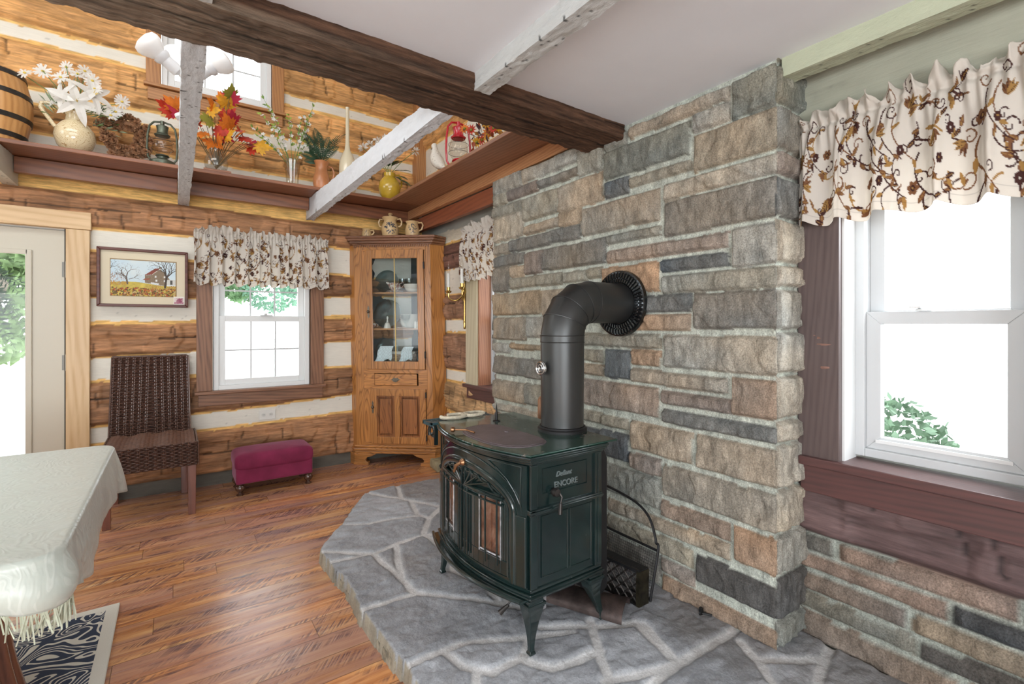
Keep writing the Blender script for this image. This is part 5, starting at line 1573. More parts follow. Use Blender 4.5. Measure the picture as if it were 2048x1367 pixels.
# drawer
mb = MB(); cbox(mb, .180, .565, .708, .808, .001, .018); dw = mb.build('drawer', m_oakh, cab, bevel=.005)
mb = MB(); s_ = .372; z = .760
mb.prism([(s_-.045, z), (s_-.028, z+.006), (s_-.018, z+.018), (s_, z+.012), (s_+.018, z+.018), (s_+.028, z+.006), (s_+.045, z), (s_+.022, z-.010), (s_, z-.020), (s_-.022, z-.010)], lambda u, v, w: Cc(u, w, v), .018, .021)
mb.tube([Cc(s_+.022*math.cos(a), .028, z-.004-.016*math.sin(a)) for a in [math.pi*i/10 for i in range(11)]], .003, 6)
mb.build('pull', m_ant, dw, smooth=True)
# lower door
mb = MB(); cframe(mb, .140, .640, .190, .676, .055, .001, .018, .062, .062); cbox(mb, .355, .405, .25, .615, .001, .018)
ld = mb.build('lower_door', m_oak, cab, bevel=.004)
for a, b in ((.196, .354), (.406, .584)):
    mb = MB(); cbox(mb, a, b, .252, .614, .001, .006)
    mb.hexa([Cc(a+.010, .006, .262), Cc(b-.010, .006, .262), Cc(b-.010, .004, .262), Cc(a+.010, .004, .262), Cc(a+.010, .006, .604), Cc(b-.010, .006, .604), Cc(b-.010, .004, .604), Cc(a+.010, .004, .604)])
    cbox(mb, a+.026, b-.026, .280, .586, .006, .014)
    mb.build('raised_panel', m_oakd, ld, bevel=.005)
escutcheon(.160, .515, ld)
for z_ in (.60, .22): cbox(MB(), .636, .646, z_, z_+.05, .0, .020).build('hinge', m_black, ld)

# china inside (each its own thing)
m_china = M('cream_china', (.78,.74,.68), .2, coat=.5)
m_glassw = M_glass('cut_glass', (.86,.90,.90), .16, .05)
m_fig = NT('brown_transfer_china')
_v = m_fig.ramp(m_fig.noise(m_fig.coord(), 60, 4, .6), [(.47, (.78,.72,.66)), (.53, (.38,.19,.15))]); m_fig.color(_v); m_fig.setp(Roughness=.2); m_fig = m_fig.mat
GS = 'china in the cupboard'
def cput(mb, nm, mat, lab, cat, s_, o, z, group=None, smooth=True, sub=0):
    return tag(mb.build(nm, mat, loc=Cc(s_, o, z), smooth=smooth), lab, cat, group)
def at(s_, o, z): return Vector(Cc(s_, o, z))
T1, T2, T3 = 1.537, 1.214, .899
m_gplate = M_glass('frosted_glass_plate', (.55,.66,.66), .30, .25)
def plate_up(s_, o, z, r):
    mb = MB(); c = at(s_, o, z+r*.98); ax = (CN*.96+Vector((0,0,.27))).normalized()
    mb.lathe([(.0001, 0), (r*.6, .001), (r*.66, .006), (r, .012), (r, .015), (r*.64, .010), (.0001, .004)], c, 40, ax); return mb
cput(plate_up(.235, -.19, T1, .110), 'glass_plate', m_gplate, 'clear glass plate standing on edge behind the figured jug, top cupboard shelf', 'plate', .235, -.19, T1, 'glass plates standing in the cupboard')
cput(plate_up(.235, -.19, T2, .135), 'glass_plate', m_gplate, 'large clear glass plate standing on edge behind the bell, middle cupboard shelf', 'plate', .235, -.19, T2, 'glass plates standing in the cupboard')
cput(plate_up(.225, -.19, T3, .110), 'glass_plate', m_gplate, 'clear glass plate standing on edge behind the cloth, bottom cupboard shelf', 'plate', .225, -.19, T3, 'glass plates standing in the cupboard')
c = at(.330, -.13, T1)
mb = MB()
for i in range(3): mb.lathe([(.05, .001+.006*i), (.085-.006*i, .004+.006*i), (.085-.006*i, .006+.006*i)], c, 32)
cput(mb, 'plate_stack', m_fig, 'stack of brown-patterned saucers under the figured jug, top cupboard shelf', 'plates', .33, -.13, T1)
c2 = c+Vector((0,0,.019))
jb = thing('patterned_jug', 'low brown-figured china jug with spout and handle standing on the saucers', 'jug', c2)
MB().lathe([(.026,.0),(.032,.004),(.050,.022),(.057,.042),(.050,.064),(.046,.072),(.043,.070),(.045,.05),(.0001,.02)], c2, 28).build('body', m_fig, jb, smooth=True)
p0 = c2+CE*-.045+Vector((0,0,.066)); MB().tube([c2+CE*-.035+Vector((0,0,.05)), c2+CE*-.062+Vector((0,0,.068)), c2+CE*-.078+Vector((0,0,.080))], [.020,.013,.008], 10).build('spout', m_fig, jb, smooth=True)
MB().tube([c2+CE*.045+Vector((0,0,.062)), c2+CE*.075+Vector((0,0,.078)), c2+CE*.088+Vector((0,0,.055)), c2+CE*.065+Vector((0,0,.030)), c2+CE*.052+Vector((0,0,.028))], .005, 8).build('handle', m_fig, jb, smooth=True)
c = at(.505, -.11, T1); mb = MB()
for i in range(2): mb.lathe([(.035, .001+.013*i), (.06, .016+.013*i), (.080, .052+.013*i), (.082, .062+.013*i), (.078, .060+.013*i), (.0001, .015+.013*i)], c, 32)
cput(mb, 'bowl', m_china, 'pair of nested cream bowls on the top cupboard shelf', 'bowls', .505, -.11, T1)
for s_, o, wh in ((.430, -.24, 'middle'), (.530, -.24, 'rightmost'), (.36, -.26, 'leftmost')):
    c = at(s_, o, T1)
    mb = MB().lathe([(.030,0),(.028,.003),(.004,.008),(.004,.06),(.020,.075),(.034,.10),(.036,.14),(.034,.14),(.032,.10),(.0001,.078)], c, 24)
    cput(mb, 'goblet', m_glassw, wh+' of three clear glass goblets at the back of the top cupboard shelf', 'goblet', s_, o, T1, 'goblets in the cupboard')
c = at(.135, -.07, T2)
mb = MB().lathe([(.018,0),(.020,.003),(.032,.025),(.036,.045),(.034,.045),(.0001,.008)], c, 20).tube([c+CE*.034+Vector((0,0,.038)), c+CE*.054+Vector((0,0,.032)), c+CE*.048+Vector((0,0,.014)), c+CE*.028+Vector((0,0,.014))], .003, 6)
cput(mb, 'teacup', m_fig, 'small dark-patterned teacup at the left of the middle cupboard shelf', 'cup', .135, -.07, T2)
bl = thing('china_bell', 'white china hand bell on the middle cupboard shelf', 'bell', at(.275, -.07, T2))
c = at(.275, -.07, T2)
MB().lathe([(.034,.0),(.033,.006),(.026,.030),(.020,.046),(.010,.054),(.0001,.055)], c, 24).build('body', m_china, bl, smooth=True)
MB().lathe([(.006,.053),(.009,.062),(.005,.075),(.009,.092),(.007,.104),(.0001,.110)], c, 16).build('handle', m_china, bl, smooth=True)
c = at(.455, -.17, T2); mb = MB()
for i in range(5): mb.lathe([(.045, .001+.018*i), (.075, .02+.018*i), (.098, .055+.018*i), (.096, .055+.018*i), (.0001, .012+.018*i)], c, 36)
cput(mb, 'bowl_stack', m_china, 'tall stack of nested cream bowls on the middle cupboard shelf', 'bowls', .455, -.17, T2)
c = at(.445, -.065, T2)
mb = MB().lathe([(.07,.001),(.086,.006),(.086,.009),(.06,.005)], c, 32)
cput(mb, 'saucer', m_china, 'cream saucer under the goblet in front of the bowls, middle cupboard shelf', 'saucer', .445, -.065, T2)
c = at(.445, -.065, T2+.009)
mb = MB().lathe([(.030,0),(.028,.003),(.004,.008),(.004,.034),(.024,.050),(.040,.080),(.042,.112),(.040,.112),(.038,.080),(.0001,.055)], c, 28)
cput(mb, 'goblet', m_glassw, 'cut glass goblet standing on a saucer before the stacked bowls', 'goblet', .445, -.065, T2, 'goblets in the cupboard')
for k, (s_, w_) in enumerate(((.542, 'left'), (.567, 'right'))):
    c = at(s_, -.045, T2)
    mb = MB().lathe([(.0115,0),(.0125,.002),(.0125,.052),(.010,.060),(.0001,.063)], c, 14)
    cput(mb, 'shaker', m_china, '%s one of two small white shakers on the middle cupboard shelf' % w_, 'shaker', s_, -.045, T2, 'shakers in the cupboard')
# linen, dish and basket on the bottom shelf
c = at(.39, -.13, T3)
mb = MB(); N = 44
for j in range(7):
    a = c+Vector((0, 0, .006+.011*j)); mb.tube([a+CE*(.125*math.cos(t))+CN*(.075*math.sin(t)) for t in [2*math.pi*i/N for i in range(N)]], .0062, 6, closed=True)
mb.add([c+CE*(.12*math.cos(t))+CN*(.07*math.sin(t))+Vector((0,0,.004)) for t in [2*math.pi*i/20 for i in range(20)]], [tuple(range(20))])
cput(mb, 'basket', M('brown_wicker', (.30,.20,.13), .7, var=.4, vs=90, bump=.7, bs=200), 'low oval wicker basket on the bottom cupboard shelf', 'basket', .39, -.13, T3)
mb = MB(); mb.hexa([tuple(c+CE*a+CN*b+Vector((0,0,.079))) for a, b in ((-.10,.05),(.12,.05),(.12,-.05),(-.10,-.05))]+[tuple(c+CE*a+CN*b+Vector((0,0,.105))) for a, b in ((-.115,.06),(.135,.06),(.135,-.06),(-.115,-.06))])
cput(mb, 'white_dish', m_china, 'rectangular white dish resting on the basket, bottom cupboard shelf', 'dish', .39, -.13, T3+.08, smooth=False)
def cloth(s0, s1, z0, z1, o, seed, lab):
    n = 24; m = 24
    U, V = np.meshgrid(np.linspace(0, 1, n), np.linspace(0, 1, m), indexing='ij')
    S = s0+(s1-s0)*(U+.25*(1-V)*(U-.5))-.03*(1-V)+.006*np.sin(V*7); O = o+.010*np.sin(U*14+seed)*(1-V)+.012*(1-V); Zz = z0+(z1-z0)*V-.02*(1-V)*np.sin(U*6)
    P = np.array([[Cc(S[i, j], O[i, j], Zz[i, j]) for j in range(m)] for i in range(n)])
    ck = ((np.floor(U*9)+np.floor(V*9)) % 2)[..., None]
    C = np.array((.72,.80,.84))*(1-.16*ck)
    g = gmesh('folded_cloth', P, C, m_print, loc=Cc((s0+s1)/2, o, z0)); mo = g.modifiers.new('s', 'SOLIDIFY'); mo.thickness = .002
    return tag(g, lab, 'cloth', 'cloths in the cupboard')
cloth(.215, .335, T3+.018, T3+.155, -.040, 1, 'pale blue checked cloth hanging at the left of the white dish in the cupboard', )
cloth(.43, .52, T3+.018, T3+.150, -.040, 3, 'pale blue cloth hanging at the right of the white dish in the cupboard')

# stoneware jugs on top of the cupboard
m_stw = M('tan_stoneware', (.62,.43,.22), .35, var=.08, vs=14, coat=.3)
m_cob = M('blue_black_slip', (.04,.045,.06), .4)
def stone_jug(nm, s_, o, prof, lab, handle, flower, lid=None, two=False, cat='jug'):
    z = 2.032; c = at(s_, o, z); t = thing(nm, lab, cat, c)
    MB().lathe(prof, c, 32).build('body', m_stw, t, smooth=True)
    def hd(sg):
        return MB().tube([c+CE*sg*a+Vector((0, 0, b)) for a, b in handle], .0075, 8).build('handle', m_stw, t, smooth=True)
    hd(1)
    if two: hd(-1)
    if lid: MB().lathe(lid, c, 28).build('lid', m_stw, t, smooth=True)
    rr, zz, n = flower; mb = MB(); rnd = random.Random(len(lab))
    V_ = -Vector((c.x, c.y, 0)).normalized(); R_ = Vector((-V_.y, V_.x, 0))
    rad = max(p[0] for p in prof)
    for i in range(n):
        a = rnd.uniform(0, 6.28); k = rnd.uniform(.0, 1)**.6
        th = rr*k*math.cos(a)/rad; zp = zz+rr*1.15*k*math.sin(a)
        nrm = V_*math.cos(th)+R_*math.sin(th); r_ = rad
        for (ra, za), (rb, zb) in zip(prof[:-1], prof[1:]):
            if za <= zp <= zb and zb > za: r_ = ra+(rb-ra)*(zp-za)/(zb-za)
        p = c+nrm*(r_+.0015)+Vector((0, 0, zp))
        d = Vector((0, 0, 1))*math.sin(a)+nrm.cross(Vector((0,0,1)))*-math.cos(a)
        mb.leaf(p, d, nrm, rr*.45, rr*.2, curl=0, segs=3)
    mb.build('painted_flower', m_cob, t)
    return t
stone_jug('stoneware_jug', .100, -.06, [(.036,0),(.040,.004),(.044,.025),(.040,.055),(.034,.068),(.040,.080),(.037,.080),(.030,.066),(.0001,.01)], 'smallest tan stoneware jug on the cupboard, left of the lidded jar', [(.036,.066),(.062,.066),(.068,.048),(.055,.030),(.042,.028)], (.020,.036,16))
stone_jug('stoneware_jar', .315, -.07, [(.058,0),(.064,.004),(.072,.03),(.078,.07),(.072,.11),(.056,.140),(.054,.150),(.074,.178),(.070,.178),(.05,.148),(.0001,.02)], 'tall tan stoneware jar with knobbed lid and two handles on the cupboard', [(.066,.165),(.095,.168),(.108,.140),(.098,.105),(.076,.098)], (.042,.080,44), [(.072,.176),(.070,.182),(.030,.190),(.012,.193),(.012,.204),(.020,.210),(.018,.220),(.0001,.224)], True, 'jar')
stone_jug('stoneware_pitcher', .520, -.07, [(.048,0),(.054,.004),(.062,.03),(.064,.065),(.056,.10),(.050,.120),(.062,.140),(.058,.140),(.045,.118),(.0001,.02)], 'medium tan stoneware pitcher at the right on top of the cupboard', [(.056,.130),(.085,.132),(.098,.108),(.086,.070),(.062,.058)], (.032,.068,32))

# ---------------------------------------------------------------- brass wall light
m_brass = M('polished_brass', (.50,.34,.11), .22, 1.)
m_candle = M('candle_sleeve', (.80,.80,.76), .5)
sc_ = thing('wall_sconce', 'brass two-candle wall light between the corner cupboard and the far right valance', 'wall light', (1.965, 3.46, 1.25))
mb = MB()
mb.tube([(1.955, 3.46, 1.235), (1.955, 3.46, 1.82)], .010, 10); mb.lathe([(.006,0),(.013,.01),(.009,.03),(.014,.05),(.008,.07)], (1.955, 3.46, 1.21), 14)
mb.lathe([(.010,0),(.015,.01),(.007,.025),(.0001,.035)], (1.955, 3.46, 1.815), 12)
mb.box(1.955, 3.452, 1.25, 1.972, 3.468, 1.80)
mb.lathe([(.018,0),(.026,.015),(.020,.04),(.012,.05)], (1.95, 3.46, 1.50), 14)
mb.build('back_rod', m_brass, sc_, smooth=True)
for (ax_, ay_, az_) in ((1.850, 3.545, 1.525), (1.868, 3.352, 1.545)):
    p = [(1.952, 3.46, 1.53), (1.935, 3.46+.25*(ay_-3.46), 1.475), (1.90, 3.46+.6*(ay_-3.46), 1.445), (ax_+.005, ay_, 1.465), (ax_, ay_, az_)]
    q = [Vector(a) for a in p]; sm = []
    for i in range(len(q)-1):
        for t in (0, .33, .66): 
            a, b, c_, d_ = q[max(i-1, 0)], q[i], q[i+1], q[min(i+2, len(q)-1)]
            sm.append(.5*((2*b)+(c_-a)*t+(2*a-5*b+4*c_-d_)*t*t+(3*b-a-3*c_+d_)*t**3))
    sm.append(q[-1])
    arm = MB().tube(sm, .0065, 8).lathe([(.006,-.02),(.022,-.012),(.026,0),(.014,.004),(.015,.03),(.010,.032)], (ax_, ay_, az_), 16).build('arm', m_brass, sc_, smooth=True)
    MB().lathe([(.012,.03),(.012,.145)], (ax_, ay_, az_), 14).build('candle_sleeve', m_candle, arm, smooth=True)
    MB().lathe([(.007,.145),(.013,.165),(.014,.185),(.008,.215),(.002,.238)], (ax_, ay_, az_), 14).build('bulb', M_glass('clear_bulb', (.97,.95,.92), .12), arm, smooth=True)

# ---------------------------------------------------------------- wicker chair
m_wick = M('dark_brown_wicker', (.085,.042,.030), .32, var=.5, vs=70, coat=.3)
m_wickl = M('painted_lit_wicker', (.125,.055,.032), .3, var=.4, vs=60, coat=.3)  # lighter copy of the wicker; light on seat and stakes put into its colour
m_leg = M_wood('mahogany_leg', (.22,.075,.045), (.11,.035,.022), 'Z', .3, coat=.3, ring=.4)
ch = thing('wicker_chair', 'dark brown woven wicker dining chair with square red-brown legs against the log wall', 'chair', (-.12, 4.05, 0))
def weave(mb, P, nrow, ncol, w0, w1, h0, h1, r, amp, over, stake_every=2, stake_r=.005):
    """P(u,v,o)->xyz ; strands run along u, stakes along v"""
    for j in range(nrow):
        v = h0+(h1-h0)*(j+.5)/nrow; ph = j % 2
        pts = []
        for i in range(ncol*2+1):
            u = w0+(w1-w0)*i/(ncol*2)
            pts.append(P(u, v, amp*math.cos(math.pi*(i/over+ph))))
        mb.tube(pts, r, 4)
    for i in range(ncol+1):
        u = w0+(w1-w0)*i/ncol
        if i % stake_every: continue
        mb.tube([P(u, h0+(h1-h0)*k/6, 0) for k in range(7)], stake_r, 5, mi=1)
        mb.tube([P(u+.010, h0+(h1-h0)*k/6, 0) for k in range(7)], stake_r, 5, mi=1)
bx0_, bx1_ = -.358, .072
def Pb(u, v, o): # backrest plane, slight recline
    return (u+.012*(1-(v-.46)/.56)*(1 if u > -.14 else -1), 4.265+.075*((v-.46)/.56)-o, v)
mb = MB(); weave(mb, Pb, 46, 22, bx0_, bx1_, .462, 1.018, .0062, .0055, 2, 2, .0040)
mb.tube([Pb(bx0_+.43*k/20, 1.018, 0) for k in range(21)], .009, 8)
for sx in (bx0_, bx1_): mb.tube([Pb(sx, .46+.56*k/10, 0) for k in range(11)], .007, 8)
mb.build('backrest', [m_wick, m_wickl], ch, smooth=True)
mb = MB(); mb.hexa([(bx0_,4.28,.40),(bx1_,4.28,.40),(bx1_,4.30,.40),(bx0_,4.30,.40),(bx0_,4.345,1.01),(bx1_,4.345,1.01),(bx1_,4.36,1.01),(bx0_,4.36,1.01)]).build('back_core', m_wick, ch)
sx0, sx1, sy0, sy1 = -.368, .118, 3.785, 4.27
mb = MB(); weave(mb, lambda u, v, o: (u, v, .474-.012*math.cos((v-sy0)/(sy1-sy0)*math.pi*2)*.3+o+.006*math.sin((u-sx0)*42)), 40, 22, sx0+.01, sx1-.01, sy0+.012, sy1, .0064, .0035, 2, 2, .003)
mb.build('seat', [m_wickl, m_wickl], ch, smooth=True)
MB().box(sx0+.012, sy0+.012, .36, sx1-.012, sy1-.01, .466).build('seat_core', m_wick, ch)
mb = MB()
weave(mb, lambda u, v, o: (u, sy0-o, v), 14, 22, sx0, sx1, .325, .478, .0062, .0052, 2, 2, .004)
weave(mb, lambda u, v, o: (sx1+o, u, v), 14, 22, sy0, sy1, .335, .478, .0062, .0052, 2, 2, .004)
weave(mb, lambda u, v, o: (sx0-o, u, v), 14, 22, sy0, sy1, .335, .478, .0062, .0052, 2, 2, .004)
mb.build('seat_skirt', [m_wick, m_wickl], ch, smooth=True)
for x, y in ((.092, 3.812), (-.342, 3.812), (-.342, 4.320), (.058, 4.320)):
    MB().hexa([(x-.020, y-.020, 0), (x+.020, y-.020, 0), (x+.020, y+.020, 0), (x-.020, y+.020, 0), (x-.024, y-.022, .36), (x+.024, y-.022, .36), (x+.024, y+.022, .36), (x-.024, y+.022, .36)]).build('leg', m_leg, ch, bevel=.002)

# ---------------------------------------------------------------- footstool
def velvet():
    t = NT('magenta_velvet')
    c = t.ramp(t.noise(t.coord(), 7, 3), [(.3, (.15,.008,.040)), (.7, (.24,.018,.070))]); t.color(c); t.setp(Roughness=.85)
    t.b.inputs['Sheen Weight'].default_value = .35; t.b.inputs['Sheen Tint'].default_value = (1.,.55,.75,1); t.b.inputs['Sheen Roughness'].default_value = .35
    t.bump(t.noise(t.coord(), 400, 2), .15, .001); return t.mat
st = thing('footstool', 'magenta velvet footstool on small turned feet below the far window', 'footstool', (.62, 4.13, 0))
cx, cy, ca = .622, 4.125, 0
n, m = 44, 26
U, V = np.meshgrid(np.linspace(-1, 1, n), np.linspace(-1, 1, m), indexing='ij')
def pillow(hx, hy, z0, z1, cz, mat, name, bulge, pw=8):
    # closed rounded box by superellipsoid rows
    mb = MB(); K = 13; Nn = 56; vs = []; fs = []
    for j in range(K):
        t = -math.pi/2+math.pi*j/(K-1); cz_ = abs(math.cos(t))**.22; sz_ = math.copysign(abs(math.sin(t))**.55, math.sin(t))
        for i in range(Nn):
            a = 2*math.pi*i/Nn; c_, s_ = math.cos(a), math.sin(a)
            x = math.copysign(abs(c_)**.16, c_); y = math.copysign(abs(s_)**.16, s_)
            vs.append((cx+hx*x*cz_, cy+hy*y*cz_, (z0+z1)/2+(z1-z0)/2*sz_+(bulge*(1-x*x*cz_*cz_*.6)*(1-y*y*cz_*cz_*.6) if sz_ > 0 else 0)*max(sz_, 0)))
    for j in range(K-1):
        for i in range(Nn): fs.append((j*Nn+i, j*Nn+(i+1) % Nn, (j+1)*Nn+(i+1) % Nn, (j+1)*Nn+i))
    mb.add(vs, fs); return mb.build(name, mat, st, smooth=True, ang=0)
m_vel = velvet()
pillow(.272, .160, .175, .300, 0, m_vel, 'cushion', .012)
mb = MB().box(cx-.262, cy-.150, .085, cx+.262, cy+.150, .205).build('skirt', m_vel, st, bevel=.012)
m_turn = M('dark_turned_wood', (.075,.035,.022), .2, coat=.7)
for x, y in ((cx-.232, cy-.115), (cx+.236, cy-.115), (cx-.232, cy+.115), (cx+.236, cy+.115)):
    MB().lathe([(.022,0),(.026,.006),(.014,.016),(.014,.022),(.030,.040),(.034,.056),(.028,.072),(.018,.080),(.022,.088),(.022,.094)], (x, y, 0), 20).build('foot', m_turn, st, smooth=True)

# ---------------------------------------------------------------- rug, table and cloth
def rugm():
    t = NT('zebra_rug'); sp = t.n('ShaderNodeSeparateXYZ'); tc = t.n('ShaderNodeTexCoord'); t.l(tc.outputs['Object'], sp.inputs[0])
    n = t.noise(t.coord((1, 1, 1)), 5.0, 1, .4, 1.2)
    s_ = t.math('SINE', t.math('MULTIPLY', n, 95.))
    c = t.ramp(s_, [(.46, (.03,.045,.085)), (.56, (.72,.70,.62))])
    ex = t.math('SUBTRACT', .75, t.math('ABSOLUTE', sp.outputs[0])); ey = t.math('SUBTRACT', .80, t.math('ABSOLUTE', sp.outputs[1]))
    e = t.math('MINIMUM', ex, ey)
    k = t.math('LESS_THAN', e, .045); c = t.mix(c, (.74,.72,.64), k)
    t.color(c); t.setp(Roughness=.95); t.bump(t.noise(t.coord(), 260, 3), .5, .004); return t.mat
tag(MB().box(-1.70, 1.155, 0.001, -.20, 2.755, .012).build('rug', rugm(), loc=(-.95, 1.955, 0), bevel=.004), 'navy and cream zebra-patterned rug with a cream border under the table', 'rug')
tb = thing('dining_table', 'dining table with a dark ribbed pedestal, hidden under a pale green cloth', 'table', (-.98, 2.02, 0))
m_mah = M_wood('dark_mahogany', (.17,.06,.035), (.07,.022,.015), 'Z', .25, coat=.5, ring=.5)
MB().box(-1.70, 1.47, .715, -.235, 2.57, .742).build('tabletop', m_mah, tb, bevel=.006)
MB().box(-1.55, 1.56, .60, -.34, 2.48, .714).build('apron', m_mah, tb, bevel=.004)
mb = MB(); n = 72; vs = []; fs = []
prof = [(.02,.235),(.06,.235),(.08,.21),(.15,.185),(.25,.165),(.35,.15),(.45,.142),(.54,.15),(.585,.175),(.60,.18)]
for z, r in prof:
    for k in range(n):
        a = 2*math.pi*k/n; rr = r*(1+(.075*abs(math.sin(a*9))-.04 if .06 < z < .58 else 0)); vs.append((-.56+rr*math.cos(a), 2.02+rr*math.sin(a), z))
for i in range(len(prof)-1):
    for k in range(n): fs.append((i*n+k, i*n+(k+1) % n, (i+1)*n+(k+1) % n, (i+1)*n+k))
mb.add(vs, fs); mb.lathe([(.24,.012),(.24,.03)], (-.56, 2.02, 0), 40); mb.build('pedestal', m_mah, tb, smooth=True)
def clothm():
    t = NT('pale_green_damask')
    n = t.noise(t.coord((1,1,1)), 7.0, 2, .5, 2.2)
    s_ = t.math('SINE', t.math('MULTIPLY', n, 42.))
    r = t.ramp(s_, [(.35, (0,)*3), (.6, (1,)*3)])
    c = t.mix((.50,.545,.49), (.56,.60,.545), r); t.color(c)
    t.l(t.ramp(s_, [(.3, (.30,)*3), (.7, (.52,)*3)]), t.b.inputs['Roughness'])
    t.b.inputs['Sheen Weight'].default_value = .2
    t.bump(s_, .10, .002, t.bump(t.noise(t.coord((3, 14, 3)), 1.6, 3), .25, .012))
    return t.mat
m_cloth = clothm()
def tablecloth():
    x0, x1, y0, y1, zt = -1.72, -.215, 1.432, 2.60, .749
    # perimeter polyline (rounded corners), then rings outward: top inner -> edge -> skirt
    per = []; rc = .055
    def arc(cx_, cy_, a0, a1, n=9): return [(cx_+rc*math.cos(a0+(a1-a0)*i/n), cy_+rc*math.sin(a0+(a1-a0)*i/n)) for i in range(n+1)]
    def line(p, q, n): return [(p[0]+(q[0]-p[0])*i/n, p[1]+(q[1]-p[1])*i/n) for i in range(1, n)]
    corners = [((x1-rc, y0+rc), -math.pi/2, 0), ((x1-rc, y1-rc), 0, math.pi/2), ((x0+rc, y1-rc), math.pi/2, math.pi), ((x0+rc, y0+rc), math.pi, 1.5*math.pi)]
    for k, (c_, a0, a1) in enumerate(corners):
        A_ = arc(*c_, a0, a1); per += A_
        nc = corners[(k+1) % 4]; nx_ = (nc[0][0]+rc*math.cos(nc[1]), nc[0][1]+rc*math.sin(nc[1]))
        per += line(A_[-1], nx_, 46)
    per = np.array(per); N = len(per)
    nxt = np.roll(per, -1, 0); prv = np.roll(per, 1, 0); tg = nxt-prv; tg /= np.linalg.norm(tg, axis=1)[:, None]
    nr = np.stack([tg[:, 1], -tg[:, 0]], 1)
    sarc = np.cumsum(np.linalg.norm(per-prv, axis=1))
    cen = np.array([(x0+x1)/2, (y0+y1)/2])
    rows = []
    for t in np.linspace(.0, 1., 26)[:-1]: rows.append(('top', t))
    rows += [('edge', a) for a in (0, .15, .3, .5, .7, .85, 1.)]
    rows += [('skirt', a) for a in np.linspace(.08, 1, 14)]
    P = []
    corner = np.exp(-((per[:, 0]-x1)**2+(per[:, 1]-y0)**2)/.012)+np.exp(-((per[:, 0]-x1)**2+(per[:, 1]-y1)**2)/.012)
    for kind, t in rows:
        if kind == 'top':
            q = cen+(per-cen)*t; z = zt+.0016*fbm(q[:, 0]*7, q[:, 1]*16, 5)
        elif kind == 'edge':
            a = t*math.pi/2; q = per+nr*(.014*math.sin(a)); z = zt-.014*(1-math.cos(a))+0*q[:, 0]
        else:
            fold = np.sin(sarc*17+2*np.sin(sarc*5))*.007*t+.006*t*fbm(sarc*9, sarc*0, 3)
            nearf = sstep(y0+.30, y0+.02, per[:, 1])
            drop = (.150-.082*nearf+.030*corner+.008*np.sin(sarc*6))*t
            q = per+nr*(.014+.012*t+.006*np.sin(t*math.pi*.9)+fold+.030*corner*t)[:, None]
            z = zt-.014-drop
            curl = (per[:, 1] < y0+.10)*t**3; q = q+nr*(-.030*curl)[:, None]
        P.append(np.stack([q[:, 0], q[:, 1], z], -1))
    P = np.array(P); C = np.ones_like(P)
    o = gmesh('tablecloth', P, C, m_cloth, loc=(-.98, 2.02, .75), wrap=True)
    m_ = o.modifiers.new('s', 'SOLIDIFY'); m_.thickness = .0022; m_.offset = -1
    tag(o, 'pale green damask tablecloth with fringed hem at the left foreground', 'tablecloth')
    # fringe along the visible hem
    mb = MB(); rnd = random.Random(2); last = P[-1]
    for i in range(N):
        if last[i][1] > 1.50: continue
        for k in range(7):
            t = rnd.random(); a = last[i]*(1-t)+last[(i+1) % N]*t; L = rnd.uniform(.035, .065)*(1 if last[i][1] < 1.55 else .35); d = rnd.uniform(-.018, .018)
            if last[i][1] > 1.62 and k > 2: continue
            ins = -nr[i]*rnd.uniform(.0, .03)
            mb.tube([a, (a[0]+d*.4+ins[0]*.5, a[1]+d*.3+ins[1]*.5, a[2]-L*.5), (a[0]+d+ins[0], a[1]-d*.5+ins[1], a[2]-L)], .0016, 3)
    f = mb.build('fringe', M('fringe_yarn', (.56,.60,.47), .9), o); f['kind'] = 'stuff'
tablecloth()
# sprig on the table at the picture's left edge
mb = MB(); rnd = random.Random(6)
c = Vector((-.66, 2.50, .752))
for i in range(16):
    a = rnd.uniform(0, 6.28); mb.leaf(c+Vector((0, 0, .012)), (math.cos(a), math.sin(a), rnd.uniform(.0, .5)), (0,0,1), rnd.uniform(.06, .12), .022, mi=i % 2)
mb.lathe([(.03,0),(.035,.012),(.02,.016)], c, 14, mi=0)
tag(mb.build('table_flowers', [M('dark_leaf_green', (.05,.11,.03), .5), M('yellow_petal', (.70,.55,.06), .6)], loc=c), 'low yellow and green sprig on the far left of the tablecloth', 'flowers')
# ---------------------------------------------------------------- plate shelf round the open space
m_shelf = M_wood('red_stained_pine', (.30,.115,.052), (.15,.055,.028), 'X', .38, ring=.5, coat=.2)
m_shelfy = M_wood('red_stained_pine_y', (.36,.17,.095), (.20,.085,.045), 'Y', .38, ring=.7)
m_fasy = M_wood('light_fir_rail', (.58,.30,.14), (.36,.15,.065), 'Y', .4, ring=1.2)
m_fasr = M_wood('red_fir_rail', (.30,.095,.045), (.19,.058,.03), 'Y', .38, ring=.6)
TS = 2.336
bs = thing('plate_shelf', 'long red-brown display shelf along the far log wall, crowded with vases', 'shelf', (-.3, 4.2, 2.2), 'display shelves')
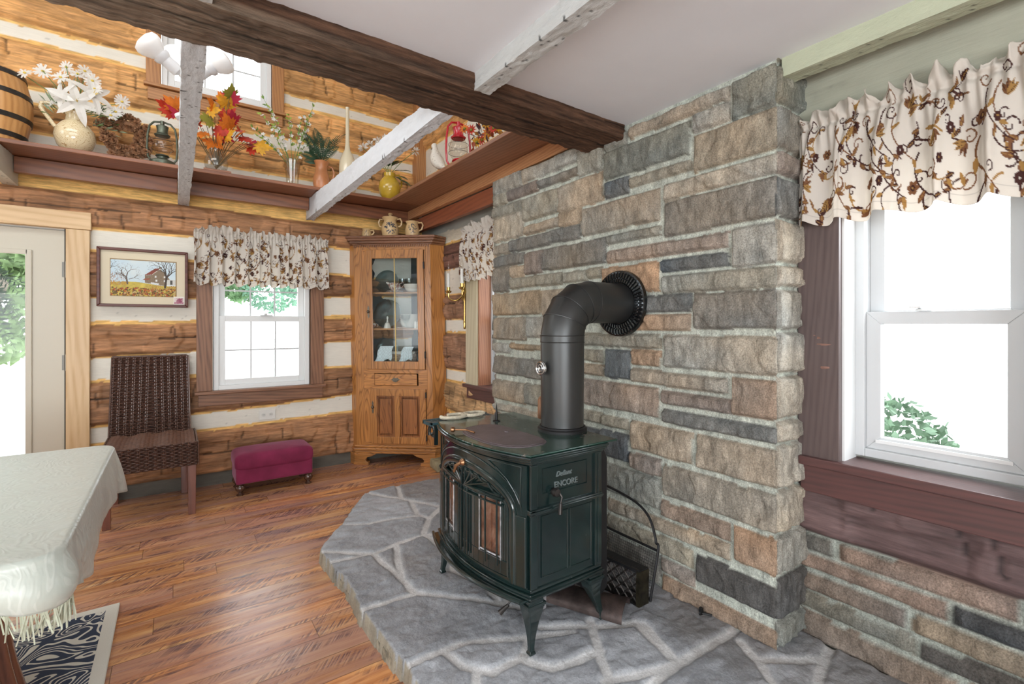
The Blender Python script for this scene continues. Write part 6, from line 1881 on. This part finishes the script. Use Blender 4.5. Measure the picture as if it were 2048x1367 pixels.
# cut round the joists so the boards bear on the wall between them
segs = [(-2.6, -.904), (-.828, .014), (.090, .917), (.984, 1.815)]
MB().box(-2.6, 3.985, TS-.026, 1.985, 4.345, TS).build('shelf_board', m_shelf, bs, bevel=.004)
for a, b in segs:
    MB().box(a, 4.255, 2.205, b, 4.300, 2.306).build('fascia', m_shelf, bs, bevel=.003)
    MB().box(a, 4.302, 2.225, b, 4.350, 2.300).build('ledger', m_shelf, bs, bevel=.003)
rs = thing('plate_shelf', 'shorter wide shelf along the right wall, from the corner to the chimney', 'shelf', (1.75, 3.2, 2.2), 'display shelves')
MB().box(1.520, 1.842, TS-.026, 1.985, 3.983, TS).build('shelf_board', m_shelfy, rs, bevel=.004)
MB().box(1.790, 1.842, 2.226, 1.833, 4.25, 2.308).build('upper_rail', m_fasy, rs, bevel=.003)
MB().box(1.835, 2.765, 2.105, 1.880, 4.29, 2.221).build('lower_rail', m_fasr, rs, bevel=.003)

SG = None
rnd = random.Random(77)
def R3(): return Vector((rnd.uniform(-1, 1), rnd.uniform(-1, 1), rnd.uniform(-1, 1)))
B = TS+.0005
# barrel
br = thing('wooden_barrel', 'small oak barrel with black iron hoops at the left end of the far shelf', 'barrel', (-.90, 4.12, B))
prof = [(.150,0),(.158,.05),(.178,.14),(.184,.21),(.178,.29),(.158,.37),(.148,.420)]
mb = MB(); n = 96; vs = []; fs = []
for r, z in prof:
    for k in range(n): a = 2*math.pi*k/n; rr = r-(.003 if k % 6 == 0 else 0); vs.append((-.90+rr*math.cos(a), 4.12+rr*math.sin(a), B+z))
for i in range(len(prof)-1):
    for k in range(n): fs.append((i*n+k, i*n+(k+1) % n, (i+1)*n+(k+1) % n, (i+1)*n+k))
fs.append(tuple(range(n-1, -1, -1))); mb.add(vs, fs)
mb.lathe([(.148,.42),(.138,.42),(.136,.400),(.0001,.400)], (-.90, 4.12, B), 48)
mb.build('staves', M_wood('barrel_oak', (.62,.33,.12), (.42,.19,.06), 'Z', .4, ring=.5), br, smooth=True)
def prof_r(z):
    for (ra, za), (rb, zb) in zip(prof[:-1], prof[1:]):
        if za <= z <= zb: return ra+(rb-ra)*(z-za)/(zb-za)
for z in (.02, .125, .265, .385):
    MB().lathe([(prof_r(z)+.0005, z), (prof_r(z)+.0035, z), (prof_r(z+.028)+.0035, z+.028), (prof_r(z+.028)+.0005, z+.028)], (-.90, 4.12, B), 64).build('hoop', m_ironm, br, smooth=True)
# cream pitcher
m_cream = NT('cream_crackle_glaze')
_n = m_cream.noise(m_cream.coord(), 14, 2, .5, 1.5); m_cream.color(m_cream.ramp(m_cream.math('SINE', m_cream.math('MULTIPLY', _n, 60.)), [(.90, (.74,.62,.40)), (.97, (.42,.27,.12))])); m_cream.setp(Roughness=.15); m_cream.b.inputs['Coat Weight'].default_value = .6; m_cream = m_cream.mat
pc = Vector((-.522, 4.11, B))
pt = thing('cream_pitcher', 'round cream glazed pitcher with a tall looping handle, holding white daisies', 'pitcher', pc)
MB().lathe([(.045,0),(.055,.004),(.088,.045),(.104,.10),(.098,.145),(.070,.185),(.048,.205),(.044,.235),(.055,.262),(.051,.262),(.040,.23),(.0001,.16)], pc, 36).build('body', m_cream, pt, smooth=True)
hp = [(-.092, .150), (-.125, .20), (-.158, .255), (-.155, .282), (-.125, .290), (-.085, .275), (-.048, .250)]
MB().tube([pc+Vector((a, -.01, b)) for a, b in hp], [.011,.011,.012,.013,.012,.011,.012], 10).build('handle', m_cream, pt, smooth=True)
m_petal = M('white_petal', (.88,.87,.84), .6, sub=.35); m_stem = M('green_stem', (.13,.22,.06), .6); m_grey = M('grey_green_leaf', (.22,.29,.18), .6, var=.4, vs=20); m_yell = M('yellow_disc', (.75,.55,.10), .7)
def stalk(mb, a, b, r=.0022, mi=0, bend=.2):
    a = Vector(a); b = Vector(b); m_ = (a+b)/2+Vector((0, 0, bend*(b-a).length*.5))
    mb.tube([a, (a+m_)/2+Vector((0,0,.005)), m_, (m_+b)/2, b], r, 5, mi=mi)
db = thing('daisy_bouquet', 'white daisies and lilies with grey-green foliage in the cream pitcher', 'flowers', pc+Vector((0, 0, .262)))
neck = pc+Vector((0, 0, .235))
mb = MB()
dz = [(-.737,2.756),(-.664,2.803),(-.557,2.864),(-.47,2.856),(-.502,2.826),(-.43,2.80),(-.319,2.642),(-.285,2.708),(-.58,2.78),(-.42,2.75),(-.34,2.60)]
for x, z in dz: stalk(mb, neck, (x, 4.08+rnd.uniform(-.05, .03), z), .0025)
for i in range(150):
    t = rnd.random(); x = -.64+.32*t+rnd.uniform(-.03, .03); z = 2.56+.16*math.sin(t*3.1)+rnd.uniform(-.04, .05)
    if t > .6: z = rnd.uniform(2.50, 2.66)
    d = Vector((x+.52, rnd.uniform(-.2, .1), z-2.48)).normalized()+.5*R3()
    mb.leaf((x, 4.09+rnd.uniform(-.05, .05), z), d, R3(), rnd.uniform(.03, .07), .010, mi=1 if rnd.random() < .7 else 0, segs=2)
mb.build('foliage', [m_stem, m_grey], db)
def daisy(c, d, r, parent, nm='daisy'):
    mb = MB(); d = Vector(d).normalized(); e = d.orthogonal().normalized(); f = d.cross(e)
    for k in range(14):
        a = 2*math.pi*k/14+rnd.uniform(-.1, .1); mb.leaf(Vector(c)+(e*math.cos(a)+f*math.sin(a))*.006, e*math.cos(a)+f*math.sin(a)+d*rnd.uniform(-.1, .5), d, r, r*.34, mi=0, segs=2, shape=lambda t: .5+.5*math.sin(t*2.6))
    mb.ball(Vector(c)+d*.003, .009, 8, mi=1, sc=(1,1,.7)); return mb.build(nm, [m_petal, m_yell], parent)
for x, z in dz: daisy((x, 4.08+rnd.uniform(-.05, .0), z), (rnd.uniform(-.5,.5), -.8, rnd.uniform(-.4, .6)), rnd.uniform(.030, .042), db)
def lily(c, d, L, parent):
    mb = MB(); d = Vector(d).normalized(); e = d.orthogonal().normalized(); f = d.cross(e); c = Vector(c)
    for k in range(6):
        a = math.pi*k/3; o = e*math.cos(a)+f*math.sin(a)
        mb.leaf(c, o*.85+d*.55, d, L*(1 if k % 2 else .88), L*.36, curl=.55, segs=6, shape=lambda t: math.sin(math.pi*min(1, t*.93+.07))**.7)
    for k in range(5): mb.tube([c, c+d*L*.5+R3()*.012], .0015, 4, mi=1)
    return mb.build('lily', [m_petal, m_yell], parent)
lily((-.500, 4.02, 2.640), (.1, -1, -.1), .135, db); lily((-.43, 4.03, 2.70), (.5, -.8, .2), .115, db); lily((-.57, 4.04, 2.66), (-.6, -.7, .1), .10, db)

# pine cone wreath
m_cone = M('pine_cone_scale', (.30,.15,.075), .6, var=.55, vs=45)
wc = Vector((-.275, 4.14, B+.165))
mb = MB()
N = 78
for i in range(N):
    a = 2*math.pi*i/N+rnd.uniform(-.06, .06); rr = .108+rnd.choice([-.036, 0, .030])+rnd.uniform(-.008, .008)
    c = wc+Vector((rr*math.cos(a), -.02+rnd.uniform(-.02, .03), rr*1.03*math.sin(a)))
    ax = Vector((math.cos(a)*rnd.uniform(-.4, .6), -1, math.sin(a)*rnd.uniform(-.4, .6))).normalized(); e = ax.orthogonal().normalized(); f = ax.cross(e)
    for j in range(3):
        for k in range(7):
            t = 2*math.pi*(k+.5*j)/7; o = e*math.cos(t)+f*math.sin(t)
            mb.leaf(c+ax*(.009*j), o*(1-.28*j)+ax*(.35+.3*j), ax, .027-.005*j, .015-.002*j, curl=-.1, segs=1, shape=lambda t: .75+.25*t)
mb.tube([wc+Vector((.11*math.cos(t), .01, .11*math.sin(t))) for t in [2*math.pi*i/36 for i in range(36)]], .014, 8, closed=True)
tag(mb.build('pine_cone_wreath', m_cone, loc=(-.275, 4.14, B)), 'brown pine-cone wreath propped on the far shelf beside the green lantern', 'wreath')

# barn lanterns
def lantern(nm, c, s, mat, mglass, lab, W=.062, H=.33, gl=(.060,.075)):
    t = thing(nm, lab, 'lantern', c); c = Vector(c)
    MB().lathe([(.070*s,0),(.074*s,.008*s),(.072*s,.030*s),(.050*s,.042*s),(.028*s,.050*s),(.030*s,.062*s),(.040*s,.066*s),(.036*s,.074*s)], c, 28).build('fuel_tank', mat, t, smooth=True)
    MB().lathe([(.034*s,.074*s),(.052*s,.105*s),(.058*s,.135*s),(.050*s,.175*s),(.036*s,.205*s)], c, 28).build('globe', mglass, t, smooth=True)
    MB().lathe([(.042*s,.202*s),(.046*s,.210*s),(.034*s,.218*s),(.030*s,.235*s),(.034*s,.262*s),(.036*s,.268*s),(.030*s,.272*s),(.012*s,.280*s),(.012*s,.305*s),(.0001,.308*s)], c, 24).build('chimney_cap', mat, t, smooth=True)
    for sg in (-1, 1):
        MB().tube([c+Vector((sg*a*s, 0, b*s)) for a, b in ((.060,.030),(.078,.055),(.083,.12),(.080,.20),(.070,.262),(.045,.292),(.012,.298))], .0065*s, 8).build('side_tube', mat, t, smooth=True)
    mb = MB()
    for z in (.115, .165): mb.tube([c+Vector((.061*s*math.cos(a), .061*s*math.sin(a), z*s)) for a in [2*math.pi*i/24 for i in range(24)]], .0014, 5, closed=True)
    mb.build('guard_wire', m_ironm, t)
    return t
m_gg = M_glass('lantern_glass', (.93,.90,.86), .10)
lantern('oil_lantern', (-.071, 4.09, B), 1.02, M('old_green_tin', (.10,.115,.085), .4, .6, var=.4, vs=20), m_gg, 'tarnished green oil lantern on the far shelf, left of the upright joist')

# maple leaves in a glass vase on a wood block
tag(MB().box(.165, 4.02, B, .335, 4.15, B+.022).build('wooden_block', M_wood('block_wood', (.36,.16,.09), (.2,.08,.045), 'X', .45), loc=(.25, 4.08, B), bevel=.003), 'small red-brown wooden block under the clear vase of maple leaves', 'block')
m_clear = M_glass('clear_vase', (.95,.95,.94), .12)
vc = (.245, 4.085, B+.0225)
tag(MB().lathe([(.0001,.001),(.045,.002),(.070,.020),(.078,.060),(.066,.10),(.048,.135),(.050,.155),(.048,.155),(.045,.135),(.062,.10),(.074,.060),(.066,.022),(.0001,.008)], vc, 36).build('glass_vase', m_clear, loc=vc, smooth=True), 'clear bulbous glass vase on a wooden block, holding orange maple leaves', 'vase')
MC = [M('orange_maple', (.72,.20,.02), .55, sub=.3, var=.3, vs=30), M('red_maple', (.55,.045,.02), .55, sub=.3, var=.3, vs=30), M('gold_maple', (.75,.40,.03), .55, sub=.3, var=.3, vs=30), M('olive_maple', (.28,.28,.04), .6, sub=.2), M('crimson_maple', (.50,.03,.07), .6, sub=.2)]
def maple(c, d, nrm, s, mi, parent):
    d = Vector(d).normalized(); nrm = Vector(nrm); nrm = (nrm-d*nrm.dot(d)).normalized(); w = d.cross(nrm); c = Vector(c)
    spec = [(0, -.02), (.10, -.25), (.36, -.30), (.26, -.10), (.62, -.02), (.52, .12), (.85, .34), (.60, .34), (.66, .52), (.36, .42), (.30, .72), (.20, .66), (0, 1.0)]
    pts = [(x, y) for x, y in spec]+[(-x, y) for x, y in spec[-2:0:-1]]
    vs = [c+d*.25*s]+[c+w*(x*s*.62)+d*(y*s*.8)-nrm*(.25*s*(x*x+y*y)*.5) for x, y in pts]
    fs = [(0, i, i % len(pts)+1) for i in range(1, len(pts)+1)]
    return MB_leaf(vs, fs, mi, parent)
def MB_leaf(vs, fs, mi, parent):
    mb = MB(); mb.add(vs, fs); return mb.build('maple_leaf', MC[mi], parent)
mp = thing('maple_branches', 'orange and red autumn maple leaves standing in the clear vase', 'leaves', (.245, 4.085, B+.03))
mb = MB(); v0 = Vector((.245, 4.085, B+.04))
ml = [(-.035,2.775,1),(.01,2.765,0),(-.01,2.74,1),(.03,2.72,4),(.27,2.90,0),(.30,2.87,2),(.33,2.93,3),(.335,2.905,4),(.20,2.80,2),(.17,2.74,3),(.23,2.83,0),(.21,2.72,3),(.30,2.77,1),(.345,2.76,4),(.365,2.72,1),(.32,2.70,0),(.38,2.68,0),(.13,2.70,1),(.16,2.64,0),(.22,2.60,0),(.25,2.58,0),(.30,2.63,2),(.41,2.66,1),(.44,2.63,0),(.46,2.60,1),(.50,2.60,2),(.47,2.64,4),(.40,2.72,1),(.24,2.66,1),(.28,2.66,4)]
for x, z, k in ml:
    c = Vector((x, 4.05+rnd.uniform(-.05, .05), z)); stalk(mb, v0, c, .0022, 0, .15)
    maple(c-Vector((0,0,.03)), (x-.22+rnd.uniform(-.25, .25), -.2, (z-2.62)*1.2+rnd.uniform(-.25, .15)), (rnd.uniform(-.4,.4), -1, rnd.uniform(-.2,.6)), rnd.uniform(.115, .150), k, mp)
mb.build('stems', M('brown_twig', (.12,.08,.03), .7), mp)

# cut glass vase with blossom
cvc = (.755, 4.08, B)
m_cut = M_glass('cut_crystal', (.90,.87,.80), .30, .12)
mb = MB(); n = 32; vs = []; fs = []
prof = [(.042,0),(.044,.01),(.043,.03),(.046,.08),(.052,.14),(.060,.19),(.062,.20),(.056,.20),(.045,.13),(.0001,.02)]
for r, z in prof:
    for k in range(n): a = 2*math.pi*k/n; rr = r*(1.03 if k % 2 else .95); vs.append((cvc[0]+rr*math.cos(a), cvc[1]+rr*math.sin(a), cvc[2]+z))
for i in range(len(prof)-1):
    for k in range(n): fs.append((i*n+k, i*n+(k+1) % n, (i+1)*n+(k+1) % n, (i+1)*n+k))
mb.add(vs, fs)
tag(mb.build('crystal_vase', m_cut, loc=cvc), 'tall cut crystal vase of white blossom sprays on the far shelf', 'vase')
bb = thing('blossom_sprays', 'white blossom sprays with lime-green leaves in the crystal vase', 'flowers', (cvc[0], cvc[1], B+.19))
m_lime = M('lime_leaf', (.36,.50,.09), .5, sub=.3, var=.3, vs=30); m_lime2 = M('fresh_leaf', (.16,.30,.06), .5, sub=.25)
mb = MB(); tips = [(.53,2.82),(.60,2.90),(.545,2.93),(.815,2.88),(.89,2.96),(.62,2.76),(.47,2.70),(.72,2.86),(.86,2.82),(.87,2.70),(.52,2.66),(.88,2.90)]
fl = []
for x, z in tips:
    c = Vector((x, 4.03+rnd.uniform(-.05, .04), z)); a = Vector((cvc[0], cvc[1], B+.12)); m_ = (a+c)/2+Vector((0, 0, .05))
    pp = [a*(1-t)**2+m_*2*t*(1-t)+c*t*t for t in [k/10 for k in range(11)]]
    mb.tube(pp, [.0028-.0018*k/10 for k in range(11)], 5, mi=0)
    for k in range(4, 11):
        for q in range(2):
            mb.leaf(pp[k], (c-a).normalized()+R3()*.9, R3(), rnd.uniform(.022, .042), .016, mi=rnd.choice([1, 1, 2]), segs=2)
        if rnd.random() < .62: fl.append(pp[k]+R3()*.015)
mb.build('stems_and_leaves', [m_stem, m_lime, m_lime2], bb)
for c in fl:
    mb = MB(); d = (Vector((0,-1,.2))+R3()*.6).normalized(); e = d.orthogonal().normalized(); f = d.cross(e)
    for k in range(5):
        a = 2*math.pi*k/5; mb.leaf(c, e*math.cos(a)+f*math.sin(a)+d*.35, d, .017, .016, segs=2, shape=lambda t: math.sin(math.pi*min(1, .15+t*.8)))
    mb.build('blossom', m_petal, bb)
# terracotta jug with fern
jc = Vector((.975, 4.085, B)); m_terr = M('terracotta_glaze', (.48,.19,.075), .35, var=.2, vs=9, coat=.2)
tj = thing('terracotta_jug', 'orange-brown clay jug holding dark green fern on the far shelf', 'jug', jc)
MB().lathe([(.050,0),(.056,.005),(.064,.05),(.063,.10),(.052,.135),(.044,.165),(.046,.20),(.062,.232),(.058,.232),(.040,.19),(.0001,.10)], jc, 32).build('body', m_terr, tj, smooth=True)
MB().tube([jc+Vector((a, .0, b)) for a, b in ((.050,.205),(.085,.20),(.100,.16),(.092,.11),(.066,.075))], .008, 8).build('handle', m_terr, tj, smooth=True)
m_fern = M('dark_fern', (.035,.085,.045), .45, sub=.15, var=.4, vs=30)
def frond(mb, a, b, w, up=.25, n=22, wd=.20):
    a = Vector(a); b = Vector(b); m_ = (a+b)/2+Vector((0, 0, up*(b-a).length)); pp = [a*(1-t)**2+m_*2*t*(1-t)+b*t*t for t in [k/n for k in range(n+1)]]
    mb.tube(pp, .0018, 4)
    for k in range(3, n+1):
        t = k/n; d = (pp[k]-pp[k-1]).normalized(); s_ = d.cross(Vector((0, -1, .3))).normalized(); L = w*math.sin(math.pi*min(1, t*.86+.14))**.8
        for sg in (-1, 1): mb.leaf(pp[k], s_*sg+d*.45, Vector((0,-1,.4)), L, L*wd+.003, segs=2)
fnb = MB(); fj = jc+Vector((0, 0, .22))
for x, z, w in ((.78,2.80,.05),(.82,2.73,.05),(.80,2.60,.045),(.84,2.55,.04),(.90,2.80,.05),(.96,2.82,.05),(.88,2.66,.05),(1.02,2.76,.045),(1.17,2.84,.040),(1.12,2.80,.035),(1.10,2.70,.04)):
    frond(fnb, fj, (x, 4.04+rnd.uniform(-.06, .08), z), w)
tag(fnb.build('fern', m_fern, loc=fj), 'dark green fern fronds fanning out of the terracotta jug', 'fern')
# bottle vase
bv = (1.188, 4.10, B)
tag(MB().lathe([(.052,0),(.060,.006),(.067,.05),(.068,.22),(.064,.28),(.045,.335),(.024,.375),(.017,.43),(.015,.58),(.014,.72),(.017,.735),(.013,.735),(.012,.60),(.0001,.5)], bv, 36).build('bottle_vase', M('cream_gloss_ceramic', (.74,.66,.48), .15, coat=.6), loc=bv, smooth=True), 'tall cream bottle-shaped vase with a long thin neck on the far shelf', 'vase')
# yellow jug with white flowers
yc_ = Vector((1.540, 4.06, B)); m_yel = M('mustard_glaze', (.55,.36,.035), .15, var=.15, vs=20, coat=.6, bump=.5, bs=35)
yj = thing('yellow_jug', 'round mustard-yellow jug in the corner of the shelves', 'jug', yc_)
MB().lathe([(.045,0),(.052,.005),(.080,.045),(.094,.10),(.086,.155),(.060,.190),(.046,.205),(.050,.235),(.046,.235),(.040,.20),(.0001,.12)], yc_, 36).build('body', m_yel, yj, smooth=True)
MB().tube([yc_+Vector((a, .0, b)) for a, b in ((.046,.225),(.085,.235),(.112,.20),(.110,.14),(.090,.115))], .009, 8).build('handle', m_yel, yj, smooth=True)
wf = thing('white_flower_spray', 'white clustered flowers with broad dark leaves in the yellow jug behind the joist', 'flowers', yc_+Vector((0, 0, .235)))
mb = MB(); m_dkl = M('dark_broad_leaf', (.03,.075,.035), .3, coat=.3)
hd = [(1.424,2.83),(1.36,2.78),(1.30,2.74),(1.772,2.81),(1.60,2.84),(1.50,2.86)]
for x, z in hd: stalk(mb, yc_+Vector((0,0,.22)), (x, 4.04, z), .003, 0, .1)
for dx, dz_, L in ((.06,.02,.12),(.10,-.02,.11),(.13,-.05,.12),(.02,.06,.12),(-.04,.05,.1),(.08,.08,.12),(.14,.03,.10),(.05,-.03,.1)):
    mb.leaf(yc_+Vector((dx*.6, -.03, .235+dz_)), (dx, -.12, dz_-.02), (0,-.6,1), L, L*.45, mi=1, segs=4)
mb.build('stems_and_leaves', [m_stem, m_dkl], wf)
for x, z in hd:
    mb = MB(); c = Vector((x, 4.04, z))
    for i in range(16):
        d = R3().normalized(); mb.leaf(c+d*.008, d, R3(), .038, .026, segs=2)
    mb.build('flower_head', m_petal, wf)
# bird, red lantern, autumn bunch on the right shelf
bd = thing('carved_shorebird', 'small white speckled shorebird figurine on two wire legs on the right shelf', 'figurine', (1.66, 3.375, B))
m_bird = NT('speckled_white_paint'); _n = m_bird.noise(m_bird.coord(), 70, 3); m_bird.color(m_bird.ramp(_n, [(.60, (.78,.74,.66)), (.70, (.30,.25,.2))])); m_bird.setp(Roughness=.6); m_bird = m_bird.mat
bp = [(1.66,3.235,2.425),(1.66,3.27,2.440),(1.66,3.32,2.470),(1.66,3.365,2.510),(1.66,3.395,2.555),(1.66,3.405,2.595),(1.66,3.41,2.625),(1.66,3.422,2.645),(1.66,3.435,2.650)]
MB().tube(bp, [.006,.020,.040,.052,.044,.027,.020,.024,.010], 14).build('body', m_bird, bd, smooth=True)
MB().tube([(1.66,3.432,2.648),(1.66,3.475,2.632)], [.006,.0015], 8).build('beak', m_black, bd, smooth=True)
for dx in (-.016, .016): MB().tube([(1.66+dx,3.36,2.50),(1.66+dx,3.358,B)], .0022, 6).build('leg', M('leg_wire', (.6,.5,.35), .5), bd, smooth=True)
for dx in (-.030, .030): MB().leaf((1.66+dx, 3.40, 2.545), (dx*.6, -.75, -.55), (dx, 0, .02), .12, .05, segs=4).build('wing', m_bird, bd)
lantern('red_lantern', (1.66, 3.03, B), 1.18, M('red_enamel', (.52,.015,.03), .25, coat=.5), m_gg, 'bright red oil lantern on the right shelf beside the bird figurine')
ab = thing('autumn_bouquet', 'bunch of orange, yellow and red silk flowers at the chimney end of the right shelf', 'flowers', (1.68, 2.72, B))
mb = MB()
for i in range(70):
    c = Vector((1.68+rnd.uniform(-.09, .09), 2.64+rnd.uniform(-.20, .18), B+rnd.uniform(.03, .20)))
    mb.leaf(c, R3()+Vector((-.4, 0, .4)), R3(), rnd.uniform(.04, .07), .03, mi=rnd.randrange(3), segs=2)
mb.build('leaves', [M('russet_leaf', (.30,.06,.02), .6), M('dark_plum_leaf', (.10,.05,.06), .6), M('ochre_leaf', (.5,.25,.05), .6)], ab)
for i in range(15):
    c = Vector((1.62+rnd.uniform(-.05, .03), 2.62+rnd.uniform(-.20, .19), B+rnd.uniform(.08, .22))); col = MC[(0, 2, 1, 2)[i % 4]]
    mb = MB(); d = (Vector((-1, -.6, .1))+R3()*.5).normalized(); e = d.orthogonal().normalized(); f = d.cross(e)
    for k in range(10):
        a = 2*math.pi*k/10; mb.leaf(c, e*math.cos(a)+f*math.sin(a)+d*.3, d, .040, .015, segs=2)
    mb.ball(c+d*.004, .010, 8, mi=1); mb.build('silk_flower', [col, MC[3]], ab)

# ---------------------------------------------------------------- spotlight cluster on the left joist
m_white = M('white_lamp_body', (.80,.81,.83), .35)
def frosted():
    t = NT('lit_frosted_bulb'); t.color((.92,.92,.92)); t.setp(Roughness=.3)
    t.b.inputs['Emission Color'].default_value = (1, .96, .9, 1); t.b.inputs['Emission Strength'].default_value = .12; return t.mat
m_frost = frosted()
sl = thing('spotlight_cluster', 'white three-headed spotlight fitting with round bulbs on top of the left joist', 'ceiling light', (.052, 2.9, 2.29))
MB().lathe([(.050,0),(.055,.012),(.030,.03),(.012,.04),(.012,.20)], (.052, 2.9, 2.274), 24).build('base', m_white, sl, smooth=True)
for (x, y, z), k in (((-.115, 2.86, 2.590), 0), ((.205, 2.86, 2.600), 1), ((-.01, 3.04, 2.66), 2)):
    hub = Vector((.052, 2.9, 2.47)); e = Vector((x, y, z)); d = (e-hub).normalized()
    h = MB().tube([hub, hub+d*.05], .010, 8).lathe([(.012,.04),(.026,.05),(.030,.075),(.028,.11),(.038,.125),(.038,.14)], hub, 20, d).build('lamp_head', m_white, sl, smooth=True)
    MB().lathe([(.026,.138),(.040,.150),(.058,.180),(.062,.200),(.055,.218),(.030,.228),(.0001,.230)], hub, 24, d).build('bulb', m_frost, h, smooth=True)

# ---------------------------------------------------------------- outdoors
m_ground = M('pale_drive', (.74,.76,.72), .9, var=.12, vs=.6)
g = MB().box(-30, 4.75, -.42, 40, 60, -.40).build('ground', m_ground, loc=(5, 20, -.4)); struct(g)
g = MB().box(2.35, -30, -.43, 40, 4.74, -.41).build('ground', m_ground, loc=(20, -8, -.4)); struct(g)
def leaves(name, blobs, n, size, mat, loc, seed, label, cat, group=None, trunk=None):
    r = np.random.default_rng(seed); V = []; 
    w = np.array([b[3]**2 for b in blobs], float); w /= w.sum()
    bi = r.choice(len(blobs), n, p=w)
    c = np.array([b[:3] for b in blobs])[bi]; rad = np.array([b[3] for b in blobs])[bi]
    d = r.normal(size=(n, 3)); d /= np.linalg.norm(d, axis=1)[:, None]
    p = c+d*(rad*r.uniform(.55, 1.0, n)**.6)[:, None]*np.array((1, 1, .8))
    a = r.normal(size=(n, 3)); a /= np.linalg.norm(a, axis=1)[:, None]
    b = np.cross(a, r.normal(size=(n, 3))); b /= np.linalg.norm(b, axis=1)[:, None]
    s = size*r.uniform(.6, 1.4, n)[:, None]
    q = np.stack([p-a*s, p+b*s*.5, p+a*s, p-b*s*.5], 1).reshape(-1, 3)
    me = bpy.data.meshes.new(name); off = np.array(loc)
    root = thing(name, label, cat, loc, group)
    me.from_pydata((q-off).tolist(), [], np.arange(n*4).reshape(n, 4).tolist()); me.materials.append(mat)
    o = bpy.data.objects.new('foliage', me); COL.objects.link(o); o.parent = root
    if trunk: MB().tube(trunk[0], trunk[1], 8).build('trunk', m_bark, root, smooth=True)
    return root
m_bark = M('grey_bark', (.16,.13,.10), .9, var=.3, vs=6)
m_tl = M('tree_leaf', (.20,.34,.17), .6, var=.5, vs=1.5, sub=.35); m_tl2 = M('blue_green_leaf', (.20,.36,.26), .6, var=.4, vs=1.5, sub=.35); m_tl3 = M('light_leaf', (.26,.38,.17), .6, var=.4, vs=1.5, sub=.35)
m_tl4 = M('shrub_leaf', (.12,.20,.13), .6, var=.5, vs=6, sub=.2)
rr_ = random.Random(21)
def blobs(cx_, cy_, cz_, R_, n): return [(cx_+rr_.uniform(-R_, R_), cy_+rr_.uniform(-R_, R_), cz_+rr_.uniform(-R_*.9, R_*.9), R_*rr_.uniform(.35, .6)) for _ in range(n)]
leaves('conifer_tree', [(2.6+rr_.uniform(-.7, .7)*(1-k/12), 14+rr_.uniform(-.6,.6), 2.15+k*.35, .75-k*.04) for k in range(12)], 3800, .08, m_tl2, (3.4, 14, -.4), 3, 'blue-green conifer outside the far window, seen in its right panes', 'tree', None, ([(3.4, 14, -.4), (3.3, 14, 5)], [.07, .03]))
leaves('garden_tree', [(a+.6, 14.5, z, r) for a, z, r in ((.2,2.3,.45),(.8,2.1,.35),(1.1,2.7,.5),(.4,3.1,.7),(1.3,3.4,.6),(.1,3.9,.6),(1.,4.2,.7))], 4200, .09, m_tl, (.55, 14.5, -.4), 4, 'leafy green tree outside the far window, seen in its left panes', 'tree', None, ([(.55, 14.5, -.4), (.55, 14.5, 3)], [.07, .05]))
leaves('garden_tree', blobs(-3.3, 12, 2.3, 1.25, 16)+[(-2.6,11.8,.9,.5),(-2.2,12,1.3,.5),(-3.1,12,.7,.5),(-2.3,12,2.2,.7)], 7500, .11, m_tl3, (-3.1, 12, -.4), 5, 'tall leafy tree outside the glass door', 'tree', None, ([(-2.75, 11.5, -.4), (-2.6, 11.4, 1.2), (-2.35, 11.3, 1.9), (-2.9, 11.4, 3)], [.16, .13, .10, .06]))
leaves('garden_shrub', [(3.2,1.0,.60,.32),(3.5,1.15,.2,.5),(3.25,.80,.42,.28),(3.4,.62,.25,.30),(3.1,1.2,.6,.3),(3.3,.5,.05,.3)], 6000, .028, m_tl4, (3.3, 1.0, -.41), 6, 'low pale green shrub outside the near window, low in its lower pane', 'shrub')
# fern in a hanging pot outside the glass door
hf = thing('hanging_fern', 'big hanging fern outside the glass door, its fronds drooping past the pane', 'fern', (-1.48, 5.35, 1.55))
mb = MB()
for x, y, z in ((-1.13,5.0,1.50),(-1.02,5.05,1.42),(-1.0,5.2,1.28),(-1.08,5.0,1.18),(-.98,5.1,1.06),(-1.13,5.05,.98),(-1.05,5.3,1.6),(-1.2,4.95,1.1)):
    frond(mb, (-1.48, 5.35, 1.66), (x, y, z), .11, .30, 26, .34)
for i in range(26):
    a = 2*math.pi*i/26+rnd.uniform(-.1, .1); L = rnd.uniform(.45, .75)
    frond(mb, (-1.48, 5.35, 1.66), (-1.48+L*math.cos(a), 5.35+L*math.sin(a), 1.62-rnd.uniform(.15, .75)), .06, .45, 26)
mb.build('fronds', M('fern_green', (.010,.034,.012), .7), hf)
MB().lathe([(.10,0),(.14,.02),(.17,.14),(.165,.14),(.0001,.12)], (-1.48, 5.35, 1.52), 24).build('pot', m_black, hf, smooth=True)
MB().tube([(-1.48, 5.35, 1.66), (-1.48, 5.35, 2.6)], .004, 5).build('chain', m_black, hf)
